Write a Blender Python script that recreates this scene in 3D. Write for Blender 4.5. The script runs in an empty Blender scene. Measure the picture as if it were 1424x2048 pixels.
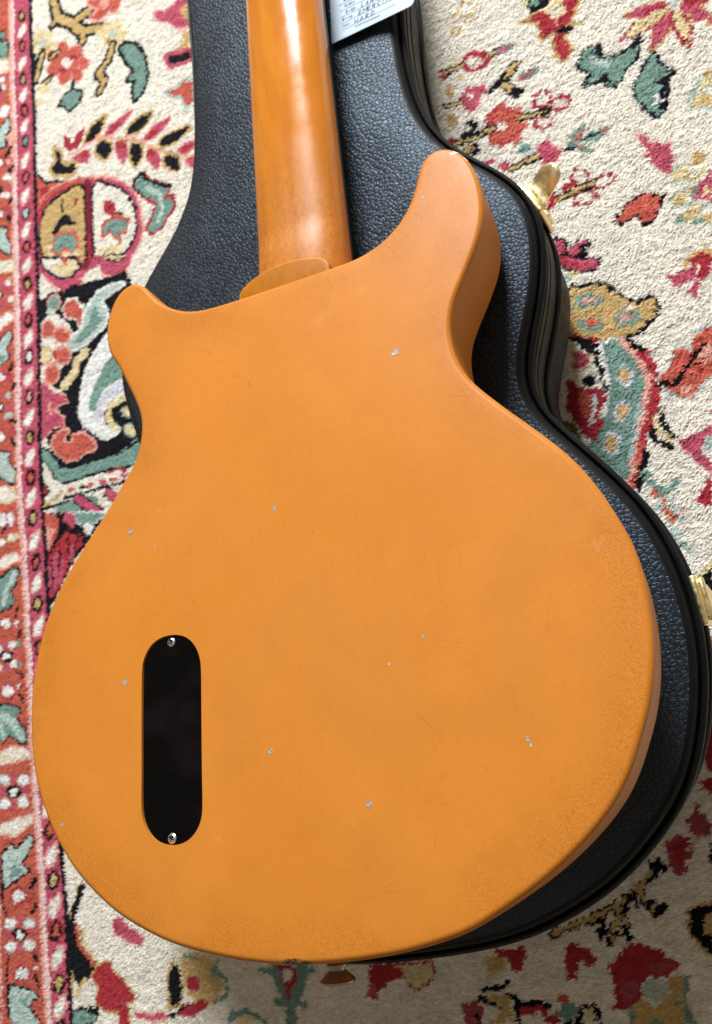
import bpy, bmesh, math, random
import numpy as np
from mathutils import Vector, Matrix, noise as mnoise
from mathutils.geometry import delaunay_2d_cdt

random.seed(7)
C = bpy.context.scene.collection
PI = math.pi
# measured outlines and positions, all in millimetres (world x right, y away, z up; the guitar in its own frame)
D = {'cam':{'rot':[[0.873053,-0.116435,-0.47352],[0.203175,0.969626,0.136179],[0.443281,-0.215099,0.870192]]},
 'gM':{'B':[[0.996005,-0.018559,0.087343],[0.004996,0.988212,0.153007],[-0.089153,-0.15196,0.984358]],'loc':[11.5,65.88,188.93]},
 'body':[[-126.33,206.58],[-123.07,205.78],[-116.83,200.39],[-110.53,191.21],[-102.44,181.93],[-90.45,173.31],[-77.78,168.2],[-65.84,166.59],[-48.55,165.89],[-18.01,165.5],[13.92,165.43],[33.76,166.38],[49.28,172.87],[60.25,183.47],[67.34,196.82],[71.28,210.7],[74.21,216.57],[78.68,219.91],[83.46,220.54],[90.16,217.69],[96.37,211.5],[99.98,203.44],[102.72,193.49],[103.98,181.01],[103.48,167.9],[100.71,156.02],[95.94,145.11],[89.76,133.31],[83.07,121.21],[79.3,110.97],[78.11,102.38],[78.67,90.44],[81.57,79.2],[87.48,68.73],[100.43,52.27],[114.18,36.05],[126.72,19.4],[135.13,3.53],[139.88,-9.06],[144.04,-21.34],[146.18,-34.78],[146.72,-49.81],[145.74,-63.31],[143.97,-73.8],[140.9,-85.28],[137.04,-95.14],[133.2,-103.02],[128.85,-111.87],[121.82,-122.46],[113.43,-131.48],[102.32,-141.11],[87.78,-151.59],[73.16,-160.1],[59.06,-167.53],[43.53,-172.49],[25.31,-176.54],[6.56,-179.12],[-9.1,-180.45],[-29.16,-180.97],[-48.83,-179.58],[-67.33,-176.91],[-85.61,-173.11],[-104.91,-166.21],[-120.45,-158.76],[-137.01,-147.39],[-148.43,-137.41],[-161.18,-121.99],[-170.77,-105.96],[-177.49,-90.18],[-181.29,-73.25],[-183.23,-57.0],[-183.28,-41.03],[-181.29,-26.05],[-177.45,-10.13],[-170.75,4.76],[-163.01,17.55],[-151.99,31.98],[-137.78,48.94],[-129.1,61.85],[-121.29,71.84],[-116.72,81.69],[-114.75,93.29],[-115.31,104.75],[-119.61,116.1],[-128.57,133.98],[-135.64,147.9],[-142.62,157.74],[-145.88,169.94],[-146.28,181.44],[-143.43,193.57],[-137.89,202.93],[-131.17,206.39]],
 'white_line':[[-431,868],[-432,826],[-433,689],[-434,516],[-438,213],[-434,171],[-429,54],[-427,-57],[-420,-130],[-417,-240],[-416,-295]],
 'case':[[-110.5,571.7],[-111.1,552.4],[-111.5,520.1],[-111.1,484.4],[-113.5,442.3],[-114.5,419.8],[-119.9,388.2],[-127.2,367.8],[-138.4,353.5],[-153.3,337.8],[-173.6,321.0],[-190.0,295.0],[-203.0,265.0],[-205.0,248.0],[-202.0,237.0],[-195.0,212.0],[-186.0,185.0],[-180.0,160.0],[-181.0,140.0],[-190.0,118.0],[-198.0,108.0],[-214.0,88.0],[-226.0,70.0],[-235.0,50.0],[-241.0,30.0],[-244.0,8.0],[-244.0,-12.0],[-240.0,-37.0],[-233.0,-62.0],[-222.0,-82.0],[-205.0,-101.0],[-180.0,-122.0],[-150.0,-139.0],[-115.0,-150.0],[-85.0,-156.0],[-56.6,-157.6],[-24.4,-154.7],[1.9,-150.8],[22.9,-147.3],[42.4,-143.3],[61.7,-137.5],[80.7,-128.1],[102.3,-116.7],[116.6,-105.0],[130.1,-92.5],[141.1,-80.3],[149.1,-71.2],[154.8,-59.6],[159.4,-46.6],[165.1,-27.1],[167.7,-15.0],[169.5,0.4],[169.1,17.1],[167.8,30.9],[165.4,44.5],[161.4,57.5],[157.5,68.2],[152.9,78.1],[142.5,92.6],[128.3,113.4],[118.3,126.0],[109.0,138.4],[105.0,147.7],[105.8,161.0],[108.9,170.6],[117.6,188.7],[125.5,212.6],[129.3,227.5],[130.2,238.2],[130.0,252.4],[127.7,265.7],[122.2,276.3],[115.4,286.2],[106.4,297.3],[97.0,305.9],[81.0,324.3],[73.2,339.1],[67.1,359.9],[64.4,386.4],[63.8,410.5],[64.8,430.0],[66.3,445.5],[67.8,461.1]],
 'heel':[[-47.1,166.3],[-46.3,170.7],[-43.2,174.2],[-37.2,177.5],[-28.6,180.0],[-18.4,181.2],[-8.4,180.6],[1.3,178.3],[7.7,175.8],[11.4,173.0],[12.8,169.7],[12.9,166.2],[11.6,158.4],[-6.1,154.6],[-32.5,155.2],[-45.4,160.8]],
 'cover':[[-106.6,-46.3],[-105.7,-71.9],[-104.5,-96.3],[-103.6,-115.1],[-101.8,-121.5],[-98.0,-126.6],[-92.5,-130.4],[-85.5,-131.7],[-78.6,-131.1],[-73.0,-128.1],[-69.2,-123.0],[-67.9,-116.9],[-68.4,-98.8],[-69.0,-75.3],[-69.6,-50.7],[-70.6,-44.0],[-73.5,-37.8],[-79.1,-32.6],[-86.7,-30.3],[-95.0,-30.7],[-101.3,-33.8],[-105.3,-39.7]],
 'screws':[[-89.5,-33.6],[-85.9,-128.7]],
 'chips':[[48.4,98.5,1.99,2.27,30],[-25.4,27.7,1.51,1.51,0],[-98.0,40.6,1.06,1.06,0],[-118.4,32.8,1.81,1.81,20],[-100.7,21.9,0.97,0.97,0],[-117.4,-51.8,1.5,2.16,0],[-30.3,-93.3,1.34,1.48,0],[90.5,-98.9,0.61,3.05,-20],[18.2,-119.1,1.41,1.64,0],[49.6,-50.3,0.95,0.71,0],[12.9,-51.4,0.64,0.64,0],[32.1,-60.0,0.73,0.73,0],[-154.1,-119.7,1.0,1.0,0],[72.6,190.0,1.52,0.91,-30],[-11.5,14.7,0.7,0.46,-30],[-1.2,-25.0,0.44,0.44,0],[7.5,16.2,0.5,0.39,0],[-3.7,10.7,0.51,0.34,0],[-22.3,13.3,0.53,0.36,0]],
 'wear':[[-20.4,-180.3,5.8],[-48.1,-179.4,2.2],[95.4,212.7,4.2],[98.6,206.2,2.2]],
 'scuff':[[15.6,143.9,5],[32.8,143.0,4],[6.3,132.6,7],[8.1,-124.8,4],[-59.4,-130.3,3.5],[132.3,-23.5,4],[98.2,195.5,9],[89.6,194.2,7]],
 'neck':{'y':[300.0,450.0],'c':[-7.8,-3.0],'hw':[30.3,27.6],'z':132.0},
 'strap':[-10.6,-185.1],
 'card':{'o':[16.5,427.2,106.5],'ex':[0.9977,-0.0685],'w':62.0},
 'ctext':[['Neck:',[10.6,28.6],[15.5,28.4],2.96,0.22],['Middle:',[11.1,23.6],[20.6,23.2],2.96,0.22],['Bridge:',[11.8,18.2],[21.1,18.2],2.94,0.22],['Wiring:',[8.5,13.7],[18.4,13.0],2.94,0.22],['Case:',[8.8,8.3],[15.9,8.4],2.67,0.22],['LOW',[24.0,17.1],[33.6,17.1],3.86,0.36],['EMERCIA',[21.3,12.0],[45.8,12.0],3.47,0.36],['HARD',[17.9,6.3],[34.5,6.6],3.86,0.36]],
 'crules':[[[6.7,27.2],[45.3,26.1]],[[7.3,22.1],[46.5,21.1]],[[7.9,17.0],[47.2,16.3]],[[8.5,11.7],[48.1,11.3]],[[9.2,6.5],[49.1,6.4]]],
 'csite':[[18.6,4.1],[37.2,3.5]],
 'latch':[[125.2,271.9],[169.0,23.0],[-195.0,206.4]],
 'stud':[60.8,386.7]}

# ------------------------------------------------------------------ camera, world, lights, exposure
sc = bpy.context.scene
cam = bpy.data.cameras.new('camera')
camo = bpy.data.objects.new('camera', cam)
C.objects.link(camo)
r = D['cam']['rot']
m = Matrix(((r[0][0], r[1][0], r[2][0]), (r[0][1], r[1][1], r[2][1]), (r[0][2], r[1][2], r[2][2]))).to_4x4()
m.translation = (0.200, 0.0, 0.515)
camo.matrix_world = m
cam.sensor_fit = 'VERTICAL'
cam.sensor_height = 36.0
cam.lens = 36.0 * 1540 / 2048
cam.clip_start = 0.01
cam.clip_end = 50
cam.dof.use_dof = True
cam.dof.focus_distance = 0.36
cam.dof.aperture_fstop = cam.lens / 1.9
sc.camera = camo
sc.view_settings.view_transform = 'Standard'
sc.view_settings.look = 'None'
sc.view_settings.exposure = 0.0
sc.view_settings.gamma = 1.0

w = bpy.data.worlds.new('World')
sc.world = w
w.use_nodes = True
bg = w.node_tree.nodes['Background']
bg.inputs[0].default_value = (1.0, 0.86, 0.69, 1)
bg.inputs[1].default_value = 0.24

def area(name, az, el, dist, sx, sy, power, col, target=(0.0, 0.15, 0.1)):
    l = bpy.data.lights.new(name, 'AREA')
    l.shape = 'RECTANGLE'; l.size = sx; l.size_y = sy; l.energy = power; l.color = col
    o = bpy.data.objects.new(name, l); C.objects.link(o)
    a, e = math.radians(az), math.radians(el)
    d = Vector((math.sin(a)*math.cos(e), math.cos(a)*math.cos(e), math.sin(e)))
    o.location = Vector(target) + d*dist
    o.rotation_euler = d.to_track_quat('Z', 'Y').to_euler()
    return o
area('window_light', 5, 31, 3.2, 0.85, 1.15, 226, (0.93, 0.965, 1.0))

# ------------------------------------------------------------------ helpers
def link(name, me, mat=None, parent=None, smooth=True):
    o = bpy.data.objects.new(name, me)
    C.objects.link(o)
    if mat is not None and not me.materials: me.materials.append(mat)
    if smooth and len(me.polygons): me.polygons.foreach_set('use_smooth', [True]*len(me.polygons))
    if parent is not None: o.parent = parent
    return o
def mesh(name, v, f, mat=None, parent=None, smooth=True):
    me = bpy.data.meshes.new(name)
    me.from_pydata([tuple(map(float, p)) for p in v], [], [tuple(map(int, q)) for q in f])
    me.update()
    return link(name, me, mat, parent, smooth)
def tag(o, label, cat, group=None):
    o['label'] = label; o['category'] = cat
    if group: o['group'] = group
def empty(name, loc=(0, 0, 0)):
    o = bpy.data.objects.new(name, None); C.objects.link(o); o.location = loc; o.empty_display_size = .05
    return o
def autosmooth(o, ang=35):
    me = o.data
    bm = bmesh.new(); bm.from_mesh(me)
    for e in bm.edges:
        if len(e.link_faces) == 2 and e.calc_face_angle(0) > math.radians(ang): e.smooth = False
    bm.to_mesh(me); bm.free()
def recalc(o):
    bm = bmesh.new(); bm.from_mesh(o.data)
    bmesh.ops.recalc_face_normals(bm, faces=bm.faces)
    bm.to_mesh(o.data); bm.free()
def spline(P, n, closed=True, sm=0):
    P = np.array(P, float)
    N = len(P); out = []
    for i in range(N if closed else N-1):
        if closed: a, b, c, d = P[i-1], P[i], P[(i+1) % N], P[(i+2) % N]
        else: a, b, c, d = P[max(i-1, 0)], P[i], P[i+1], P[min(i+2, N-1)]
        for t in np.arange(8)/8:
            out.append(.5*(2*b+(c-a)*t+(2*a-5*b+4*c-d)*t*t+(3*b-a-3*c+d)*t**3))
    if not closed: out.append(P[-1])
    Q = np.array(out)
    if closed: Q2 = np.vstack([Q, Q[:1]])
    else: Q2 = Q
    L = np.r_[0, np.cumsum(np.linalg.norm(np.diff(Q2, axis=0), axis=1))]
    t = np.linspace(0, L[-1], n, endpoint=not closed)
    R = np.stack([np.interp(t, L, Q2[:, k]) for k in range(Q2.shape[1])], 1)
    for _ in range(sm):
        if closed: R = .25*np.roll(R, 1, 0)+.5*R+.25*np.roll(R, -1, 0)
        else: R[1:-1] = .25*R[:-2]+.5*R[1:-1]+.25*R[2:]
    return R
def ccw(P):
    a = np.sum(P[:, 0]*np.roll(P[:, 1], -1)-np.roll(P[:, 0], -1)*P[:, 1])
    return P if a > 0 else P[::-1]
def onorm(P):
    t = np.roll(P, -1, 0)-np.roll(P, 1, 0); t /= np.linalg.norm(t, axis=1)[:, None]
    return np.stack([t[:, 1], -t[:, 0]], 1)          # outward for a counter-clockwise loop
def inside(P, X, Y):
    r_ = np.zeros(X.shape, bool)
    x, y = P[:, 0], P[:, 1]; x2, y2 = np.roll(x, -1), np.roll(y, -1)
    for a, b, c, d in zip(x, y, x2, y2):
        if b == d: continue
        k = (b > Y) != (d > Y)
        r_ ^= k & (X < (c-a)*(Y-b)/(d-b)+a)
    return r_
def dist_to(P, Q):
    """distance of points Q to the closed polyline P"""
    best = np.full(len(Q), 1e9)
    for a, b in zip(P, np.roll(P, -1, 0)):
        ab = b-a; t = np.clip(((Q-a)@ab)/max(ab@ab, 1e-9), 0, 1)
        best = np.minimum(best, np.linalg.norm(Q-(a+t[:, None]*ab), axis=1))
    return best
def fill(loop, step, holes=(), jitter=.15, margin=.6):
    """triangulate a loop (with holes) with interior points; returns 2-D points and triangles, loop points first"""
    pts = [np.asarray(loop)]; edges = []; n = len(loop)
    edges += [(i, (i+1) % n) for i in range(n)]
    for h in holes:
        k = len(h); edges += [(n+i, n+(i+1) % k) for i in range(k)]; n += k; pts.append(np.asarray(h))
    x0, y0 = loop.min(0); x1, y1 = loop.max(0)
    gx, gy = np.meshgrid(np.arange(x0, x1, step), np.arange(y0, y1, step*.87))
    gx = gx+(np.arange(gx.shape[0])[:, None] % 2)*step*.5
    rs = np.random.RandomState(1)
    G = np.stack([gx.ravel(), gy.ravel()], 1)+rs.uniform(-jitter, jitter, (gx.size, 2))*step
    ok = inside(loop, G[:, 0], G[:, 1]) & (dist_to(loop, G) > step*margin)
    for h in holes: ok &= ~inside(h, G[:, 0], G[:, 1]) & (dist_to(h, G) > step*margin)
    pts.append(G[ok])
    V = np.vstack(pts)
    ov, oe, of, vo, eo, fo = delaunay_2d_cdt([Vector(p) for p in V], edges, [], 0, 1e-6)
    O = np.array([(p.x, p.y) for p in ov]); T = np.array([f for f in of if len(f) == 3])
    c = O[T].mean(1)
    ok = inside(loop, c[:, 0], c[:, 1])
    for h in holes: ok &= ~inside(h, c[:, 0], c[:, 1])
    T = T[ok]
    a = O[T]; ar = (a[:, 1, 0]-a[:, 0, 0])*(a[:, 2, 1]-a[:, 0, 1])-(a[:, 1, 1]-a[:, 0, 1])*(a[:, 2, 0]-a[:, 0, 0])
    T[ar < 0] = T[ar < 0][:, ::-1]
    return O, T
def rings_faces(nr, n, closed=True):
    f = []
    for k in range(nr-1):
        for i in range(n if closed else n-1):
            j = (i+1) % n
            f.append((k*n+i, k*n+j, (k+1)*n+j, (k+1)*n+i))
    return f
def lathe(prof, n=32, caps=True):
    v = []; f = []
    for rr, z in prof:
        for i in range(n): a = 2*PI*i/n; v.append((rr*math.cos(a), rr*math.sin(a), z))
    f = rings_faces(len(prof), n)
    if caps:
        f.append(tuple(range(n))[::-1]); f.append(tuple(range((len(prof)-1)*n, len(prof)*n)))
    return v, f
def rbox(sx, sy, sz, b=.0008, seg=2):
    bm = bmesh.new(); bmesh.ops.create_cube(bm, size=1)
    for v in bm.verts: v.co = Vector((v.co.x*sx, v.co.y*sy, v.co.z*sz))
    bmesh.ops.bevel(bm, geom=bm.edges[:], offset=b, segments=seg, profile=.5, affect='EDGES')
    me = bpy.data.meshes.new('box'); bm.to_mesh(me); bm.free(); return me

# ------------------------------------------------------------------ node helpers
class NT:
    def __init__(s, name):
        s.m = bpy.data.materials.new(name); s.m.use_nodes = True; s.t = s.m.node_tree
        s.b = s.t.nodes['Principled BSDF']; s.L = s.t.links.new
    def n(s, t, **k):
        q = s.t.nodes.new(t)
        for a, b in k.items(): setattr(q, a, b)
        return q
    def set(s, **k):
        for a, b in k.items(): s.b.inputs[a.replace('_', ' ')].default_value = b
    def coord(s, kind='Object'):
        return s.n('ShaderNodeTexCoord').outputs[kind]
    def inp(s, sock, v):
        if hasattr(v, 'links') or isinstance(v, bpy.types.NodeSocket): s.L(v, sock)
        else: sock.default_value = v
    def math(s, op, a, b=0.0, c=None, clamp=False):
        q = s.n('ShaderNodeMath', operation=op, use_clamp=clamp); s.inp(q.inputs[0], a); s.inp(q.inputs[1], b)
        if c is not None: s.inp(q.inputs[2], c)
        return q.outputs[0]
    def vmath(s, op, a, b):
        q = s.n('ShaderNodeVectorMath', operation=op); s.inp(q.inputs[0], a); s.inp(q.inputs[1], b); return q.outputs['Value' if op in ('DISTANCE', 'LENGTH', 'DOT_PRODUCT') else 'Vector']
    def mapping(s, v, scale=(1, 1, 1), rot=(0, 0, 0), loc=(0, 0, 0)):
        q = s.n('ShaderNodeMapping'); s.L(v, q.inputs[0]); q.inputs[1].default_value = loc; q.inputs[2].default_value = rot; q.inputs[3].default_value = scale; return q.outputs[0]
    def noise(s, v, scale, detail=3, rough=.55, dist=0.0, out='Fac'):
        q = s.n('ShaderNodeTexNoise'); s.L(v, q.inputs['Vector']); q.inputs['Scale'].default_value = scale; q.inputs['Detail'].default_value = detail
        q.inputs['Roughness'].default_value = rough; q.inputs['Distortion'].default_value = dist; return q.outputs[out]
    def voro(s, v, scale, feature='F1', out='Distance', rand=1.0):
        q = s.n('ShaderNodeTexVoronoi', feature=feature); s.L(v, q.inputs['Vector']); q.inputs['Scale'].default_value = scale; q.inputs['Randomness'].default_value = rand; return q.outputs[out]
    def ramp(s, f, a, b, ca=0.0, cb=1.0, smooth=True):
        q = s.n('ShaderNodeMapRange', interpolation_type='SMOOTHSTEP' if smooth else 'LINEAR', clamp=True) if not smooth or True else None
        s.inp(q.inputs['Value'], f); q.inputs['From Min'].default_value = a; q.inputs['From Max'].default_value = b; q.inputs['To Min'].default_value = ca; q.inputs['To Max'].default_value = cb
        return q.outputs['Result']
    def mix(s, f, a, b):
        q = s.n('ShaderNodeMix', data_type='RGBA'); s.inp(q.inputs[0], f)
        for i, x in ((6, a), (7, b)):
            if isinstance(x, tuple): q.inputs[i].default_value = (*x, 1)
            else: s.L(x, q.inputs[i])
        return q.outputs[2]
    def warp(s, v, scale, amp, detail=2):
        c = s.noise(v, scale, detail, out='Color')
        d = s.vmath('SUBTRACT', c, (.5, .5, .5)); q = s.n('ShaderNodeVectorMath', operation='SCALE'); s.L(d, q.inputs[0]); q.inputs['Scale'].default_value = amp
        return s.vmath('ADD', v, q.outputs[0])
    def bump(s, h, dist, strength=1.0, prev=None):
        q = s.n('ShaderNodeBump'); s.L(h, q.inputs['Height']); q.inputs['Distance'].default_value = dist; q.inputs['Strength'].default_value = strength
        if prev is not None: s.L(prev, q.inputs['Normal'])
        return q.outputs[0]
    def attr(s, name, out='Fac'):
        return s.n('ShaderNodeAttribute', attribute_name=name).outputs[out]
    def done(s, col=None, rough=None, nor=None):
        if col is not None: s.inp(s.b.inputs['Base Color'], (*col, 1) if isinstance(col, tuple) else col)
        if rough is not None: s.inp(s.b.inputs['Roughness'], rough)
        if nor is not None: s.L(nor, s.b.inputs['Normal'])
        return s.m

def mat_paint():
    t = NT('orange_lacquer'); o = t.coord()
    e = t.attr('edge')                                   # mm from the rim of the body
    big = t.noise(o, 9, 2); mid = t.noise(o, 45, 3)
    base = t.mix(t.ramp(big, .3, .7), (.545, .187, .0235), (.598, .211, .030))
    base = t.mix(t.math('MULTIPLY', t.ramp(mid, .45, .75), .2), base, (.47, .150, .016))
    base = t.mix(t.math('MULTIPLY', t.ramp(t.noise(t.warp(o, 7, .05, 2), 7, 3, .6), .44, .66), .34), base, (.45, .168, .034))
    base = t.mix(t.math('MULTIPLY', t.ramp(t.noise(t.mapping(o, scale=(1, .6, 1)), 420, 4, .75), .45, .75), .16), base, (.38, .115, .010))
    gr0 = t.noise(t.mapping(o, rot=(0, 0, .12), scale=(1, .05, 1)), 260, 4, .65)
    base = t.mix(t.ramp(gr0, .35, .7, .0, .07), base, (.50, .155, .016))
    # grime: soft speckle that gathers along the rim
    sp = t.noise(t.warp(o, 90, .004), 1300, 4, .8)
    near = t.ramp(e, 2, 28, 1.0, 0.0)
    hx = t.vmath('DISTANCE', t.vmath('MULTIPLY', o, (.55, 1, 0)), (-.012, .172, 0))
    near = t.math('MAXIMUM', near, t.ramp(hx, .012, .05, 1, 0))
    patch = t.ramp(t.noise(o, 20, 3), .36, .60)
    gr = t.math('MULTIPLY', t.math('MULTIPLY', near, patch), t.ramp(sp, .40, .68))
    base = t.mix(t.math('MULTIPLY', gr, .64), base, (.27, .08, .007))
    rimline = t.ramp(e, -4.5, 2.5, 1.0, 0.0)
    base = t.mix(t.math('MULTIPLY', rimline, .45), base, (.47, .155, .010))
    # lacquer checking: long hair cracks
    w1 = t.warp(t.mapping(t.warp(o, 9, .03, 1), rot=(0, 0, .45), scale=(.22, 1, 1)), 60, .003, 2)
    c1 = t.ramp(t.voro(w1, 95, 'DISTANCE_TO_EDGE'), .0, .012, 1, 0)
    w2 = t.warp(t.mapping(t.warp(o, 12, .03, 1), rot=(0, 0, -.5), scale=(.25, 1, 1)), 80, .003, 2)
    c2 = t.ramp(t.voro(w2, 140, 'DISTANCE_TO_EDGE'), .0, .016, 1, 0)
    m1 = t.ramp(t.noise(o, 24, 2), .40, .62); m2 = t.ramp(t.noise(t.mapping(o, loc=(3, 1, 0)), 30, 2), .50, .66)
    fade = t.ramp(t.noise(o, 130, 2), .35, .62)
    cr = t.math('MAXIMUM', t.math('MULTIPLY', t.math('MULTIPLY', c1, m1), fade), t.math('MULTIPLY', t.math('MULTIPLY', c2, m2), fade))
    base = t.mix(t.math('MULTIPLY', cr, .24), base, (.30, .09, .010))
    # pin specks
    pk = t.ramp(t.voro(o, 105), .0, .035, 1, 0)
    pk = t.math('MULTIPLY', pk, t.ramp(t.noise(o, 60, 1), .55, .6))
    base = t.mix(t.math('MULTIPLY', pk, .6), base, (.25, .09, .02))
    pl = t.math('MULTIPLY', t.ramp(t.voro(t.mapping(o, loc=(5, 2, 0)), 150), .0, .030, 1, 0), t.ramp(t.noise(o, 35, 1), .45, .6))
    base = t.mix(t.math('MULTIPLY', pl, .7), base, (.85, .55, .25))
    rough = t.ramp(t.noise(o, 70, 4, .65), .3, .7, .40, .44)
    # pale buffing scuffs
    wob = t.warp(o, 70, .012)
    for x, y, r_ in D['scuff']:
        q = t.ramp(t.vmath('DISTANCE', wob, (x/1000, y/1000, 0)), .0, r_/1000*1.3, 1, 0)
        q = t.math('MULTIPLY', q, t.ramp(t.noise(t.mapping(o, rot=(0, 0, .5), scale=(1, .2, 1)), 900, 2), .4, .7))
        base = t.mix(t.math('MULTIPLY', q, .15), base, (.80, .45, .24))
    # worn-through rim
    wob2 = t.warp(o, 300, .004)
    for x, y, r_ in D['wear']:
        dd = t.vmath('DISTANCE', t.vmath('MULTIPLY', t.vmath('SUBTRACT', wob2, (x/1000, y/1000, -.001 if y > 0 else -.003)), (.62 if r_ > 3 else 1.0, 2.0 if r_ > 3 else 1.0, .6)), (0, 0, 0))
        q = t.ramp(dd, r_/1000*.72, r_/1000*.85, 1, 0)
        g = t.ramp(t.noise(o, 700, 3), .4, .62)
        if y > 0: base = t.mix(q, base, t.mix(g, (.30, .25, .20), (.78, .74, .68)))
        else: base = t.mix(t.math('MULTIPLY', q, t.ramp(t.noise(o, 420, 3), .36, .5)), base, t.mix(g, (.035, .028, .018), (.15, .10, .05)))
    n1 = t.bump(t.noise(o, 14, 1), .0005, .12)
    n2 = t.bump(t.noise(o, 900, 2), .00003, .5, n1)
    n2 = t.bump(t.noise(t.mapping(o, scale=(1, .3, 1)), 160, 3, .6), .00012, .5, n2)
    n3 = t.bump(t.math('SUBTRACT', 1.0, cr), .00005, .35, n2)
    t.set(Specular_IOR_Level=.15)
    return t.done(base, rough, n3)
def mat_neck():
    t = NT('amber_neck_lacquer'); o = t.coord()
    st = t.mapping(o, scale=(1, .07, 1))
    base = t.mix(t.ramp(t.noise(st, 130, 3), .35, .7), (.63, .212, .018), (.55, .172, .013))
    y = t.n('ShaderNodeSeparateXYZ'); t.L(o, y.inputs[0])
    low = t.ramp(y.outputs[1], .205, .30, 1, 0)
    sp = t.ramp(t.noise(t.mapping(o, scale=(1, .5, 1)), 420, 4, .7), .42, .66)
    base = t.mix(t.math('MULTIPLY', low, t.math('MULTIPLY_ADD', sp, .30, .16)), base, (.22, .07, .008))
    rough = t.math('ADD', t.ramp(t.noise(o, 60, 3), .3, .7, .16, .24), t.ramp(y.outputs[1], .18, .31, .30, 0))
    nn = t.bump(t.noise(t.mapping(o, scale=(1, .35, 1)), 85, 3, .6), .0004, .25)
    nn = t.bump(t.noise(o, 700, 2), .00003, .5, nn)
    return t.done(base, rough, nn)
def mat_heel():
    t = NT('amber_heel_lacquer'); o = t.coord()
    sp = t.ramp(t.noise(t.mapping(o, scale=(1, .35, 1)), 300, 4, .7), .35, .66)
    base = t.mix(sp, (.34, .110, .005), (.39, .130, .006))
    base = t.mix(t.attr('rim'), base, (.58, .24, .05))
    t.set(Specular_IOR_Level=.10)
    return t.done(base, .45, t.bump(t.noise(o, 200, 3), .0002, .3))
def mat_leather():
    t = NT('black_pebbled_leather'); o = t.coord()
    v = t.warp(t.warp(o, 40, .004, 1), 240, .0010, 1)
    st = t.mapping(v, scale=(1, 1.1, 1), rot=(0, 0, .35))
    d = t.voro(st, 375, 'DISTANCE_TO_EDGE', rand=.95)
    h = t.ramp(d, .0, .20)
    f1 = t.voro(st, 375, 'F1', rand=.95)
    dome = t.math('SUBTRACT', 1.0, t.math('MULTIPLY', f1, f1), clamp=True)
    d2 = t.voro(t.mapping(v, rot=(0, 0, -.6), scale=(1.2, 1, 1), loc=(2, 0, 0)), 520, 'DISTANCE_TO_EDGE')
    h2 = t.ramp(d2, .0, .16)
    hh = t.math('MULTIPLY_ADD', dome, .9, t.math('MULTIPLY', h, .65))
    hh = t.math('MULTIPLY_ADD', h2, .06, hh)
    hh = t.math('MULTIPLY_ADD', t.noise(o, 900, 2), .05, hh)
    n0 = t.bump(t.noise(o, 12, 1), .006, .30)
    n1 = t.bump(hh, .00042, .58, n0)
    col = t.mix(h, (.0045, .0045, .005), (.017, .0175, .020))
    rough = t.math('MULTIPLY_ADD', t.noise(o, 500, 2), .12, .42)
    t.set(Specular_IOR_Level=.50, Specular_Tint=(.58, .78, 1.0, 1))
    return t.done(col, rough, n1)
def mat_vinyl(name, col, rough, scale=500):
    t = NT(name); o = t.coord()
    c = t.mix(t.noise(o, 30, 3), tuple(x*.75 for x in col), tuple(x*1.25 for x in col))
    t.set(Specular_IOR_Level=.16)
    return t.done(c, t.ramp(t.noise(o, 80, 3), .3, .7, rough-.06, rough+.08), t.bump(t.noise(t.mapping(o, scale=(1, 1, .3)), scale, 3), .00008, .5))
def mat_metal(name, col, rough):
    t = NT(name); o = t.coord(); t.set(Metallic=1.0)
    return t.done(t.mix(t.noise(o, 300, 3), tuple(x*.92 for x in col), col), t.ramp(t.noise(o, 250, 3), .3, .7, rough*.7, rough*1.3))
def mat_plain(name, col, rough, spec=.5):
    t = NT(name); o = t.coord(); t.set(Specular_IOR_Level=spec)
    return t.done(t.mix(t.noise(o, 200, 3), tuple(x*.92 for x in col), col), rough)
def mat_cover():
    t = NT('glossy_black_plastic'); o = t.coord()
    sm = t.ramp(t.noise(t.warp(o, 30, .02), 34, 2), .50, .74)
    base = t.mix(sm, (.0012, .0010, .0010), (.0048, .0032, .0034))  # dim reflections of the room painted into the base colour as soft blobs
    du = t.math('MULTIPLY', t.ramp(t.voro(o, 130), .0, .035, 1, 0), t.ramp(t.noise(o, 80, 1), .5, .6))
    base = t.mix(t.math('MULTIPLY', du, .55), base, (.28, .27, .25))
    scr = t.ramp(t.voro(t.mapping(t.warp(o, 20, .02, 1), rot=(0, 0, .9), scale=(.1, 1, 1)), 60, 'DISTANCE_TO_EDGE'), .0, .006, 1, 0)
    scr = t.math('MULTIPLY', scr, t.ramp(t.noise(o, 70, 2), .52, .64))
    t.set(Specular_IOR_Level=.17)
    return t.done(t.mix(t.math('MULTIPLY', scr, .08), base, (.05, .05, .05)), t.math('MULTIPLY_ADD', sm, .06, .04), t.bump(t.noise(o, 22, 1), .0012, .5))
def mat_chip():
    t = NT('chipped_lacquer'); o = t.coord()
    g = t.noise(o, 1500, 3, .7)
    return t.done(t.mix(t.ramp(g, .38, .62), (.07, .05, .035), (.60, .54, .46)), .3, t.bump(g, .0004, 1.0))
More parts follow.
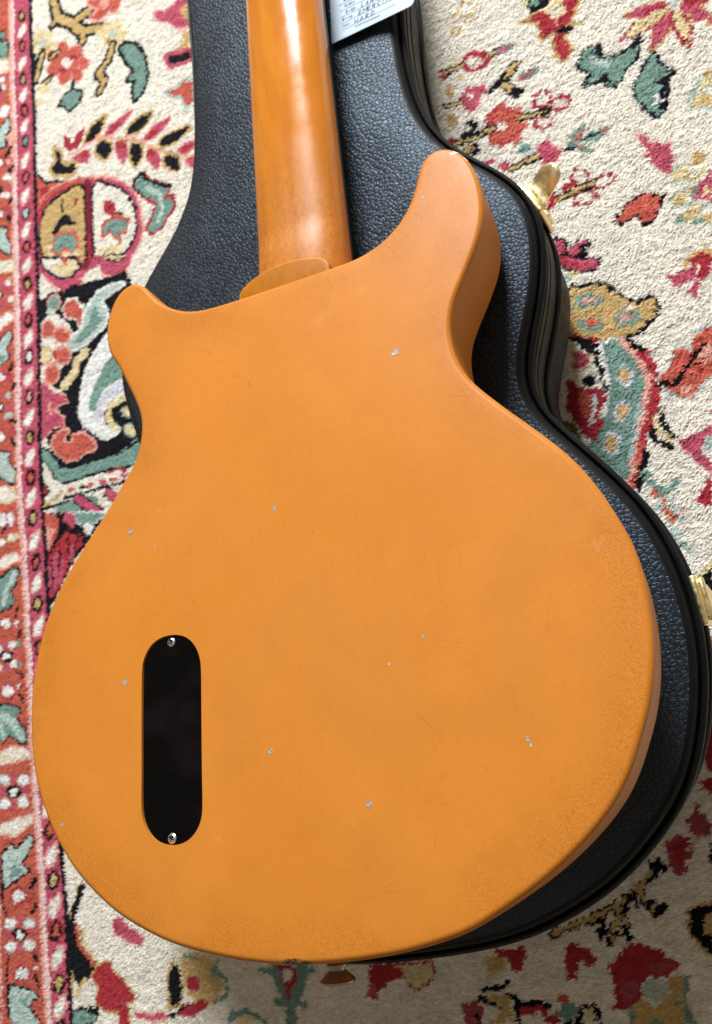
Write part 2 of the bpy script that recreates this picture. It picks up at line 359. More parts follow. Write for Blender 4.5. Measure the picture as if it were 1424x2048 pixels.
def mat_rug():
    t = NT('wool_pile'); o = t.coord()
    c = t.n('ShaderNodeVertexColor', layer_name='pile').outputs['Color']
    f1 = t.noise(t.mapping(t.warp(o, 120, .004), rot=(0, 0, .30), scale=(.42, 1, 1)), 620, 3, .6)
    f2 = t.noise(t.mapping(o, rot=(0, 0, .15), scale=(.5, 1, 1)), 170, 3, .6)
    k = t.math('MULTIPLY', t.ramp(f1, .30, .70, .74, 1.10), t.ramp(f2, .3, .7, .92, 1.04))
    q = t.n('ShaderNodeMix', data_type='RGBA', blend_type='MULTIPLY'); q.inputs[0].default_value = 1.0
    t.L(c, q.inputs[6]); cc = t.n('ShaderNodeCombineColor')
    for i in range(3): t.L(k, cc.inputs[i])
    t.L(cc.outputs[0], q.inputs[7])
    hgt = t.math('MULTIPLY_ADD', f2, .12, f1)
    t.set(Specular_IOR_Level=.12, Sheen_Weight=.12, Sheen_Roughness=.5)
    return t.done(q.outputs[2], .92, t.bump(hgt, .0018, .55))
def mat_tuft():
    t = NT('wool_tufts'); t.set(Specular_IOR_Level=.08)
    return t.done(t.n('ShaderNodeVertexColor', layer_name='pile').outputs['Color'], .95)
def mat_floor():
    t = NT('oak_boards'); o = t.coord()
    return t.done(t.mix(t.noise(t.mapping(o, scale=(1, .08, 1)), 40, 4), (.30, .19, .10), (.42, .28, .16)), .4)

M = dict(paint=mat_paint(), neck=mat_neck(), heel=mat_heel(), leather=mat_leather(),
         band=mat_vinyl('black_binding_vinyl', (.0045, .0042, .0042), .55), wall=mat_vinyl('brown_black_vinyl', (.022, .0185, .015), .50),
         trim=mat_vinyl('black_trim', (.0035, .0035, .0035), .5), brass=mat_metal('polished_brass', (1.0, .84, .46), .36),
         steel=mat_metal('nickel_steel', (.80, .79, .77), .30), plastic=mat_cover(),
         chip=mat_chip(), card=mat_plain('white_card_stock', (.53, .63, .73), .55, .3), ink=mat_plain('grey_ink', (.10, .12, .17), .7, .2), pen=mat_plain('pen_ink', (.05, .055, .08), .7, .2),
         board=mat_plain('dark_rosewood', (.020, .012, .008), .5), cavity=mat_plain('cavity_black', (.006, .006, .006), .7), rug=mat_rug(), floor=mat_floor(),
         knob=mat_plain('black_knob', (.01, .01, .01), .3))

# ------------------------------------------------------------------ floor and rug
me = bpy.data.meshes.new('floor'); me.from_pydata([(-2.6, -2.2, -.009), (2.4, -2.2, -.009), (2.4, 2.8, -.009), (-2.6, 2.8, -.009)], [], [(0, 1, 2, 3)])
fl = link('floor', me, M['floor'], smooth=False); fl['kind'] = 'structure'; fl['label'] = 'oak floor under the patterned rug'

PAL = dict(cream=(233, 225, 209), white=(232, 232, 226), black=(26, 24, 31), green=(122, 156, 142), palegreen=(184, 202, 192), gold=(206, 172, 108), palegold=(226, 207, 158),
           pink=(196, 82, 106), red=(176, 46, 58), salmon=(204, 94, 76), lightsalmon=(232, 166, 148), orange=(198, 92, 70), blush=(240, 205, 202), maroon=(128, 34, 52),
           lilac=(212, 208, 220), dkpink=(170, 74, 84), olive=(112, 112, 70))
PAL = {k: ((np.array(v)/255.)**2.2*.98) for k, v in PAL.items()}
PAL = {k: v*.92+v.mean()*.08 for k, v in PAL.items()}
RUG = """black|16.5|-364 787 -359 759 -337 738 -321 715 -323 708
gold|8.0|-364 787 -359 759 -337 738 -321 715 -323 708
black|15.7|-337 738 -308 740
gold|7.6|-337 738 -308 740
black|14.5|-325 722 -297 709
gold|6.5|-325 722 -297 709
black|12.0|-359 759 -367 753
gold|4.7|-359 759 -367 753
gold|8.0|-364 787 -359 759 -337 738 -321 715
gold|7.1|-337 738 -314 740
lightsalmon|5.3|-312 754 -266 728 -271 714 -283 723 -290 721 -300 720 -310 730 -297 734 -311 749 -312 754
salmon|0|-312 754 -266 728 -271 714 -283 723 -290 721 -300 720 -310 730 -297 734 -311 749
lightsalmon|0|-282 731 -283 729 -285 728 -288 729 -291 730 -294 733 -296 737 -296 740 -296 742 -293 743 -290 743 -287 741 -284 738 -283 735
palegold|0|-258 679 -259 677 -261 676 -265 677 -269 680 -273 683 -275 686 -276 689 -275 691 -272 692 -268 691 -264 688 -261 685 -258 682
palegold|0|-270 668 -273 669 -276 672 -279 676 -281 680 -281 684 -280 687 -278 687 -275 686 -272 683 -269 680 -267 675 -267 672 -268 669
palegold|0|-292 681 -294 684 -295 687 -294 690 -291 692 -288 693 -285 692 -282 690 -280 687 -280 683 -281 680 -283 678 -286 678 -289 679
palegold|0|-303 705 -302 707 -299 707 -295 706 -291 704 -287 700 -285 697 -284 694 -285 692 -288 691 -291 692 -296 695 -299 698 -302 702
palegold|0|-290 715 -287 714 -284 711 -281 707 -279 703 -279 699 -279 696 -282 696 -285 697 -288 700 -291 704 -293 708 -293 712 -292 715
palegold|0|-267 702 -266 699 -265 696 -266 693 -268 691 -271 690 -275 691 -278 693 -280 697 -280 700 -279 703 -277 705 -274 705 -270 704
palegold|0|-268 685 -269 681 -273 679 -278 680 -283 683 -288 688 -291 693 -292 699 -291 703 -287 704 -282 704 -276 700 -272 696 -269 690
palegreen|0|-274 688 -275 687 -277 686 -279 686 -281 687 -284 690 -285 692 -285 695 -285 696 -283 697 -281 697 -278 696 -276 693 -275 691
palegold|0|-362 722 -364 721 -367 721 -371 723 -375 727 -378 730 -380 734 -380 737 -378 738 -375 737 -371 735 -367 732 -364 728 -362 724
palegold|0|-380 718 -383 720 -386 724 -388 728 -388 732 -388 735 -386 736 -383 736 -380 734 -377 731 -375 727 -375 723 -375 720 -377 718
palegold|0|-402 736 -403 739 -402 742 -400 744 -397 745 -393 744 -390 742 -387 739 -386 736 -386 733 -388 731 -392 731 -395 732 -399 734
palegold|0|-406 758 -404 759 -401 759 -397 756 -393 753 -390 749 -388 746 -388 743 -390 742 -393 742 -397 745 -401 748 -404 752 -406 756
palegold|0|-388 762 -385 759 -382 756 -380 752 -380 748 -380 745 -382 743 -385 744 -388 746 -391 749 -393 753 -394 757 -393 760 -391 762
palegold|0|-367 743 -365 740 -366 737 -368 736 -371 735 -375 736 -378 738 -381 740 -382 743 -382 746 -380 748 -376 749 -373 748 -369 746
palegold|0|-372 733 -373 729 -377 727 -382 728 -387 731 -392 736 -395 742 -397 747 -395 751 -391 752 -386 751 -381 748 -376 743 -373 738
palegreen|0|-378 737 -379 735 -381 734 -383 734 -385 736 -388 738 -389 741 -390 743 -389 745 -387 745 -385 745 -383 744 -380 741 -379 739
gold|0|-282 684 -283 683 -284 682 -287 682 -289 684 -291 686 -292 688 -293 690 -292 692 -290 693 -288 692 -286 691 -284 689 -283 687
gold|0|-373 725 -373 723 -375 723 -377 723 -379 724 -381 726 -382 728 -382 730 -382 731 -381 732 -379 732 -376 730 -375 729 -373 727
lightsalmon|2.9|-316 675 -317 672 -321 671 -326 672 -332 675 -337 680 -341 685 -342 689 -340 691 -337 692 -331 691 -325 688 -320 683 -317 679 -316 675
salmon|0|-316 675 -317 672 -321 671 -326 672 -332 675 -337 680 -341 685 -342 689 -340 691 -337 692 -331 691 -325 688 -320 683 -317 679
lightsalmon|2.9|-329 660 -333 661 -338 664 -342 669 -346 675 -347 680 -347 684 -344 686 -340 685 -335 682 -331 677 -327 671 -326 666 -326 662 -329 660
salmon|0|-329 660 -333 661 -338 664 -342 669 -346 675 -347 680 -347 684 -344 686 -340 685 -335 682 -331 677 -327 671 -326 666 -326 662
lightsalmon|3.0|-356 669 -360 673 -362 678 -362 683 -361 687 -358 690 -353 690 -349 688 -345 684 -343 679 -343 674 -344 670 -348 668 -352 667 -356 669
salmon|0|-356 669 -360 673 -362 678 -362 683 -361 687 -358 690 -353 690 -349 688 -345 684 -343 679 -343 674 -344 670 -348 668 -352 667
lightsalmon|3.1|-378 696 -378 700 -376 703 -372 704 -366 703 -360 701 -356 697 -353 693 -352 689 -354 686 -359 685 -364 685 -370 688 -375 692 -378 696
salmon|0|-378 696 -378 700 -376 703 -372 704 -366 703 -360 701 -356 697 -353 693 -352 689 -354 686 -359 685 -364 685 -370 688 -375 692
lightsalmon|3.1|-377 720 -373 721 -368 719 -363 716 -357 710 -353 705 -352 700 -353 697 -356 696 -361 697 -366 701 -372 706 -376 712 -377 717 -377 720
salmon|0|-377 720 -373 721 -368 719 -363 716 -357 710 -353 705 -352 700 -353 697 -356 696 -361 697 -366 701 -372 706 -376 712 -377 717
lightsalmon|3.1|-353 722 -349 720 -345 715 -342 709 -341 704 -342 699 -345 697 -349 697 -353 700 -357 704 -360 710 -361 716 -360 720 -357 723 -353 722
salmon|0|-353 722 -349 720 -345 715 -342 709 -341 704 -342 699 -345 697 -349 697 -353 700 -357 704 -360 710 -361 716 -360 720 -357 723
lightsalmon|3.0|-327 702 -324 698 -324 693 -326 690 -330 688 -335 688 -340 690 -344 694 -346 698 -346 702 -344 706 -340 707 -335 707 -330 705 -327 702
salmon|0|-327 702 -324 698 -324 693 -326 690 -330 688 -335 688 -340 690 -344 694 -346 698 -346 702 -344 706 -340 707 -335 707 -330 705
salmon|0|-330 682 -332 677 -337 675 -344 676 -352 680 -359 686 -364 694 -365 701 -363 707 -358 709 -351 708 -343 704 -336 697 -332 690
cream|0|-340 687 -341 685 -343 684 -346 684 -350 686 -353 689 -355 693 -355 696 -355 699 -352 700 -349 699 -345 697 -342 694 -340 691
red|0|-331 690 -331 689 -333 688 -336 689 -339 691 -341 693 -343 695 -344 697 -343 699 -341 699 -338 698 -335 697 -333 694 -331 692
red|0|-350 683 -350 682 -352 682 -354 682 -357 684 -360 686 -361 688 -362 690 -361 691 -359 691 -357 690 -354 689 -352 687 -350 685
black|13.1|-386 725 -391 710 -397 697
gold|4.7|-386 725 -391 710 -397 697
black|9.7|-361 713 -373 713
gold|3.6|-361 713 -373 713
black|9.2|-374 687 -386 685
gold|3.1|-374 687 -386 685
black|6.9|-399 730 -401 702
palegold|0|-376 673 -377 671 -380 670 -384 671 -389 674 -393 677 -396 681 -397 684 -396 687 -393 687 -389 686 -384 684 -380 680 -377 677
palegold|0|-387 662 -388 659 -390 659 -393 659 -396 660 -398 663 -400 666 -401 669 -400 671 -398 672 -395 671 -392 670 -389 667 -388 664
black|5.7|-401 662 -400 655
black|4.9|-341 666 -342 651
black|6.6|-343 654 -330 645 -333 636 -340 634 -348 632 -353 639 -362 646 -355 653 -343 654
green|0|-343 654 -330 645 -333 636 -340 634 -348 632 -353 639 -362 646 -355 653
black|12.2|-282 678 -289 663 -304 654 -295 641 -303 633
gold|5.6|-282 678 -289 663 -304 654 -295 641 -303 633
black|7.6|-271 668 -265 670 -251 661 -242 643 -239 627 -240 612 -247 601 -256 598 -257 613 -251 620 -264 626 -253 631 -257 639 -263 646 -265 655 -271 664 -271 668
green|0|-271 668 -265 670 -251 661 -242 643 -239 627 -240 612 -247 601 -256 598 -257 613 -251 620 -264 626 -253 631 -257 639 -263 646 -265 655 -271 664
lightsalmon|4.0|-207 678 -191 681 -178 675 -181 643 -194 649 -206 663 -220 674 -224 685 -207 678
pink|0|-207 678 -191 681 -178 675 -181 643 -194 649 -206 663 -220 674 -224 685
gold|0|-190 668 -179 671 -180 648 -188 659
gold|0|-190 644 -181 638 -182 618 -202 627 -190 630
pink|7.7|-211 625 -182 615 -182 607 -206 612 -211 625
black|0|-211 625 -182 615 -182 607 -206 612
palegreen|5.7|-215 587 -200 583 -193 587 -181 580 -183 559 -191 557 -196 571 -211 581 -215 587
salmon|0|-215 587 -200 583 -193 587 -181 580 -183 559 -191 557 -196 571 -211 581
gold|5.6|-324 580 -315 580 -307 583 -301 589 -298 595 -296 599 -297 599 -301 599 -309 598 -318 596 -324 590 -327 583 -324 580
black|0|-324 580 -315 580 -307 583 -301 589 -298 595 -296 599 -297 599 -301 599 -309 598 -318 596 -324 590 -327 583
gold|5.2|-266 562 -257 560 -248 561 -240 565 -235 570 -233 572 -233 573 -238 574 -246 575 -256 574 -264 571 -269 565 -266 562
black|0|-266 562 -257 560 -248 561 -240 565 -235 570 -233 572 -233 573 -238 574 -246 575 -256 574 -264 571 -269 565
gold|5.0|-228 530 -218 527 -208 526 -199 529 -192 531 -189 533 -189 534 -194 536 -203 537 -213 538 -223 537 -229 533 -228 530
black|0|-228 530 -218 527 -208 526 -199 529 -192 531 -189 533 -189 534 -194 536 -203 537 -213 538 -223 537 -229 533
lightsalmon|2.7|-297 575 -287 574 -277 576 -268 580 -262 584 -259 587 -259 587 -264 588 -273 588 -284 586 -293 583 -299 578 -297 575
pink|0|-297 575 -287 574 -277 576 -268 580 -262 584 -259 587 -259 587 -264 588 -273 588 -284 586 -293 583 -299 578
lightsalmon|2.5|-245 544 -236 543 -227 545 -219 549 -213 553 -211 556 -211 556 -216 557 -224 557 -234 556 -242 552 -247 547 -245 544
pink|0|-245 544 -236 543 -227 545 -219 549 -213 553 -211 556 -211 556 -216 557 -224 557 -234 556 -242 552 -247 547
lightsalmon|2.4|-206 511 -200 508 -193 508 -187 510 -183 513 -182 515 -182 516 -185 517 -191 519 -198 519 -204 517 -207 514 -206 511
pink|0|-206 511 -200 508 -193 508 -187 510 -183 513 -182 515 -182 516 -185 517 -191 519 -198 519 -204 517 -207 514
red|0|-294 576 -289 575 -284 576 -280 578 -277 580 -275 581 -276 581 -278 582 -282 582 -288 582 -292 580 -295 577
red|0|-243 545 -239 545 -234 545 -230 547 -227 549 -226 551 -226 551 -228 552 -233 552 -238 551 -242 550 -244 547
red|0|-345 580 -344 585 -345 591 -349 597 -353 603 -355 605 -356 605 -357 603 -357 599 -357 592 -353 586 -348 581
red|0|-342 581 -336 582 -331 586 -328 592 -327 598 -327 601 -327 602 -330 601 -336 599 -341 595 -344 589 -344 583
red|0|-203 512 -199 510 -194 510 -190 511 -186 512 -185 513 -185 513 -187 514 -191 515 -196 516 -201 515 -204 514
gold|5.4|-304 573 -310 571 -312 566 -309 559 -304 553 -300 549 -299 549 -296 550 -292 553 -290 558 -292 564 -299 571 -304 573
black|0|-304 573 -310 571 -312 566 -309 559 -304 553 -300 549 -299 549 -296 550 -292 553 -290 558 -292 564 -299 571
gold|5.2|-259 552 -265 549 -267 542 -265 534 -262 527 -260 523 -259 523 -256 524 -252 528 -249 533 -250 541 -254 549 -259 552
black|0|-259 552 -265 549 -267 542 -265 534 -262 527 -260 523 -259 523 -256 524 -252 528 -249 533 -250 541 -254 549
gold|4.9|-223 516 -223 510 -221 504 -215 499 -210 496 -207 494 -206 495 -206 498 -206 503 -208 509 -213 514 -220 517 -223 516
black|0|-223 516 -223 510 -221 504 -215 499 -210 496 -207 494 -206 495 -206 498 -206 503 -208 509 -213 514 -220 517
lightsalmon|2.6|-280 563 -284 559 -285 553 -282 545 -278 538 -276 534 -275 534 -273 536 -270 540 -268 547 -271 554 -276 562 -280 563
pink|0|-280 563 -284 559 -285 553 -282 545 -278 538 -276 534 -275 534 -273 536 -270 540 -268 547 -271 554 -276 562
lightsalmon|2.5|-241 534 -244 529 -244 523 -240 516 -235 510 -232 507 -231 507 -230 509 -228 514 -228 520 -231 527 -237 533 -241 534
pink|0|-241 534 -244 529 -244 523 -240 516 -235 510 -232 507 -231 507 -230 509 -228 514 -228 520 -231 527 -237 533
lightsalmon|2.4|-196 502 -197 499 -196 495 -193 492 -190 490 -187 489 -187 490 -186 491 -186 494 -187 498 -190 501 -194 503 -196 502
pink|0|-196 502 -197 499 -196 495 -193 492 -190 490 -187 489 -187 490 -186 491 -186 494 -187 498 -190 501 -194 503
red|0|-280 563 -284 562 -285 559 -283 555 -279 551 -277 549 -276 549 -274 550 -271 551 -269 554 -271 558 -276 562
red|0|-241 534 -244 532 -245 529 -242 526 -239 524 -236 522 -236 522 -234 523 -232 525 -231 528 -233 531 -238 533
pink|0|-341 574 -333 574 -319 571 -321 562 -325 555 -337 563 -345 570
red|0|-333 567 -329 566 -325 566 -323 568 -322 571 -321 572 -321 573 -324 573 -327 574 -331 574 -334 572 -335 569
lightsalmon|3.3|-350 576 -328 579 -304 578 -281 565 -263 558 -248 545 -232 530 -208 513 -186 500
gold|1.8|-281 564 -249 544 -232 529 -208 512 -186 499
gold|8.0|-372 596 -362 584 -363 574 -354 566 -345 567 -341 557 -348 554 -374 567 -377 574 -370 580 -372 596
black|0|-372 596 -362 584 -363 574 -354 566 -345 567 -341 557 -348 554 -374 567 -377 574 -370 580
red|6.3|-262 508 -251 510 -249 504 -233 491 -220 482 -224 476 -230 473 -218 470 -216 459 -227 451 -232 445 -245 443 -251 451 -243 455 -239 464 -235 471 -247 482 -259 495 -262 508
green|0|-262 508 -251 510 -249 504 -233 491 -220 482 -224 476 -230 473 -218 470 -216 459 -227 451 -232 445 -245 443 -251 451 -243 455 -239 464 -235 471 -247 482 -259 495
black|3.8|-263 501 -262 508 -252 512 -248 503 -233 491 -220 483
black|2.9|-261 496 -251 485
palegreen|4.1|-248 494 -232 479 -229 463 -236 452
black|6.6|-400 574 -385 557 -372 555 -360 548 -363 541 -381 536 -396 535 -402 548 -400 574
salmon|0|-400 574 -385 557 -372 555 -360 548 -363 541 -381 536 -396 535 -402 548
red|0|-383 550 -383 548 -385 547 -388 547 -391 548 -394 550 -395 553 -396 555 -395 557 -393 558 -390 558 -387 557 -385 555 -383 552
lightsalmon|5.3|-404 517 -403 524 -402 530 -399 536 -394 540 -388 544 -381 546 -374 548 -367 547 -358 547 -349 545 -339 543 -329 540 -320 537 -311 533 -302 529 -292 523 -283 517 -275 510 -269 502 -264 494 -261 485 -258 476 -257 467 -257 459 -257 451 -259 445 -262 439 -266 434 -271 430 -276 425 -279 420 -282 413 -286 410 -291 411 -298 416 -305 420 -313 426 -321 431 -328 435 -334 432 -338 427 -343 423 -349 421 -356 420 -363 422 -371 428 -379 436 -386 445 -391 452 -395 459 -398 467 -401 475 -402 484 -404 493 -404 501 -405 509 -404 517
pink|0|-404 517 -403 524 -402 530 -399 536 -394 540 -388 544 -381 546 -374 548 -367 547 -358 547 -349 545 -339 543 -329 540 -320 537 -311 533 -302 529 -292 523 -283 517 -275 510 -269 502 -264 494 -261 485 -258 476 -257 467 -257 459 -257 451 -259 445 -262 439 -266 434 -271 430 -276 425 -279 420 -282 413 -286 410 -291 411 -298 416 -305 420 -313 426 -321 431 -328 435 -334 432 -338 427 -343 423 -349 421 -356 420 -363 422 -371 428 -379 436 -386 445 -391 452 -395 459 -398 467 -401 475 -402 484 -404 493 -404 501 -405 509
salmon|6.4|-401 534 -381 545 -355 545 -333 541
red|3.5|-398 520 -392 536 -374 541 -344 538
black|6.4|-393 518 -391 523 -388 528 -383 531 -378 533 -371 534 -363 534 -352 536 -340 536 -331 529 -330 506 -332 475 -335 453 -338 446 -342 447 -345 448 -349 445 -352 442 -356 441 -362 442 -367 445 -372 448 -376 452 -379 456 -382 461 -386 464 -390 468 -394 474 -396 483 -397 493 -397 502 -396 508 -395 514 -393 518
gold|0|-393 518 -391 523 -388 528 -383 531 -378 533 -371 534 -363 534 -352 536 -340 536 -331 529 -330 506 -332 475 -335 453 -338 446 -342 447 -345 448 -349 445 -352 442 -356 441 -362 442 -367 445 -372 448 -376 452 -379 456 -382 461 -386 464 -390 468 -394 474 -396 483 -397 493 -397 502 -396 508 -395 514
palegold|0|-388 486 -341 468 -349 448 -367 449 -385 468
black|6.0|-317 524 -312 528 -306 524 -299 519 -292 514 -285 509 -279 503 -274 496 -270 489 -267 481 -266 474 -265 466 -265 459 -266 453 -269 448 -272 443 -277 440 -282 437 -287 435 -293 434 -299 434 -304 435 -309 437 -313 440 -317 444 -319 447 -320 450 -320 459 -320 480 -320 506 -317 524
cream|0|-317 524 -312 528 -306 524 -299 519 -292 514 -285 509 -279 503 -274 496 -270 489 -267 481 -266 474 -265 466 -265 459 -266 453 -269 448 -272 443 -277 440 -282 437 -287 435 -293 434 -299 434 -304 435 -309 437 -313 440 -317 444 -319 447 -320 450 -320 459 -320 480 -320 506
palegold|0|-317 452 -296 450 -280 443 -291 435 -306 438
maroon|8.7|-325 533 -327 490 -328 448 -335 443
red|3.3|-327 474 -328 445
black|2.7|-330 532 -333 448
black|2.7|-319 527 -322 454
black|0|-381 498 -368 510 -358 511 -341 493 -354 495 -362 500 -375 492
salmon|6.2|-375 490 -361 489 -347 482 -344 469 -352 465 -363 475 -371 469 -378 478 -375 490
green|0|-375 490 -361 489 -347 482 -344 469 -352 465 -363 475 -371 469 -378 478
black|2.8|-362 529 -363 515
red|0|-341 519 -341 517 -342 515 -343 515 -344 516 -346 517 -346 519 -346 521 -346 523 -345 524 -344 525 -343 524 -342 523 -341 521
red|0|-305 503 -294 501 -288 490 -290 482 -286 478 -296 480 -305 491
black|2.8|-281 476 -282 475 -284 474 -286 475 -289 476 -291 477 -292 479 -293 481 -292 482 -291 483 -288 482 -286 481 -283 479 -282 478 -281 476
salmon|0|-281 476 -282 475 -284 474 -286 475 -289 476 -291 477 -292 479 -293 481 -292 482 -291 483 -288 482 -286 481 -283 479 -282 478
salmon|5.7|-302 478 -288 475 -274 468 -279 458 -287 463 -286 451 -294 460 -297 470 -306 465 -308 474 -302 478
green|0|-302 478 -288 475 -274 468 -279 458 -287 463 -286 451 -294 460 -297 470 -306 465 -308 474
red|0|-342 517 -342 516 -342 515 -343 515 -344 516 -345 516 -346 518 -346 519 -346 520 -345 521 -344 521 -343 521 -342 520 -342 519
pink|0|-402 459 -377 442 -366 428 -356 427 -344 435 -340 455 -405 480
black|6.3|-396 473 -350 455 -343 444 -355 438 -372 443 -384 454 -395 465 -396 473
cream|0|-396 473 -350 455 -343 444 -355 438 -372 443 -384 454 -395 465
palegold|0|-384 460 -350 455 -344 445 -355 438 -372 444
salmon|0|-366 465 -359 462 -361 451 -367 457
pink|0|-321 448 -273 428 -275 422 -291 416 -309 429
black|3.8|-310 443 -281 432 -290 431 -301 436 -310 443
palegold|0|-310 443 -281 432 -290 431 -301 436
cream|0|-403 449 -366 424 -386 424 -401 426
cream|0|-342 429 -327 435 -315 434 -314 424 -328 420
black|0|-411 429 -396 427 -386 431 -366 425 -354 428 -339 423 -323 422 -305 417 -281 417 -275 402 -251 367 -247 297 -260 252 -276 241 -295 229 -317 227 -371 235 -382 241 -395 265 -400 278 -382 283 -372 284 -384 301 -366 305 -374 318 -388 327 -378 337 -360 352 -356 376 -368 393 -386 409 -405 398 -411 404
white|4.9|-285 403 -290 405 -298 406 -305 407 -312 407 -318 406 -323 404 -328 401 -332 396 -336 391 -338 387 -340 382 -343 377 -349 373 -357 369 -362 366 -363 362 -362 359 -360 357 -356 356 -351 356 -345 357 -339 358 -333 360 -327 362 -321 364 -316 366 -312 369 -310 373 -309 377 -309 382 -311 386 -314 391 -315 394 -313 397 -309 398 -305 399 -301 400 -296 401 -292 401 -289 402 -286 403 -285 403
palegreen|0|-285 403 -290 405 -298 406 -305 407 -312 407 -318 406 -323 404 -328 401 -332 396 -336 391 -338 387 -340 382 -343 377 -349 373 -357 369 -362 366 -363 362 -362 359 -360 357 -356 356 -351 356 -345 357 -339 358 -333 360 -327 362 -321 364 -316 366 -312 369 -310 373 -309 377 -309 382 -311 386 -314 391 -315 394 -313 397 -309 398 -305 399 -301 400 -296 401 -292 401 -289 402 -286 403
green|0|-325 393 -335 378 -355 363 -345 361 -326 368 -314 375
white|0|-295 361 -302 363 -308 360 -313 356 -318 354 -323 350 -328 347 -332 343 -336 338 -339 332 -343 326 -346 318 -349 310 -350 303 -351 296 -352 290 -351 284 -349 278 -346 273 -341 268 -336 264 -330 260 -326 256 -321 253 -316 251 -310 252 -303 253 -300 255 -299 258 -301 261 -304 263 -306 264 -309 263 -312 264 -315 266 -317 270 -318 274 -318 278 -316 283 -313 286 -310 288 -305 289 -300 289 -294 288 -288 286 -283 288 -278 294 -273 304 -272 315 -277 331 -286 349
white|1.8|-284 333 -290 335 -298 335 -306 333 -312 329 -317 325 -321 320 -326 315 -330 309 -333 304 -335 299 -336 293 -336 289 -334 286 -331 285 -329 285 -326 288 -324 293 -321 297 -318 300 -316 303 -312 305 -307 306 -301 306 -294 307 -288 306 -281 306 -277 308 -277 315 -280 325 -284 333
green|0|-284 333 -290 335 -298 335 -306 333 -312 329 -317 325 -321 320 -326 315 -330 309 -333 304 -335 299 -336 293 -336 289 -334 286 -331 285 -329 285 -326 288 -324 293 -321 297 -318 300 -316 303 -312 305 -307 306 -301 306 -294 307 -288 306 -281 306 -277 308 -277 315 -280 325
lilac|7.7|-282 298 -308 298 -324 289 -325 276
palegold|6.2|-287 287 -309 285 -314 273 -304 260
green|3.4|-282 271 -283 269 -284 268 -287 268 -290 269 -292 270 -294 272 -294 274 -294 276 -292 277 -289 277 -286 276 -284 274 -282 273 -282 271
palegold|0|-282 271 -283 269 -284 268 -287 268 -290 269 -292 270 -294 272 -294 274 -294 276 -292 277 -289 277 -286 276 -284 274 -282 273
green|3.4|-278 249 -280 248 -282 247 -286 248 -289 250 -292 253 -293 255 -293 258 -291 259 -288 259 -285 258 -281 256 -279 254 -277 251 -278 249
palegold|0|-278 249 -280 248 -282 247 -286 248 -289 250 -292 253 -293 255 -293 258 -291 259 -288 259 -285 258 -281 256 -279 254 -277 251
green|10.0|-272 241 -289 233 -304 230
palegold|5.6|-272 241 -289 233 -304 230
palegold|9.2|-340 349 -352 342 -356 330 -370 323
palegold|7.5|-340 349 -352 342 -356 330 -370 323
cream|4.0|-362 412 -350 410 -341 395 -344 376 -350 389 -365 396 -368 406 -362 412
salmon|0|-362 412 -350 410 -341 395 -344 376 -350 389 -365 396 -368 406
lightsalmon|4.0|-374 413 -376 410 -379 409 -382 408 -385 410 -388 413 -389 417 -389 420 -387 423 -384 425 -381 425 -378 423 -375 420 -374 417 -374 413
green|0|-374 413 -376 410 -379 409 -382 408 -385 410 -388 413 -389 417 -389 420 -387 423 -384 425 -381 425 -378 423 -375 420 -374 417
palegreen|0|-381 406 -382 404 -383 403 -386 403 -388 404 -390 405 -392 408 -392 410 -391 412 -390 413 -388 413 -385 412 -383 411 -382 408
lightsalmon|4.6|-383 387 -384 383 -386 380 -390 380 -393 381 -397 384 -399 388 -400 392 -398 396 -396 399 -393 400 -389 398 -386 395 -383 391 -383 387
salmon|0|-383 387 -384 383 -386 380 -390 380 -393 381 -397 384 -399 388 -400 392 -398 396 -396 399 -393 400 -389 398 -386 395 -383 391
lightsalmon|4.5|-362 371 -364 369 -369 369 -373 370 -378 373 -381 377 -383 381 -382 384 -380 386 -375 386 -370 385 -366 382 -363 378 -361 375 -362 371
salmon|0|-362 371 -364 369 -369 369 -373 370 -378 373 -381 377 -383 381 -382 384 -380 386 -375 386 -370 385 -366 382 -363 378 -361 375
lightsalmon|4.5|-361 355 -361 351 -362 348 -366 347 -371 347 -375 349 -379 352 -382 356 -382 359 -380 362 -377 363 -372 363 -367 361 -363 358 -361 355
salmon|0|-361 355 -361 351 -362 348 -366 347 -371 347 -375 349 -379 352 -382 356 -382 359 -380 362 -377 363 -372 363 -367 361 -363 358
lightsalmon|4.5|-378 337 -379 333 -381 331 -385 330 -389 331 -393 334 -395 338 -396 342 -395 346 -392 349 -388 350 -384 348 -381 345 -378 341 -378 337
salmon|0|-378 337 -379 333 -381 331 -385 330 -389 331 -393 334 -395 338 -396 342 -395 346 -392 349 -388 350 -384 348 -381 345 -378 341
red|2.6|-386 360 -388 356 -391 354 -395 353 -400 355 -404 358 -407 362 -408 367 -407 371 -404 373 -399 374 -394 372 -390 369 -387 364 -386 360
palegold|0|-386 360 -388 356 -391 354 -395 353 -400 355 -404 358 -407 362 -408 367 -407 371 -404 373 -399 374 -394 372 -390 369 -387 364
cream|0|-386 375 -386 372 -388 371 -391 371 -393 372 -396 373 -397 376 -398 379 -397 381 -395 382 -393 382 -390 382 -388 380 -386 377
red|2.2|-383 368 -382 347
lightsalmon|0|-382 349 -383 348 -385 347 -388 347 -391 348 -394 350 -396 352 -396 354 -396 355 -393 356 -391 356 -387 355 -384 353 -382 351
lightsalmon|2.6|-405 336 -394 331 -387 320 -369 311 -368 304 -382 304 -384 299 -371 288 -373 281 -387 283 -400 275 -407 275 -405 336
pink|0|-405 336 -394 331 -387 320 -369 311 -368 304 -382 304 -384 299 -371 288 -373 281 -387 283 -400 275 -407 275
lightsalmon|0|-388 304 -388 301 -389 298 -391 297 -392 298 -393 300 -394 302 -395 306 -394 309 -393 311 -392 312 -390 311 -389 310 -388 307
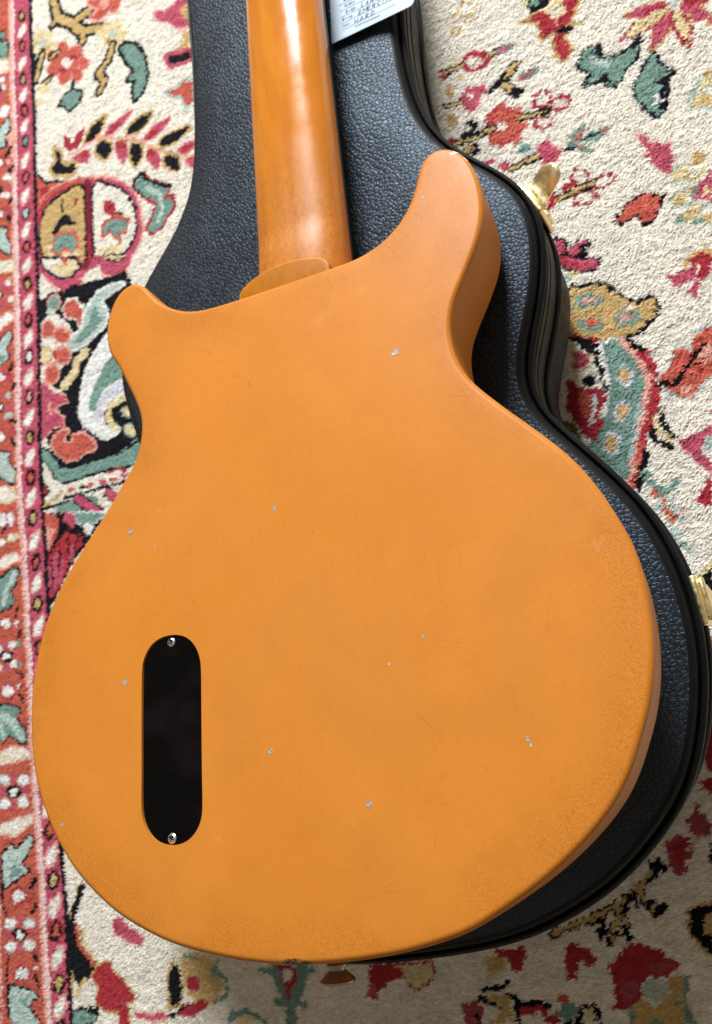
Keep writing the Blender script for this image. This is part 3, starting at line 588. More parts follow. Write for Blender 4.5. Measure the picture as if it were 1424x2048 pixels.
lightsalmon|3.8|-385 274 -373 277 -366 273 -374 269 -372 262 -362 260 -360 268 -346 266 -331 252 -334 246 -347 247 -354 242 -370 244 -384 255 -390 267 -385 274
salmon|0|-385 274 -373 277 -366 273 -374 269 -372 262 -362 260 -360 268 -346 266 -331 252 -334 246 -347 247 -354 242 -370 244 -384 255 -390 267
black|5.1|-405 265 -393 257 -382 240 -366 234 -334 234 -299 233 -270 241 -275 218 -317 223 -376 223 -387 231 -396 247 -404 254 -405 265
green|0|-405 265 -393 257 -382 240 -366 234 -334 234 -299 233 -270 241 -275 218 -317 223 -376 223 -387 231 -396 247 -404 254
cream|0|-405 247 -390 227 -380 218 -301 214 -273 222 -289 205 -377 208 -396 203 -405 205 -388 212 -397 230
gold|3.2|-380 215 -386 209 -403 206
red|2.3|-318 218 -305 220 -296 216
salmon|0|-359 213 -359 212 -361 211 -363 210 -366 211 -368 211 -370 212 -371 213 -370 214 -369 215 -367 215 -364 215 -362 215 -360 214
black|0|-346 212 -346 211 -348 210 -350 210 -352 210 -355 211 -357 212 -357 213 -357 214 -356 214 -354 215 -351 215 -349 214 -347 213
salmon|0|-334 212 -335 211 -336 210 -338 210 -341 210 -343 210 -345 211 -346 212 -345 213 -344 214 -342 215 -339 214 -337 214 -335 213
pink|0|-319 211 -319 210 -320 209 -322 209 -325 209 -327 210 -329 211 -330 212 -329 213 -328 213 -326 214 -324 214 -321 213 -320 212
salmon|0|-304 211 -304 210 -306 209 -308 209 -310 209 -312 209 -314 210 -315 211 -315 212 -313 213 -311 213 -309 213 -307 213 -305 212
pink|0|-291 211 -292 210 -293 210 -295 209 -297 209 -300 210 -301 211 -302 212 -302 213 -300 214 -298 214 -296 214 -294 213 -292 213
black|2.5|-407 231 -397 218 -406 215 -407 231
red|0|-407 231 -397 218 -406 215
black|2.8|-377 207 -336 206 -293 206
green|0|-389 203 -368 203 -336 203 -329 183 -389 196
black|11.1|-359 203 -329 181
pink|7.1|-359 203 -329 181
black|9.5|-319 200 -307 190
pink|6.5|-319 200 -307 190
black|3.3|-405 202 -372 203
black|0|-407 199 -295 176 -329 173 -371 138 -393 110 -410 97
salmon|0|-405 199 -387 192 -386 178 -398 160 -404 159 -406 186
lightsalmon|0|-404 185 -390 179 -399 161 -404 161
pink|0|-379 194 -364 190 -358 179 -367 176 -377 183
white|2.4|-363 190 -320 181 -338 175 -351 176 -361 180 -363 190
green|0|-363 190 -320 181 -338 175 -351 176 -361 180
white|0|-353 175 -338 172 -347 164
red|0|-389 165 -373 175 -354 165 -357 156 -376 138 -390 116 -403 112 -405 150
pink|5.2|-398 147 -404 112
pink|5.1|-382 146 -388 126
pink|5.1|-368 158 -373 143
pink|5.2|-391 154 -394 120
black|2.2|-386 165 -385 151 -389 129
black|2.2|-374 168 -373 140
black|2.2|-393 156 -398 147 -395 119
black|2.2|-374 174 -356 164
black|2.1|-361 165 -366 153
green|0|-398 100 -400 98 -402 97 -405 96 -407 97 -408 99 -408 101 -407 104 -405 106 -402 108 -400 108 -398 107 -397 105 -397 103
gold|5.1|-372 -142 -383 -164 -391 -176
black|6.5|-371 -144 -383 -166 -387 -175
black|0|-393 -174 -383 -170 -378 -182 -372 -191 -360 -198 -356 -207 -367 -216 -362 -228 -369 -218 -378 -224 -387 -218 -394 -205
palegold|3.5|-375 -180 -370 -179 -369 -191 -373 -188 -375 -180
black|0|-375 -180 -370 -179 -369 -191 -373 -188
salmon|3.7|-379 -174 -377 -191 -368 -197 -361 -206
gold|3.0|-388 -213 -386 -229
gold|2.7|-372 -217 -382 -230
palegold|3.0|-371 -182 -368 -193 -355 -203
gold|3.4|-355 -205 -343 -203 -339 -208 -327 -215 -316 -228 -324 -233 -323 -249 -333 -250 -336 -240 -351 -239 -360 -234 -356 -223 -363 -215 -355 -205
red|0|-355 -205 -343 -203 -339 -208 -327 -215 -316 -228 -324 -233 -323 -249 -333 -250 -336 -240 -351 -239 -360 -234 -356 -223 -363 -215
lightsalmon|2.0|-335 -170 -327 -168 -316 -176 -301 -183 -306 -188 -317 -186 -335 -181 -335 -170
pink|0|-335 -170 -327 -168 -316 -176 -301 -183 -306 -188 -317 -186 -335 -181
red|0|-333 -171 -328 -175 -330 -180 -334 -178
black|4.0|-391 -245 -379 -242 -358 -239 -363 -249 -387 -255 -391 -245
green|0|-391 -245 -379 -242 -358 -239 -363 -249 -387 -255
black|0|-375 -242 -357 -236 -359 -245
gold|3.6|-273 -199 -266 -202 -265 -217 -268 -229 -279 -232 -279 -213 -276 -205 -273 -199
black|0|-273 -199 -266 -202 -265 -217 -268 -229 -279 -232 -279 -213 -276 -205
palegold|4.5|-262 -195 -257 -192 -250 -191 -243 -192 -237 -194 -231 -198 -227 -203 -225 -207 -224 -210 -225 -214 -228 -219 -231 -223 -236 -226 -241 -227 -247 -227 -253 -226 -257 -222 -261 -216 -263 -211 -264 -205 -264 -199 -262 -195
gold|0|-262 -195 -257 -192 -250 -191 -243 -192 -237 -194 -231 -198 -227 -203 -225 -207 -224 -210 -225 -214 -228 -219 -231 -223 -236 -226 -241 -227 -247 -227 -253 -226 -257 -222 -261 -216 -263 -211 -264 -205 -264 -199
pink|1.8|-258 -209 -248 -209 -248 -218 -260 -217 -258 -209
red|0|-258 -209 -248 -209 -248 -218 -260 -217
red|0|-267 -229 -258 -228 -246 -223 -239 -227 -255 -237 -271 -237
black|2.6|-261 -229 -274 -236 -289 -242
lightsalmon|5.9|-314 -240 -299 -241 -285 -238
pink|3.4|-314 -240 -299 -241 -285 -238
green|2.3|-225 -195 -234 -205 -220 -207 -220 -218 -235 -226
green|0|-247 -195 -248 -195 -250 -196 -254 -196 -258 -196 -261 -195 -263 -194 -263 -193 -262 -192 -260 -192 -256 -192 -252 -192 -249 -193 -247 -194
green|0|-214 -232 -215 -235 -216 -237 -217 -238 -219 -238 -220 -237 -221 -235 -221 -233 -220 -230 -219 -228 -218 -227 -216 -227 -215 -228 -214 -230
green|2.2|-210 -230 -219 -236
green|10.7|-173 -199 -169 -207 -164 -218
green|10.4|-150 -197 -154 -206 -161 -217
green|9.2|-162 -214 -164 -236
green|0|-174 -200 -175 -201 -177 -202 -181 -202 -184 -203 -187 -202 -189 -202 -190 -201 -189 -200 -187 -199 -184 -198 -180 -198 -177 -198 -175 -199
green|0|-137 -198 -138 -199 -139 -200 -141 -200 -143 -200 -145 -200 -146 -199 -146 -198 -146 -197 -144 -196 -142 -196 -141 -196 -139 -196 -138 -197
green|0|-168 -221 -168 -222 -170 -223 -172 -224 -174 -224 -175 -224 -177 -223 -177 -221 -176 -220 -175 -219 -173 -218 -171 -218 -169 -219 -168 -220
green|0|-147 -220 -148 -222 -149 -223 -151 -223 -153 -224 -155 -223 -156 -222 -156 -221 -156 -220 -154 -219 -152 -218 -150 -218 -149 -218 -148 -219
red|5.2|-167 -198 -158 -198 -158 -203 -164 -209 -168 -206 -167 -198
cream|0|-167 -198 -158 -198 -158 -203 -164 -209 -168 -206
red|3.9|-164 -209 -164 -217
green|3.6|-217 -233 -205 -229 -196 -231 -187 -235
palegold|0|-212 -234 -202 -231 -195 -234 -202 -239 -216 -240
red|0|-93 -192 -71 -188 -70 -198 -82 -203 -92 -213 -99 -212 -95 -202
salmon|0|-89 -205 -94 -212 -99 -212 -96 -205
red|3.2|-70 -191 -45 -187 -45 -195 -58 -205 -66 -200 -70 -191
palegold|0|-70 -191 -45 -187 -45 -195 -58 -205 -66 -200
dkpink|0|-24 -211 -15 -207 -18 -224 -29 -222
palegold|2.6|-7 -184 0 -181 6 -185 3 -190 -5 -192 -7 -184
gold|0|-7 -184 0 -181 6 -185 3 -190 -5 -192
red|0|-1 -177 8 -176 12 -178 20 -173 21 -180 19 -186 15 -189 10 -189 7 -182 1 -182
red|0|45 -180 51 -172 56 -171 57 -175 63 -176 63 -184 59 -186 57 -182 53 -183 53 -191 48 -192 45 -189 47 -185
dkpink|2.0|57 -180 60 -184
red|0|73 -183 77 -180 80 -175 88 -171 96 -170 104 -175 115 -180 111 -184 102 -188 95 -189 91 -189 88 -200 78 -208 72 -206 73 -196
dkpink|0|94 -182 106 -179 110 -182 97 -187
dkpink|0|77 -192 89 -190 85 -200 76 -205
gold|0|104 -188 115 -186 115 -195 110 -206 111 -213 79 -216 81 -206 88 -200 96 -203 104 -195
cream|2.0|92 -190 103 -189 103 -195 95 -203 89 -197 92 -190
palegreen|0|92 -190 103 -189 103 -195 95 -203 89 -197
green|0|111 -185 118 -187 117 -195 112 -200 115 -206 114 -213 110 -213 110 -202 114 -194
green|0|83 -209 83 -211 82 -213 81 -213 80 -213 79 -213 79 -211 79 -210 79 -208 80 -206 81 -205 82 -205 83 -206 83 -207
green|0|99 -212 98 -213 96 -214 94 -215 92 -215 91 -215 89 -214 89 -213 90 -212 91 -212 93 -211 95 -211 97 -211 98 -212
green|0|111 -201 111 -202 110 -202 109 -202 108 -203 108 -202 107 -202 107 -201 107 -201 108 -200 109 -200 110 -200 111 -200 111 -200
black|4.2|111 -124 108 -131 99 -138 87 -147 74 -154 59 -160 39 -168
black|4.3|98 -140 100 -148 104 -153 110 -150
black|4.3|84 -151 79 -163 75 -171
black|4.3|86 -153 87 -168
black|4.4|74 -154 70 -168
black|4.3|107 -126 115 -128
gold|2.5|107 -129 99 -138 87 -147 76 -153 60 -159 41 -167
gold|2.5|98 -142 101 -147 105 -152
gold|2.6|84 -151 79 -163 77 -169
gold|2.5|86 -154 87 -160
black|2.9|91 -144 86 -153
black|2.9|102 -148 106 -147
black|3.0|74 -164 81 -166
black|2.9|94 -142 95 -150
gold|3.1|124 -153 127 -150 138 -147 132 -175 127 -171 123 -164 124 -153
black|0|124 -153 127 -150 138 -147 132 -175 127 -171 123 -164
gold|0|132 -155 137 -153 134 -165 130 -162
dkpink|0|118 -113 125 -110 131 -112 132 -120 128 -125 126 -132 120 -132 117 -122
red|0|120 -114 130 -113 129 -122 122 -127
dkpink|0|128 -104 134 -100 139 -91 142 -99 145 -110 135 -111 132 -104
red|0|142 -81 152 -77 150 -89
red|0|148 -73 153 -71 152 -77
palegold|2.4|132 -110 134 -114 130 -118
black|0|141 -114 145 -111 142 -128 140 -123
black|2.8|-13 -202 2 -200 5 -196
black|3.7|-15 -207 -2 -212
gold|0|-11 -206 6 -203 6 -218 -10 -223 -2 -213
black|3.2|6 -204 10 -207 9 -222
black|3.6|12 -209 31 -208
dkpink|0|-26 -210 -13 -212 -18 -224 -28 -225
black|3.3|-19 -218 -16 -224
red|3.6|13 -213 26 -211 29 -216 36 -214
green|0|48 -210 47 -213 45 -215 42 -216 40 -216 37 -215 36 -214 36 -211 37 -209 39 -207 42 -206 44 -205 47 -206 48 -208
salmon|0|45 -204 44 -205 43 -206 41 -206 39 -206 37 -206 36 -205 36 -204 37 -204 38 -203 40 -202 42 -202 43 -202 44 -203
black|2.8|47 -217 52 -208 60 -206 61 -215
palegold|0|58 -211 57 -213 56 -214 55 -215 54 -215 53 -214 52 -213 52 -212 53 -210 54 -209 55 -208 56 -208 57 -209 58 -210
black|0|40 -216 48 -215 47 -219 37 -219
palegold|2.7|166 38 176 44 172 23 167 26 166 38
black|0|166 38 176 44 172 23 167 26
palegreen|0|163 67 161 65 159 63 156 62 153 63 151 64 149 67 149 70 150 72 153 74 155 75 158 74 161 73 162 70
green|0|166 59 165 58 164 57 162 57 161 58 159 58 158 59 158 61 159 62 160 62 162 62 163 62 165 61 166 60
lightsalmon|1.5|156 83 165 81 163 76 157 77 156 83
red|0|156 83 165 81 163 76 157 77
palegreen|2.5|153 71 168 53
salmon|0|163 -1 168 4 163 -25 161 -14
red|0|155 -38 160 -35 153 -74 146 -74
white|0|160 -29 160 -31 159 -31 158 -32 157 -32 157 -31 156 -30 157 -29 157 -28 158 -27 159 -26 159 -26 160 -27 160 -28
green|2.5|165 14 169 16
black|2.2|161 16 168 20
gold|3.8|127 469 138 471 149 469 161 470 170 465 163 456 159 451 161 446 154 442 156 427 150 422 146 431 146 442 150 450 138 446 139 463 127 469
red|0|127 469 138 471 149 469 161 470 170 465 163 456 159 451 161 446 154 442 156 427 150 422 146 431 146 442 150 450 138 446 139 463
palegold|2.1|133 487 150 477 146 472 134 473 133 487
black|0|133 487 150 477 146 472 134 473
green|0|142 478 141 477 140 476 139 477 137 478 136 479 135 481 135 482 136 483 137 484 138 484 140 483 141 481 142 479
palegold|0|160 462 158 459 156 458 153 459 150 460 147 463 146 467 145 470 147 473 149 474 152 474 155 472 158 469 159 465
cream|0|156 463 155 462 154 461 152 461 150 462 149 464 148 466 148 468 149 469 150 470 152 470 153 469 155 467 156 465
black|0|147 447 155 450 162 449 163 443 153 443
gold|1.3|157 449 167 444
lightsalmon|1.6|151 460 151 452
gold|1.8|226 428 220 432 212 435 204 436 197 435 194 434 194 434 197 431 204 428 212 424 220 424 226 425 226 428
pink|0|226 428 220 432 212 435 204 436 197 435 194 434 194 434 197 431 204 428 212 424 220 424 226 425
red|0|226 425 223 428 219 430 215 431 212 431 210 431 210 430 212 429 215 426 219 424 223 423 226 423
red|3.3|222 426 216 427 208 426 200 424 194 420 191 418 192 418 195 417 202 417 210 417 217 420 223 424 222 426
palegold|0|222 426 216 427 208 426 200 424 194 420 191 418 192 418 195 417 202 417 210 417 217 420 223 424
gold|2.2|223 421 217 420 212 416 209 409 207 403 206 400 206 399 209 400 214 402 219 406 223 412 224 419 223 421
pink|0|223 421 217 420 212 416 209 409 207 403 206 400 206 399 209 400 214 402 219 406 223 412 224 419
red|4.0|226 422 224 416 224 408 226 400 228 393 230 390 230 390 231 393 232 400 232 408 230 416 228 422 226 422
palegold|0|226 422 224 416 224 408 226 400 228 393 230 390 230 390 231 393 232 400 232 408 230 416 228 422
gold|1.8|230 422 232 415 236 408 240 403 245 399 247 398 247 398 247 401 245 408 241 415 237 420 232 423 230 422
pink|0|230 422 232 415 236 408 240 403 245 399 247 398 247 398 247 401 245 408 241 415 237 420 232 423
red|0|231 424 235 420 240 417 245 416 249 416 251 417 251 417 249 420 246 423 241 426 236 427 232 426
cream|0|232 423 231 421 230 420 227 421 225 422 223 424 222 426 222 428 223 430 225 431 227 430 229 429 231 427 232 425
palegreen|0|228 424 228 423 227 422 226 422 225 423 224 424 224 425 224 427 224 428 225 428 226 428 227 428 228 427 228 425
black|4.3|161 417 168 423 175 421 172 413 177 408 186 406 195 409 201 413 197 399 188 394 181 384 175 388 175 397 169 394 160 396 168 402 160 412 161 417
green|0|161 417 168 423 175 421 172 413 177 408 186 406 195 409 201 413 197 399 188 394 181 384 175 388 175 397 169 394 160 396 168 402 160 412
black|3.0|195 405 202 414
black|0|175 417 174 416 174 415 173 414 172 415 171 416 171 418 171 419 171 421 172 421 173 422 174 421 175 420 175 418
black|2.0|176 396 177 389
palegreen|0|169 420 171 411 181 403 175 402 167 410
black|4.3|209 396 209 385 216 377 211 370 210 362 205 351 201 349 198 356 192 369 192 377 198 386 204 393 209 396
green|0|209 396 209 385 216 377 211 370 210 362 205 351 201 349 198 356 192 369 192 377 198 386 204 393
black|0|208 375 215 375 211 367 207 353 201 351 206 364
white|0|203 366 206 367 206 359 202 357
green|0|206 379 205 376 204 374 202 373 200 374 198 377 198 380 198 383 199 386 201 388 203 389 204 388 206 385 206 382
black|0|207 373 207 372 206 372 206 372 205 372 205 373 204 374 204 374 205 375 205 375 206 376 206 375 207 375 207 374
black|6.0|96 455 107 455
gold|2.6|96 455 107 455
green|0|104 453 108 451 112 450 116 452 118 454 120 455 120 455 118 457 114 458 110 459 106 457 103 455
pink|0|106 453 109 452 111 452 114 453 115 454 116 455 116 455 115 455 113 456 110 456 108 456 106 454
red|5.6|95 452 94 450 91 449 88 449 85 451 82 454 80 457 80 460 81 462 84 464 87 463 90 461 93 458 94 455 95 452
cream|0|95 452 94 450 91 449 88 449 85 451 82 454 80 457 80 460 81 462 84 464 87 463 90 461 93 458 94 455
black|7.5|105 429 110 432 116 437
gold|3.6|105 429 110 432 116 437
black|8.3|105 425 113 413
gold|3.9|105 425 113 413
black|4.2|93 425 105 429
black|0|116 413 115 411 114 410 112 410 110 411 109 413 108 415 107 417 108 418 110 419 111 419 113 418 115 416 116 414
green|0|115 422 120 420 124 420 129 422 132 424 133 425 133 425 131 426 127 428 122 428 118 427 115 424
pink|0|116 423 119 422 123 422 126 423 128 424 129 425 129 425 127 425 125 426 121 426 118 425 116 424
lightsalmon|1.7|79 436 89 433 92 427 85 424 79 415 76 417 79 436
pink|0|79 436 89 433 92 427 85 424 79 415 76 417
palegold|0|82 429 82 428 81 427 80 427 79 428 78 428 77 430 77 431 78 432 79 432 80 432 81 432 81 431 82 430
salmon|0|116 384 115 382 113 381 111 381 108 383 105 385 104 388 103 390 104 392 107 393 109 393 112 391 115 389 116 386
salmon|0|108 373 106 373 104 374 102 377 100 381 100 384 100 387 102 388 104 388 106 386 108 384 110 380 110 377 110 374
salmon|0|94 376 92 378 92 381 92 384 93 387 95 389 97 390 99 389 101 387 102 384 102 380 100 378 99 376 96 375
salmon|0|85 391 85 393 86 396 88 397 91 397 94 396 97 394 98 391 98 389 96 387 94 386 91 385 88 386 86 388
salmon|0|87 407 89 408 91 407 94 405 97 403 98 399 99 396 98 394 96 393 94 394 91 395 89 398 87 401 86 404
salmon|0|100 411 102 410 104 407 105 404 105 400 104 397 102 395 100 395 98 396 97 399 95 402 95 406 96 409 98 411
salmon|0|113 401 114 398 113 395 112 393 110 391 107 391 105 391 103 393 102 396 102 399 104 401 106 403 109 403 111 402
salmon|0|109 387 108 384 105 381 101 381 97 383 94 387 92 391 92 396 93 400 96 402 100 402 104 400 107 396 109 392
cream|0|104 390 104 388 102 387 101 387 99 388 98 389 97 391 97 393 97 395 99 396 100 396 102 395 104 394 104 392
red|2.9|88 402 96 407 107 401 114 391 111 384 99 377 89 382 87 392 88 402
salmon|0|88 402 96 407 107 401 114 391 111 384 99 377 89 382 87 392
cream|0|102 390 101 389 100 388 98 388 96 389 94 391 93 393 92 395 93 396 95 396 97 396 99 395 101 393 102 391
black|5.4|112 392 120 390 132 389
gold|2.2|112 392 120 390 132 389
red|4.7|134 397 134 395 132 394 130 394 128 395 126 397 125 399 125 402 126 404 127 405 129 405 132 404 133 402 134 399 134 397
cream|0|134 397 134 395 132 394 130 394 128 395 126 397 125 399 125 402 126 404 127 405 129 405 132 404 133 402 134 399
red|4.3|147 390 147 388 146 387 144 386 142 386 139 387 138 388 137 390 137 391 138 393 140 394 142 394 144 393 146 392 147 390
cream|0|147 390 147 388 146 387 144 386 142 386 139 387 138 388 137 390 137 391 138 393 140 394 142 394 144 393 146 392
red|4.3|133 379 133 378 131 377 129 377 127 377 125 378 123 380 122 381 123 383 124 384 126 384 129 384 131 383 133 381 133 379
cream|0|133 379 133 378 131 377 129 377 127 377 125 378 123 380 122 381 123 383 124 384 126 384 129 384 131 383 133 381
black|0|131 389 131 388 130 387 129 388 128 388 127 389 126 390 126 391 126 392 127 392 128 392 130 392 130 391 131 390
black|0|132 385 131 384 131 384 130 384 129 384 128 385 128 386 128 387 128 387 129 388 130 388 130 387 131 387 132 386
black|7.1|72 394 89 394
gold|3.1|72 394 89 394
black|0|80 402 79 400 78 399 76 399 75 399 74 401 73 403 73 405 74 407 75 408 76 409 78 408 79 406 80 404
black|0|79 381 78 379 76 378 74 378 72 379 70 381 69 383 69 386 69 387 71 388 73 388 76 387 77 385 79 383
gold|2.8|71 387 74 382
green|0|142 351 146 352 150 355 153 360 155 364 155 366 155 367 153 366 149 364 145 361 142 357 140 352
green|0|150 353 155 351 161 350 167 351 171 353 173 354 173 355 170 356 166 357 160 358 154 357 150 355
salmon|0|145 355 148 356 150 357 152 360 153 362 153 363 153 363 152 363 150 362 148 360 146 358 145 355
salmon|0|156 354 159 353 163 353 167 353 170 354 171 354 171 354 169 355 166 355 163 356 159 356 156 355
green|0|145 352 147 348 150 345 154 343 157 342 159 342 159 342 158 344 156 347 152 351 149 353 145 353
salmon|0|147 351 148 349 150 347 152 346 153 345 154 345 154 345 154 346 152 348 151 349 149 351 147 351
black|1.5|151 355 163 355
black|3.1|138 352 145 351
green|0|117 368 117 366 116 364 114 363 111 363 109 363 107 364 106 366 106 368 107 369 109 370 112 371 114 370 116 369
black|6.1|100 355 111 356 121 356
gold|2.7|100 355 111 356 121 356
lightsalmon|1.6|121 365 126 366 129 362 136 354 131 346 125 345 123 350 121 359 121 365
pink|0|121 365 126 366 129 362 136 354 131 346 125 345 123 350 121 359
pink|0|90 368 89 366 88 365 86 365 83 365 81 366 79 367 79 368 79 370 80 371 82 371 85 371 87 370 89 369
pink|0|100 357 99 356 98 355 96 355 94 356 92 358 91 360 90 362 91 363 93 363 95 363 97 362 99 361 100 359
lightsalmon|1.4|188 342 192 339 194 331 198 331 201 327 206 327 205 315 204 306 200 306 193 317 190 328 188 342
pink|0|188 342 192 339 194 331 198 331 201 327 206 327 205 315 204 306 200 306 193 317 190 328
palegreen|2.7|233 348 233 346 232 344 230 342 228 342 225 343 223 344 222 346 222 349 223 351 226 352 228 353 231 352 232 351 233 348
palegold|0|233 348 233 346 232 344 230 342 228 342 225 343 223 344 222 346 222 349 223 351 226 352 228 353 231 352 232 351
palegreen|2.7|240 360 240 358 239 356 237 355 235 355 233 355 232 357 231 358 231 360 232 362 233 363 236 364 238 363 239 362 240 360
palegold|0|240 360 240 358 239 356 237 355 235 355 233 355 232 357 231 358 231 360 232 362 233 363 236 364 238 363 239 362
palegreen|2.7|214 303 214 300 213 298 211 297 208 296 206 296 204 298 202 300 202 303 204 305 206 306 208 307 211 306 213 305 214 303
palegold|0|214 303 214 300 213 298 211 297 208 296 206 296 204 298 202 300 202 303 204 305 206 306 208 307 211 306 213 305
palegreen|2.6|219 289 219 287 218 285 216 284 214 283 212 284 210 285 209 286 209 288 210 290 212 291 214 292 216 291 218 290 219 289
palegold|0|219 289 219 287 218 285 216 284 214 283 212 284 210 285 209 286 209 288 210 290 212 291 214 292 216 291 218 290
palegreen|2.7|209 286 209 283 208 281 206 280 204 279 202 280 200 281 199 283 199 285 200 287 202 289 204 289 206 289 208 288 209 286
palegold|0|209 286 209 283 208 281 206 280 204 279 202 280 200 281 199 283 199 285 200 287 202 289 204 289 206 289 208 288
palegreen|2.6|216 274 216 272 214 270 212 268 210 268 207 268 205 270 204 272 204 274 206 276 208 278 210 278 213 278 215 276 216 274
palegold|0|216 274 216 272 214 270 212 268 210 268 207 268 205 270 204 272 204 274 206 276 208 278 210 278 213 278 215 276
palegreen|2.6|221 266 221 264 220 263 219 262 218 261 216 262 215 263 214 264 214 265 215 267 216 268 218 268 219 268 221 267 221 266
palegold|0|221 266 221 264 220 263 219 262 218 261 216 262 215 263 214 264 214 265 215 267 216 268 218 268 219 268 221 267
palegreen|2.7|238 345 238 343 237 342 236 341 234 340 233 341 231 342 231 343 231 345 232 346 233 347 235 348 236 347 237 346 238 345
palegold|0|238 345 238 343 237 342 236 341 234 340 233 341 231 342 231 343 231 345 232 346 233 347 235 348 236 347 237 346
gold|0|224 310 224 308 224 306 222 305 220 304 218 305 217 306 216 308 216 310 217 311 218 313 220 313 222 312 224 311
gold|0|235 347 235 346 235 344 233 343 232 343 230 344 229 345 229 346 229 348 229 349 230 350 232 350 233 350 235 349
gold|0|206 284 206 283 205 282 204 281 203 281 202 281 200 282 200 283 200 284 200 285 202 286 203 286 204 286 205 285
gold|0|208 272 208 271 208 269 207 269 206 268 204 269 203 269 203 270 203 272 203 273 204 274 206 274 207 274 208 273
gold|0|221 267 221 265 220 264 219 263 218 263 216 263 215 264 215 265 215 267 215 268 216 269 218 269 219 269 220 268
gold|0|239 364 239 363 239 362 238 361 236 361 235 361 234 362 234 363 234 365 234 366 235 367 236 367 238 367 239 366
gold|0|215 297 215 296 214 296 214 295 213 295 212 295 211 296 211 296 211 297 211 298 212 299 213 299 214 299 214 298
pink|0|212 289 218 291 227 298 223 275 214 280
green|0|216 285 215 285 215 284 214 284 213 285 212 286 212 286 212 287 212 288 213 288 214 288 215 288 215 287 216 286
green|0|205 269 205 268 204 268 202 268 201 268 200 269 199 270 199 271 200 272 201 273 202 273 203 272 204 271 205 270
palegold|0|222 283 222 281 221 280 220 280 219 280 219 281 218 283 218 284 219 286 220 287 221 287 221 287 222 286 222 284
green|0|214 264 213 263 212 263 211 263 209 263 208 264 207 266 207 267 208 268 209 268 210 268 212 267 213 266 214 265
palegold|2.2|224 303 215 294
palegreen|1.6|229 363 222 348
red|4.4|149 326 148 323 147 322 145 322 143 323 142 324 141 327 141 329 142 331 143 333 145 333 147 332 148 330 149 328 149 326
cream|0|149 326 148 323 147 322 145 322 143 323 142 324 141 327 141 329 142 331 143 333 145 333 147 332 148 330 149 328
red|4.0|166 318 166 317 165 315 163 315 160 314 158 315 156 316 155 317 156 319 157 320 159 321 162 321 164 320 166 319 166 318
cream|0|166 318 166 317 165 315 163 315 160 314 158 315 156 316 155 317 156 319 157 320 159 321 162 321 164 320 166 319
red|4.0|152 311 152 310 151 308 148 307 145 307 143 307 140 309 139 310 140 312 141 314 144 315 147 315 149 314 151 313 152 311
cream|0|152 311 152 310 151 308 148 307 145 307 143 307 140 309 139 310 140 312 141 314 144 315 147 315 149 314 151 313
red|3.8|135 323 142 325
black|5.8|126 317 139 318 153 320
gold|2.5|126 317 139 318 153 320
black|0|153 315 153 314 152 314 151 314 150 314 149 315 148 316 148 317 149 318 149 319 151 319 152 318 153 317 153 316
red|0|119 325 126 323 127 314 118 309 116 315
lightsalmon|0|123 317 122 316 122 315 120 314 119 315 119 316 118 317 118 319 119 320 120 321 121 321 122 321 122 320 123 318
black|3.2|162 286 168 290 175 295 181 297 189 295 194 291 191 287 186 277 179 276 177 285 169 284 167 282 162 286
salmon|0|162 286 168 290 175 295 181 297 189 295 194 291 191 287 186 277 179 276 177 285 169 284 167 282
black|1.6|189 294 197 291
cream|0|173 284 177 285 177 278 173 279
black|1.6|177 284 178 277
black|0|121 292 130 284 130 278 137 282 145 279 140 266 116 275
pink|0|120 288 119 284 120 279 123 275 125 271 126 270 127 270 127 272 127 276 127 281 125 285 122 288
pink|0|130 272 133 271 136 272 139 275 140 278 141 279 141 280 139 280 136 280 133 279 130 277 129 274
gold|2.8|94 503 93 501 92 500 90 499 88 500 85 501 83 503 82 505 83 507 84 509 86 510 89 509 91 508 93 506 94 503
cream|0|94 503 93 501 92 500 90 499 88 500 85 501 83 503 82 505 83 507 84 509 86 510 89 509 91 508 93 506
gold|2.8|82 500 82 498 81 497 80 497 79 497 78 498 77 499 76 501 76 502 77 503 78 504 79 504 81 503 82 501 82 500
cream|0|82 500 82 498 81 497 80 497 79 497 78 498 77 499 76 501 76 502 77 503 78 504 79 504 81 503 82 501
gold|2.8|92 495 92 494 91 493 90 493 88 493 87 494 86 495 85 496 85 497 86 498 88 498 89 498 91 497 92 496 92 495
cream|0|92 495 92 494 91 493 90 493 88 493 87 494 86 495 85 496 85 497 86 498 88 498 89 498 91 497 92 496
gold|2.8|80 490 80 489 80 488 79 488 78 488 76 489 76 490 75 491 75 492 76 493 77 493 78 493 79 492 80 491 80 490
cream|0|80 490 80 489 80 488 79 488 78 488 76 489 76 490 75 491 75 492 76 493 77 493 78 493 79 492 80 491
red|0|89 512 88 511 88 511 87 511 86 511 85 512 85 513 85 514 85 515 86 515 87 515 87 514 88 513 88 513
black|5.3|62 458 78 458
gold|2.4|62 458 78 458
red|0|62 457 61 455 61 454 60 453 59 453 58 455 58 457 58 459 59 461 59 462 60 463 61 463 62 461 62 459
palegold|0|68 461 70 461 73 463 75 465 77 467 77 469 77 469 76 469 73 469 70 467 68 465 67 462
palegold|0|77 447 77 446 76 445 74 446 73 446 72 447 71 449 71 450 71 451 72 451 74 451 75 450 76 449 77 448
gold|0|66 439 66 437 65 435 63 435 62 436 61 437 60 440 60 442 61 445 62 446 63 446 65 446 66 444 66 442
red|5.2|91 453 90 451 89 450 86 451 84 452 82 454 80 457 80 459 81 461 83 462 85 461 88 460 90 458 91 455 91 453
cream|0|91 453 90 451 89 450 86 451 84 452 82 454 80 457 80 459 81 461 83 462 85 461 88 460 90 458 91 455
pink|0|87 423 87 422 86 421 84 422 83 423 81 424 80 425 80 427 81 428 82 428 83 428 85 427 86 426 87 424
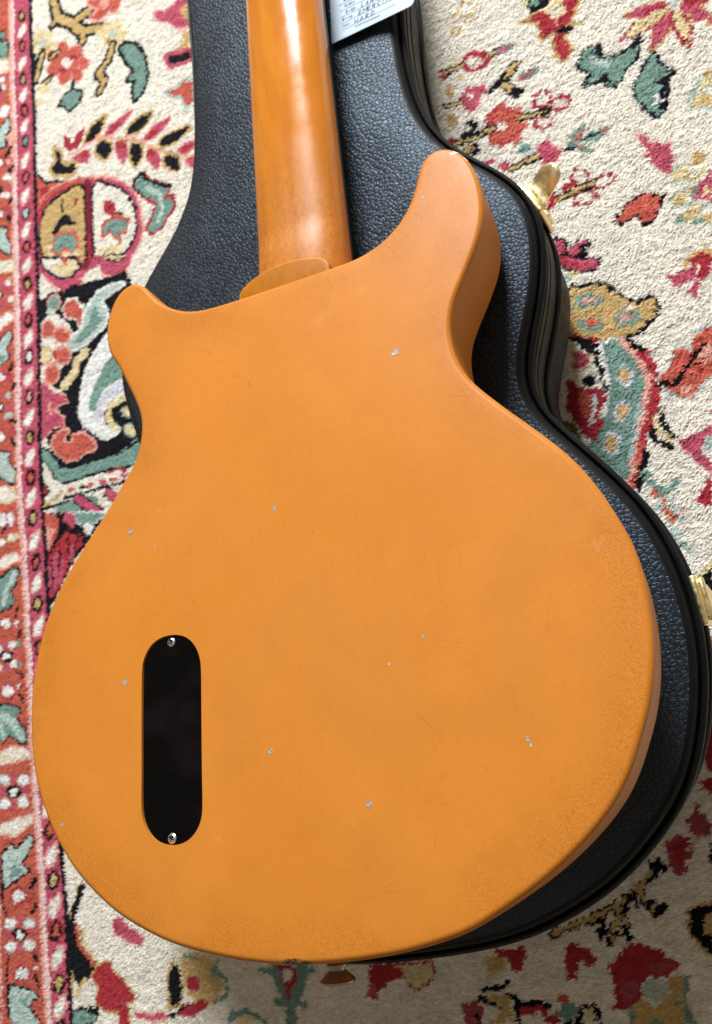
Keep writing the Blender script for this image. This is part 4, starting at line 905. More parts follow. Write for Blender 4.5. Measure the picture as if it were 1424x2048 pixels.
pink|0|82 417 80 417 79 418 78 420 78 422 78 424 78 425 79 426 80 425 82 424 83 423 83 421 83 419 83 418
pink|0|73 421 72 423 72 424 73 426 74 427 75 427 77 427 78 426 78 425 78 423 78 422 77 421 75 420 74 421
pink|0|70 432 70 433 72 434 73 433 75 433 76 431 77 430 77 428 77 427 75 427 74 427 72 428 71 429 70 431
pink|0|76 438 77 438 78 437 79 435 79 433 80 431 79 430 78 429 77 430 76 431 75 433 74 434 74 436 75 438
pink|0|84 434 85 432 85 431 84 429 83 428 82 427 81 428 80 429 79 430 79 431 79 433 81 434 82 435 83 434
pink|0|83 425 82 423 81 422 79 422 77 423 75 425 74 427 74 430 75 432 76 433 78 433 80 432 82 430 83 428
palegold|0|81 426 80 425 80 425 79 425 78 425 77 426 77 427 76 429 77 430 78 430 79 430 79 430 80 429 81 428
pink|0|82 419 81 417 79 416 77 416 75 417 73 419 72 421 72 424 73 425 74 426 77 426 79 425 81 423 82 421
cream|0|81 427 81 426 80 425 78 425 77 426 76 427 75 428 75 430 76 431 77 432 78 432 79 431 80 430 81 429
palegold|0|80 427 80 427 80 426 79 426 78 427 77 427 77 428 77 429 77 430 78 430 79 430 79 430 80 429 80 428
black|4.9|57 430 70 427
gold|1.8|57 430 70 427
gold|0|66 414 65 412 64 410 62 410 60 411 58 413 57 416 57 419 58 421 60 423 61 423 63 422 65 420 66 417
black|0|70 408 76 409 79 402 74 397 66 394 66 400 70 402
cream|0|74 402 74 401 73 400 73 400 72 401 71 401 71 403 71 404 72 405 72 406 73 406 74 405 74 405 74 403
black|6.0|59 394 82 392
gold|2.7|59 394 82 392
red|0|61 397 61 396 60 395 59 395 58 395 57 396 56 398 56 400 57 401 58 402 59 402 60 401 61 400 61 399
black|0|65 388 71 389 78 382 71 378
gold|0|73 384 73 383 72 383 71 383 70 383 69 384 68 385 68 387 69 388 69 388 71 388 72 388 73 387 73 386
black|3.3|121 275 132 268 148 262 144 257 133 258 123 266 121 275
pink|0|121 275 132 268 148 262 144 257 133 258 123 266
red|2.9|123 271 133 262
palegreen|0|126 256 126 254 125 253 123 253 122 254 121 255 120 256 120 258 120 260 122 261 123 261 125 260 126 259 126 257
palegold|0|131 256 131 256 130 255 128 255 127 256 126 257 125 258 125 259 125 260 126 260 128 260 129 260 130 259 131 258
black|4.7|122 246 125 248 129 247 132 246 136 246 139 246 142 246 144 244 146 243 148 241 149 239 151 237 152 235 153 234 154 232 155 230 157 228 158 226 160 225 162 224 163 223 165 223 167 223 170 224 172 224 173 223 175 220 175 218 175 216 174 214 172 211 170 209 168 207 166 206 163 204 161 204 158 203 155 203 151 203 148 203 146 203 144 203 141 204 137 206 132 208 127 210 123 212 119 214 117 218 117 226 119 237 122 246
gold|0|122 246 125 248 129 247 132 246 136 246 139 246 142 246 144 244 146 243 148 241 149 239 151 237 152 235 153 234 154 232 155 230 157 228 158 226 160 225 162 224 163 223 165 223 167 223 170 224 172 224 173 223 175 220 175 218 175 216 174 214 172 211 170 209 168 207 166 206 163 204 161 204 158 203 155 203 151 203 148 203 146 203 144 203 141 204 137 206 132 208 127 210 123 212 119 214 117 218 117 226 119 237
cream|0|163 220 162 220 161 220 159 221 157 222 156 223 155 224 155 225 155 226 157 225 158 225 160 224 162 222 163 221
green|0|145 233 144 231 141 230 137 230 132 231 128 233 126 236 125 238 126 240 129 242 133 242 138 240 142 238 145 236
lightsalmon|0|143 234 142 233 140 233 137 233 134 233 132 234 130 235 129 237 130 238 132 238 135 238 138 237 140 236 142 235
green|0|142 216 141 214 138 213 134 213 130 214 127 216 125 218 124 221 125 223 128 224 131 224 135 223 139 221 141 219
salmon|0|138 218 138 217 136 216 135 215 132 215 131 217 129 218 129 220 130 222 131 223 133 223 135 223 137 222 138 220
green|0|165 213 164 210 161 209 157 209 153 210 149 212 147 215 146 217 147 219 150 221 154 221 158 219 162 218 165 215
lightsalmon|0|163 214 162 213 160 213 157 213 154 213 151 214 149 215 148 216 149 217 151 218 154 218 158 217 160 216 162 215
gold|2.1|129 229 146 224 154 233
gold|2.0|145 225 145 207
black|0|122 214 132 207 137 202 135 195 135 182 135 170 132 172 132 189 126 200 121 206
red|1.5|122 214 132 207 141 204
white|3.7|138 203 150 201 155 193 158 182 158 167 155 155 150 144 145 129 140 109 137 105 125 119 115 134 126 146 132 157 137 169 138 182 138 203
green|0|138 203 150 201 155 193 158 182 158 167 155 155 150 144 145 129 140 109 137 105 125 119 115 134 126 146 132 157 137 169 138 182
lilac|0|152 175 151 171 149 169 147 168 145 169 143 171 143 174 143 177 144 180 146 183 148 184 150 183 151 181 152 178
gold|0|150 175 149 173 148 171 147 170 146 171 145 172 144 174 144 177 145 179 146 181 148 182 149 181 150 180 150 178
lilac|0|146 152 145 149 143 146 141 145 139 146 137 148 137 151 137 154 138 157 140 160 142 161 144 160 145 158 146 155
gold|0|144 152 144 150 143 148 141 148 140 148 139 149 138 151 138 154 139 156 140 158 142 158 143 158 144 157 145 155
lilac|0|137 132 136 129 134 126 132 125 129 126 127 128 126 131 126 135 128 138 130 141 132 142 135 141 137 139 138 136
gold|0|135 133 135 130 133 128 132 128 130 128 129 129 128 132 128 134 129 137 131 139 132 139 134 139 135 137 135 135
lightsalmon|4.6|150 200 157 188 161 177 160 163 155 147 149 132 143 117 139 103
palegreen|1.7|153 156 147 141 142 121
red|5.3|160 190 165 179 165 167 162 154 157 142 151 132 148 124
salmon|3.9|149 129 145 116 140 103
black|3.6|154 201 156 196 161 191
black|4.0|151 122 149 116 145 109 143 100
palegold|3.6|118 203 128 196 123 189 116 191 118 203
pink|0|118 203 128 196 123 189 116 191
black|0|129 178 128 176 126 175 125 175 123 176 121 177 120 179 120 181 121 182 122 183 124 183 126 183 127 181 128 180
red|0|111 186 117 177 127 174 134 168 133 162 127 156 129 150 122 136 115 144 111 154 106 162
salmon|0|119 175 125 168 122 156 116 157 115 167
white|2.8|127 167 124 158 120 151
olive|0|101 158 111 152 112 141 100 152
palegreen|3.0|167 167 176 175 180 185 185 185 188 180 194 190 201 193 206 192 200 162 191 158 184 151 178 152 172 157 169 162 167 167
salmon|0|167 167 176 175 180 185 185 185 188 180 194 190 201 193 206 192 200 162 191 158 184 151 178 152 172 157 169 162
lightsalmon|0|200 174 198 172 196 171 194 171 193 172 192 174 193 177 195 179 197 181 199 182 201 182 202 181 202 179 202 176
lightsalmon|0|186 155 185 154 184 153 182 153 180 153 179 155 178 156 178 157 178 159 180 159 181 160 183 159 185 158 186 157
red|0|195 167 194 166 193 165 192 165 191 165 190 166 189 167 189 168 190 169 191 170 192 170 193 169 194 169 195 168
black|2.8|166 165 176 162 181 166 186 172 191 177 197 182
black|1.5|186 172 193 172
black|3.9|164 145 165 138 167 131 166 122
black|3.1|157 138 158 128 164 124
black|1.7|166 127 172 128
palegold|2.8|160 144 160 134 164 131 168 126
pink|0|172 124 178 128 188 128 194 133 192 122 184 120 182 114 189 107 187 97 181 106 174 116
palegreen|0|192 118 191 116 190 115 188 114 186 115 185 116 184 118 184 120 185 122 186 123 188 123 190 123 191 122 192 120
red|0|175 85 181 93 187 98 184 80 177 82
red|0|191 141 196 142 195 137
green|0|147 113 150 110 152 103 157 97 161 98 166 102 168 99 160 93 156 93 151 99 146 106
salmon|3.5|152 96 155 87 160 76
palegreen|3.0|157 91 162 82 164 75
palegreen|0|155 87 155 85 154 84 153 83 152 83 151 84 151 86 151 88 152 90 152 92 153 92 154 92 155 91 155 89
gold|0|202 245 209 246 215 243 215 239 202 237 195 237
red|0|201 242 209 243 215 239 213 230 206 224 203 228 206 235 201 237
pink|0|185 235 188 236 190 233 196 235 206 235 204 227 195 226 189 226 186 232
pink|0|201 226 205 224 202 217 199 214 196 219 198 223
palegold|0|207 232 206 231 206 230 205 230 205 230 204 231 204 232 204 233 205 234 205 235 206 235 206 235 207 234 207 233"""
BORDER = """orange|0|-908 1169 -431 868 -432 842 -432 816 -432 789 -432 763 -433 738 -433 712 -433 687 -433 663 -433 638 -433 614 -434 590 -434 567 -434 543 -434 520 -434 498 -435 475 -435 453 -435 431 -436 409 -436 388 -436 367 -436 346 -437 325 -437 304 -437 284 -437 264 -438 244 -438 224 -437 205 -435 185 -433 166 -433 147 -432 128 -431 109 -431 91 -430 73 -429 55 -429 37 -428 20 -428 2 -428 -15 -427 -32 -427 -49 -426 -65 -425 -82 -423 -98 -422 -114 -420 -130 -420 -146 -419 -161 -419 -177 -418 -192 -418 -207 -417 -222 -417 -237 -417 -252 -416 -266 -416 -280 -416 -295 -803 -336
pink|0|-431 868 -432 842 -432 816 -432 789 -432 763 -433 738 -433 712 -433 687 -433 663 -433 638 -433 614 -434 590 -434 567 -434 543 -434 520 -434 498 -435 475 -435 453 -435 431 -436 409 -436 388 -436 367 -436 346 -437 325 -437 304 -437 284 -437 264 -438 244 -438 224 -437 205 -435 185 -433 166 -433 147 -432 128 -431 109 -431 91 -430 73 -429 55 -429 37 -428 20 -428 2 -428 -15 -427 -32 -427 -49 -426 -65 -425 -82 -423 -98 -422 -114 -420 -130 -420 -146 -419 -161 -419 -177 -418 -192 -418 -207 -417 -222 -417 -237 -417 -252 -416 -266 -416 -280 -416 -295 -391 -292 -392 -278 -392 -264 -392 -250 -392 -235 -392 -221 -392 -206 -393 -191 -393 -176 -393 -161 -395 -145 -396 -130 -397 -114 -398 -99 -399 -83 -400 -66 -401 -50 -401 -33 -401 -17 -402 0 -402 17 -402 34 -403 52 -403 69 -404 87 -404 105 -405 123 -406 142 -407 161 -407 180 -408 199 -409 218 -409 237 -408 257 -408 277 -408 296 -408 317 -407 337 -407 358 -407 379 -406 400 -406 421 -406 442 -406 464 -405 486 -405 509 -405 531 -405 554 -404 577 -404 600 -404 624 -404 648 -404 672 -404 697 -404 722 -404 747 -404 773 -404 799 -404 825 -404 851
lightsalmon|3.7|-421 767 -417 767 -414 770 -412 774 -412 778 -412 780 -413 781 -415 781 -418 779 -421 777 -423 773 -422 768 -421 767
white|0|-421 767 -417 767 -414 770 -412 774 -412 778 -412 780 -413 781 -415 781 -418 779 -421 777 -423 773 -422 768
black|0|-411 791 -412 788 -415 786 -417 786 -420 788 -422 792 -423 796 -423 800 -422 803 -419 804 -417 804 -414 802 -412 799 -411 795
gold|0|-414 793 -415 791 -416 790 -417 790 -419 791 -419 793 -420 795 -420 797 -419 799 -418 800 -416 800 -415 799 -414 798 -414 796
lightsalmon|3.7|-421 723 -417 724 -414 727 -412 731 -412 735 -412 737 -413 738 -415 737 -418 736 -422 734 -423 730 -423 725 -421 723
white|0|-421 723 -417 724 -414 727 -412 731 -412 735 -412 737 -413 738 -415 737 -418 736 -422 734 -423 730 -423 725
black|0|-411 749 -412 746 -415 744 -417 744 -420 746 -422 750 -424 754 -423 757 -422 761 -420 762 -417 762 -414 760 -412 757 -411 753
salmon|0|-414 751 -415 749 -416 748 -418 748 -419 749 -420 751 -420 753 -420 755 -419 757 -418 758 -417 758 -415 757 -414 756 -414 754
lightsalmon|3.7|-421 680 -417 681 -414 684 -412 688 -412 692 -412 694 -413 695 -415 694 -418 693 -422 690 -423 686 -423 682 -421 680
white|0|-421 680 -417 681 -414 684 -412 688 -412 692 -412 694 -413 695 -415 694 -418 693 -422 690 -423 686 -423 682
black|0|-411 705 -412 701 -415 700 -418 700 -420 702 -423 705 -424 709 -424 713 -422 716 -420 718 -417 718 -414 716 -412 712 -411 708
gold|0|-414 707 -415 705 -416 704 -418 704 -419 704 -420 706 -420 708 -420 710 -419 712 -418 714 -417 714 -416 713 -415 711 -414 709
lightsalmon|3.7|-421 639 -417 640 -414 643 -413 647 -412 651 -413 653 -413 654 -415 653 -419 652 -422 649 -424 645 -423 641 -421 639
white|0|-421 639 -417 640 -414 643 -413 647 -412 651 -413 653 -413 654 -415 653 -419 652 -422 649 -424 645 -423 641
red|0|-410 663 -411 659 -413 656 -416 656 -420 658 -423 661 -425 666 -425 671 -424 675 -422 678 -419 678 -415 676 -412 673 -410 668
black|0|-411 663 -413 660 -415 658 -418 658 -421 660 -423 663 -424 667 -424 671 -422 674 -420 676 -417 676 -414 674 -412 671 -411 667
salmon|0|-415 665 -415 663 -417 662 -418 662 -419 663 -420 664 -420 667 -420 669 -420 671 -418 672 -417 672 -416 671 -415 670 -414 668
lightsalmon|3.7|-422 596 -417 597 -414 600 -413 604 -413 608 -413 611 -413 611 -416 610 -419 609 -422 606 -424 602 -424 598 -422 596
white|0|-422 596 -417 597 -414 600 -413 604 -413 608 -413 611 -413 611 -416 610 -419 609 -422 606 -424 602 -424 598
black|0|-411 623 -413 619 -415 618 -418 617 -421 619 -423 622 -424 626 -424 630 -423 633 -420 635 -417 635 -414 634 -412 630 -411 626
green|0|-415 625 -416 623 -417 622 -418 621 -420 622 -420 624 -421 626 -421 628 -420 630 -419 631 -417 631 -416 631 -415 629 -415 627
lightsalmon|3.8|-422 551 -418 553 -415 556 -413 560 -413 564 -413 566 -414 567 -416 566 -419 564 -423 562 -424 558 -424 553 -422 551
white|0|-422 551 -418 553 -415 556 -413 560 -413 564 -413 566 -414 567 -416 566 -419 564 -423 562 -424 558 -424 553
black|0|-412 578 -413 575 -416 573 -419 573 -422 574 -424 577 -425 581 -425 585 -423 588 -421 590 -418 590 -415 589 -413 586 -411 582
salmon|0|-415 580 -416 578 -417 577 -419 576 -420 577 -421 579 -421 581 -421 583 -420 585 -419 586 -418 587 -416 586 -415 584 -415 582
lightsalmon|3.8|-422 509 -418 510 -415 513 -414 518 -413 522 -414 524 -414 524 -416 524 -420 522 -423 519 -425 515 -425 511 -422 509
white|0|-422 509 -418 510 -415 513 -414 518 -413 522 -414 524 -414 524 -416 524 -420 522 -423 519 -425 515 -425 511
black|0|-412 534 -413 531 -416 529 -419 529 -422 530 -424 533 -425 537 -425 541 -424 544 -421 546 -418 546 -415 545 -413 542 -412 538
palegreen|0|-416 536 -416 534 -418 533 -419 532 -420 533 -421 535 -422 537 -422 539 -421 541 -420 542 -418 543 -417 542 -416 540 -415 538
lightsalmon|3.8|-423 467 -419 468 -415 471 -414 476 -414 480 -414 482 -414 482 -417 482 -420 480 -424 477 -425 473 -425 468 -423 467
white|0|-423 467 -419 468 -415 471 -414 476 -414 480 -414 482 -414 482 -417 482 -420 480 -424 477 -425 473 -425 468
black|0|-412 494 -414 490 -416 488 -419 488 -422 490 -425 493 -426 496 -426 500 -424 504 -422 506 -419 506 -416 504 -413 501 -412 498
salmon|0|-416 495 -417 493 -418 492 -419 492 -421 493 -422 494 -422 496 -422 499 -421 501 -420 502 -419 502 -417 501 -416 500 -416 498
lightsalmon|3.8|-424 424 -419 425 -416 428 -414 433 -414 437 -414 439 -415 439 -417 439 -421 437 -424 434 -426 430 -426 425 -424 424
white|0|-424 424 -419 425 -416 428 -414 433 -414 437 -414 439 -415 439 -417 439 -421 437 -424 434 -426 430 -426 425
red|0|-411 450 -412 446 -415 443 -418 442 -422 444 -425 447 -427 451 -428 456 -427 461 -425 463 -421 464 -417 463 -414 460 -412 455
black|0|-413 450 -414 447 -417 445 -420 444 -423 446 -425 449 -427 452 -426 456 -425 460 -422 462 -419 462 -416 461 -414 458 -413 454
gold|0|-416 452 -417 450 -419 448 -420 448 -421 449 -422 450 -423 452 -423 455 -422 457 -421 458 -419 458 -418 458 -417 456 -416 454
lightsalmon|3.8|-424 382 -420 383 -416 386 -415 391 -415 395 -415 397 -415 397 -418 397 -421 395 -425 392 -427 387 -426 383 -424 382
white|0|-424 382 -420 383 -416 386 -415 391 -415 395 -415 397 -415 397 -418 397 -421 395 -425 392 -427 387 -426 383
black|0|-413 408 -415 404 -417 402 -421 402 -424 403 -426 406 -427 410 -427 414 -425 417 -423 420 -420 420 -417 419 -414 416 -413 412
salmon|0|-417 410 -418 408 -419 406 -421 406 -422 406 -423 408 -423 410 -423 412 -422 414 -421 416 -420 416 -418 415 -417 414 -417 412
lightsalmon|3.8|-425 339 -420 340 -417 344 -415 348 -415 352 -415 354 -416 355 -418 354 -422 352 -426 349 -427 344 -427 340 -425 339
white|0|-425 339 -420 340 -417 344 -415 348 -415 352 -415 354 -416 355 -418 354 -422 352 -426 349 -427 344 -427 340
black|0|-414 366 -415 363 -418 360 -421 360 -424 361 -427 364 -428 368 -428 372 -426 375 -423 378 -420 378 -417 377 -415 374 -413 370
white|0|-417 368 -418 366 -420 364 -421 364 -422 364 -423 366 -424 368 -424 370 -423 372 -422 374 -420 374 -419 374 -418 372 -417 370
lightsalmon|3.8|-425 295 -421 296 -417 300 -416 304 -415 308 -416 311 -416 311 -419 310 -422 308 -426 305 -428 300 -427 296 -425 295
white|0|-425 295 -421 296 -417 300 -416 304 -415 308 -416 311 -416 311 -419 310 -422 308 -426 305 -428 300 -427 296
black|0|-414 322 -416 319 -418 317 -422 316 -425 317 -427 320 -428 324 -428 328 -427 331 -424 334 -421 334 -417 333 -415 330 -414 326
lightsalmon|0|-418 324 -419 322 -420 321 -422 320 -423 321 -424 322 -425 324 -424 326 -423 329 -422 330 -421 330 -419 330 -418 328 -418 326
lightsalmon|3.8|-426 252 -421 253 -418 257 -416 261 -416 266 -416 268 -417 268 -419 267 -423 265 -427 262 -428 257 -428 253 -426 252
white|0|-426 252 -421 253 -418 257 -416 261 -416 266 -416 268 -417 268 -419 267 -423 265 -427 262 -428 257 -428 253
black|0|-415 279 -416 275 -419 273 -422 272 -425 273 -428 276 -429 280 -429 284 -427 288 -425 290 -421 290 -418 289 -416 287 -414 283
gold|0|-418 280 -419 278 -421 277 -422 276 -424 277 -425 278 -425 280 -425 283 -424 285 -423 286 -421 287 -420 286 -419 285 -418 283
lightsalmon|3.9|-426 209 -422 211 -418 215 -417 219 -416 223 -417 226 -417 226 -420 225 -424 223 -427 219 -429 215 -429 210 -426 209
white|0|-426 209 -422 211 -418 215 -417 219 -416 223 -417 226 -417 226 -420 225 -424 223 -427 219 -429 215 -429 210
red|0|-413 237 -414 233 -417 229 -421 228 -425 229 -428 232 -431 236 -431 241 -430 246 -428 249 -424 250 -420 249 -416 246 -414 242
black|0|-415 237 -417 233 -419 231 -423 230 -426 231 -428 234 -430 237 -430 242 -428 245 -425 247 -422 248 -419 247 -416 244 -415 241
salmon|0|-419 238 -420 236 -421 234 -423 234 -424 234 -425 236 -426 238 -425 240 -425 242 -423 244 -422 244 -420 244 -419 242 -419 240
lightsalmon|3.9|-424 165 -419 167 -415 171 -414 175 -414 179 -414 182 -414 182 -417 181 -421 179 -425 175 -426 170 -426 166 -424 165
white|0|-424 165 -419 167 -415 171 -414 175 -414 179 -414 182 -414 182 -417 181 -421 179 -425 175 -426 170 -426 166
black|0|-414 194 -416 191 -419 188 -422 187 -425 188 -428 191 -429 195 -429 199 -427 202 -424 205 -421 205 -418 204 -415 202 -414 198
gold|0|-418 195 -419 193 -420 192 -422 191 -423 192 -424 193 -425 195 -425 197 -424 200 -423 201 -421 202 -420 201 -418 200 -418 198
lightsalmon|3.9|-422 122 -417 124 -414 128 -412 132 -412 136 -412 139 -412 139 -415 138 -419 135 -423 132 -425 127 -424 123 -422 122
white|0|-422 122 -417 124 -414 128 -412 132 -412 136 -412 139 -412 139 -415 138 -419 135 -423 132 -425 127 -424 123
black|0|-411 149 -413 146 -416 143 -419 142 -423 143 -425 146 -426 149 -426 153 -424 157 -422 160 -418 160 -415 160 -412 157 -411 153
salmon|0|-415 151 -416 148 -418 147 -419 146 -421 147 -422 148 -422 150 -422 152 -421 154 -420 156 -418 157 -417 156 -416 155 -415 153
lightsalmon|3.9|-420 80 -415 82 -412 86 -410 91 -410 95 -410 97 -411 97 -413 96 -417 93 -421 90 -423 85 -423 81 -420 80
white|0|-420 80 -415 82 -412 86 -410 91 -410 95 -410 97 -411 97 -413 96 -417 93 -421 90 -423 85 -423 81
black|0|-410 108 -411 104 -414 102 -418 101 -421 102 -424 104 -425 108 -425 112 -423 115 -420 118 -417 119 -413 118 -411 116 -409 112
gold|0|-414 109 -415 107 -416 105 -418 105 -419 105 -420 106 -421 108 -420 111 -420 113 -418 114 -417 115 -415 115 -414 113 -414 111
lightsalmon|3.9|-419 39 -414 41 -411 45 -409 50 -409 54 -409 56 -410 56 -412 55 -416 52 -420 49 -422 44 -421 40 -419 39
white|0|-419 39 -414 41 -411 45 -409 50 -409 54 -409 56 -410 56 -412 55 -416 52 -420 49 -422 44 -421 40
black|0|-408 66 -410 63 -413 60 -416 59 -420 60 -422 62 -423 65 -423 70 -422 73 -419 76 -415 77 -412 76 -409 74 -408 70
salmon|0|-412 67 -413 65 -415 63 -416 63 -418 63 -419 64 -419 66 -419 69 -418 71 -417 72 -415 73 -414 73 -413 71 -412 69
lightsalmon|3.9|-418 -1 -413 1 -410 5 -408 10 -408 14 -408 16 -409 16 -411 15 -415 12 -419 8 -421 4 -421 -1 -418 -1
white|0|-418 -1 -413 1 -410 5 -408 10 -408 14 -408 16 -409 16 -411 15 -415 12 -419 8 -421 4 -421 -1
red|0|-405 27 -407 23 -409 19 -413 17 -417 18 -421 20 -423 24 -424 29 -423 33 -420 37 -416 38 -412 38 -409 36 -406 32
black|0|-407 26 -409 23 -412 20 -415 19 -419 20 -421 22 -423 25 -422 29 -421 33 -418 36 -414 37 -411 36 -408 34 -407 30
gold|0|-411 27 -412 25 -414 23 -415 23 -417 23 -418 24 -418 26 -418 29 -417 31 -416 32 -414 33 -413 33 -412 32 -411 30
lightsalmon|3.9|-417 -43 -412 -40 -409 -36 -407 -31 -407 -27 -407 -25 -408 -25 -410 -26 -414 -29 -418 -33 -420 -38 -420 -42 -417 -43
white|0|-417 -43 -412 -40 -409 -36 -407 -31 -407 -27 -407 -25 -408 -25 -410 -26 -414 -29 -418 -33 -420 -38 -420 -42
black|0|-406 -14 -408 -17 -411 -20 -414 -21 -418 -21 -420 -19 -422 -15 -421 -11 -420 -7 -417 -5 -413 -3 -410 -4 -407 -6 -406 -10
salmon|0|-410 -13 -411 -15 -413 -17 -414 -18 -416 -17 -417 -16 -417 -14 -417 -12 -416 -10 -415 -8 -413 -7 -412 -7 -411 -9 -410 -11
lightsalmon|3.9|-416 -85 -411 -83 -407 -79 -405 -74 -405 -70 -405 -68 -406 -67 -408 -69 -413 -72 -417 -76 -419 -80 -418 -85 -416 -85
white|0|-416 -85 -411 -83 -407 -79 -405 -74 -405 -70 -405 -68 -406 -67 -408 -69 -413 -72 -417 -76 -419 -80 -418 -85
black|0|-405 -56 -407 -60 -410 -62 -413 -64 -417 -63 -419 -61 -421 -58 -421 -54 -419 -50 -416 -47 -412 -46 -409 -46 -406 -49 -405 -52
gold|0|-409 -55 -410 -58 -412 -59 -413 -60 -415 -60 -416 -59 -417 -57 -416 -54 -415 -52 -414 -50 -412 -50 -411 -50 -410 -51 -409 -53
lightsalmon|3.9|-412 -128 -407 -125 -404 -121 -402 -116 -402 -112 -402 -110 -402 -109 -405 -111 -409 -114 -413 -118 -415 -123 -415 -127 -412 -128
white|0|-412 -128 -407 -125 -404 -121 -402 -116 -402 -112 -402 -110 -402 -109 -405 -111 -409 -114 -413 -118 -415 -123 -415 -127
black|0|-402 -98 -404 -102 -407 -105 -411 -106 -414 -106 -417 -104 -418 -101 -418 -97 -416 -93 -413 -90 -409 -88 -406 -89 -403 -91 -402 -94
salmon|0|-407 -98 -407 -100 -409 -102 -411 -103 -412 -102 -413 -101 -414 -99 -413 -97 -413 -95 -411 -93 -409 -92 -408 -92 -407 -94 -406 -96
lightsalmon|3.9|-410 -170 -405 -167 -401 -162 -399 -158 -399 -153 -399 -151 -400 -151 -402 -153 -407 -156 -411 -160 -413 -165 -412 -169 -410 -170
white|0|-410 -170 -405 -167 -401 -162 -399 -158 -399 -153 -399 -151 -400 -151 -402 -153 -407 -156 -411 -160 -413 -165 -412 -169
black|0|-399 -140 -401 -144 -404 -147 -407 -148 -411 -148 -414 -146 -415 -143 -415 -139 -413 -135 -410 -132 -406 -130 -403 -131 -400 -133 -399 -136
gold|0|-403 -140 -404 -142 -406 -144 -407 -144 -409 -144 -410 -143 -411 -141 -410 -139 -409 -137 -408 -135 -406 -134 -405 -134 -404 -135 -403 -137
lightsalmon|4.0|-409 -211 -404 -208 -400 -204 -398 -199 -398 -195 -398 -193 -399 -193 -401 -194 -405 -197 -410 -202 -411 -207 -411 -211 -409 -211
white|0|-409 -211 -404 -208 -400 -204 -398 -199 -398 -195 -398 -193 -399 -193 -401 -194 -405 -197 -410 -202 -411 -207 -411 -211
red|0|-395 -181 -397 -185 -399 -189 -403 -191 -408 -191 -412 -189 -414 -186 -415 -181 -414 -177 -411 -173 -407 -171 -402 -171 -399 -173 -396 -176
black|0|-397 -181 -399 -185 -402 -188 -406 -190 -409 -190 -412 -188 -413 -185 -413 -181 -411 -177 -408 -174 -405 -172 -401 -172 -398 -174 -397 -178
salmon|0|-402 -181 -403 -184 -404 -185 -406 -186 -407 -186 -408 -185 -409 -183 -409 -181 -408 -179 -406 -177 -405 -176 -403 -176 -402 -177 -401 -179
lightsalmon|4.0|-408 -250 -403 -247 -399 -243 -397 -238 -397 -234 -397 -232 -398 -232 -400 -233 -405 -237 -409 -241 -411 -246 -410 -250 -408 -250
white|0|-408 -250 -403 -247 -399 -243 -397 -238 -397 -234 -397 -232 -398 -232 -400 -233 -405 -237 -409 -241 -411 -246 -410 -250
black|0|-396 -223 -398 -227 -401 -230 -405 -231 -408 -231 -411 -229 -412 -226 -412 -222 -410 -218 -407 -215 -404 -214 -400 -214 -397 -216 -396 -219
gold|0|-401 -223 -401 -225 -403 -227 -405 -228 -406 -228 -407 -227 -408 -225 -408 -222 -407 -220 -405 -218 -403 -217 -402 -217 -401 -218 -400 -220
black|0|-396 -259 -397 -263 -400 -266 -404 -268 -408 -268 -410 -266 -412 -263 -412 -259 -410 -255 -407 -252 -403 -250 -399 -250 -397 -252 -395 -255
salmon|0|-400 -259 -401 -261 -402 -263 -404 -264 -406 -264 -407 -263 -407 -261 -407 -259 -406 -257 -405 -255 -403 -254 -401 -254 -400 -255 -400 -257
red|2.6|-427 866 -428 840 -429 814 -429 787 -429 761 -429 736 -429 711 -430 686 -430 661 -430 637 -430 613 -430 589 -431 565 -431 542 -431 519 -431 497 -432 474 -432 452 -432 430 -432 408 -433 387 -433 366 -433 345 -434 324 -434 304 -434 283 -434 263 -435 243 -435 224 -434 204 -432 184 -430 165 -430 146 -429 127 -428 109 -428 90 -427 72 -426 54 -426 37 -426 19 -425 2 -425 -15 -425 -32 -424 -49 -423 -65 -422 -82 -420 -98 -419 -114 -418 -130 -417 -146 -417 -161 -416 -177 -416 -192 -415 -207 -415 -222 -414 -237 -414 -251 -414 -266 -414 -280 -414 -294
lightsalmon|7.8|-433 870 -434 844 -435 817 -435 791 -435 765 -435 739 -435 714 -435 689 -436 664 -436 639 -436 615 -436 591 -436 568 -436 545 -437 521 -437 499 -437 476 -437 454 -438 432 -438 410 -438 389 -438 367 -439 346 -439 326 -439 305 -439 285 -440 264 -440 245 -440 225 -439 205 -437 185 -436 166 -435 147 -434 128 -433 110 -433 91 -432 73 -431 55 -431 37 -430 20 -430 2 -430 -15 -429 -32 -429 -49 -428 -65 -427 -82 -425 -98 -424 -114 -422 -130 -422 -146 -421 -161 -421 -177 -420 -192 -420 -207 -419 -222 -419 -237 -419 -252 -418 -266 -418 -281 -418 -295
blush|4.8|-431 868 -432 842 -432 816 -432 789 -432 763 -433 738 -433 712 -433 687 -433 663 -433 638 -433 614 -434 590 -434 567 -434 543 -434 520 -434 498 -435 475 -435 453 -435 431 -436 409 -436 388 -436 367 -436 346 -437 325 -437 304 -437 284 -437 264 -438 244 -438 224 -437 205 -435 185 -433 166 -433 147 -432 128 -431 109 -431 91 -430 73 -429 55 -429 37 -428 20 -428 2 -428 -15 -427 -32 -427 -49 -426 -65 -425 -82 -423 -98 -422 -114 -420 -130 -420 -146 -419 -161 -419 -177 -418 -192 -418 -207 -417 -222 -417 -237 -417 -252 -416 -266 -416 -280 -416 -295
black|4.5|-455 793 -447 791 -446 784 -455 783 -455 793
green|0|-455 793 -447 791 -446 784 -455 783
black|5.1|-464 785 -444 775 -441 763 -443 753 -449 754 -464 771 -464 785
green|0|-464 785 -444 775 -441 763 -443 753 -449 754 -464 771
palegold|5.1|-469 761 -443 748 -441 734 -469 745 -469 761
cream|0|-469 761 -443 748 -441 734 -469 745
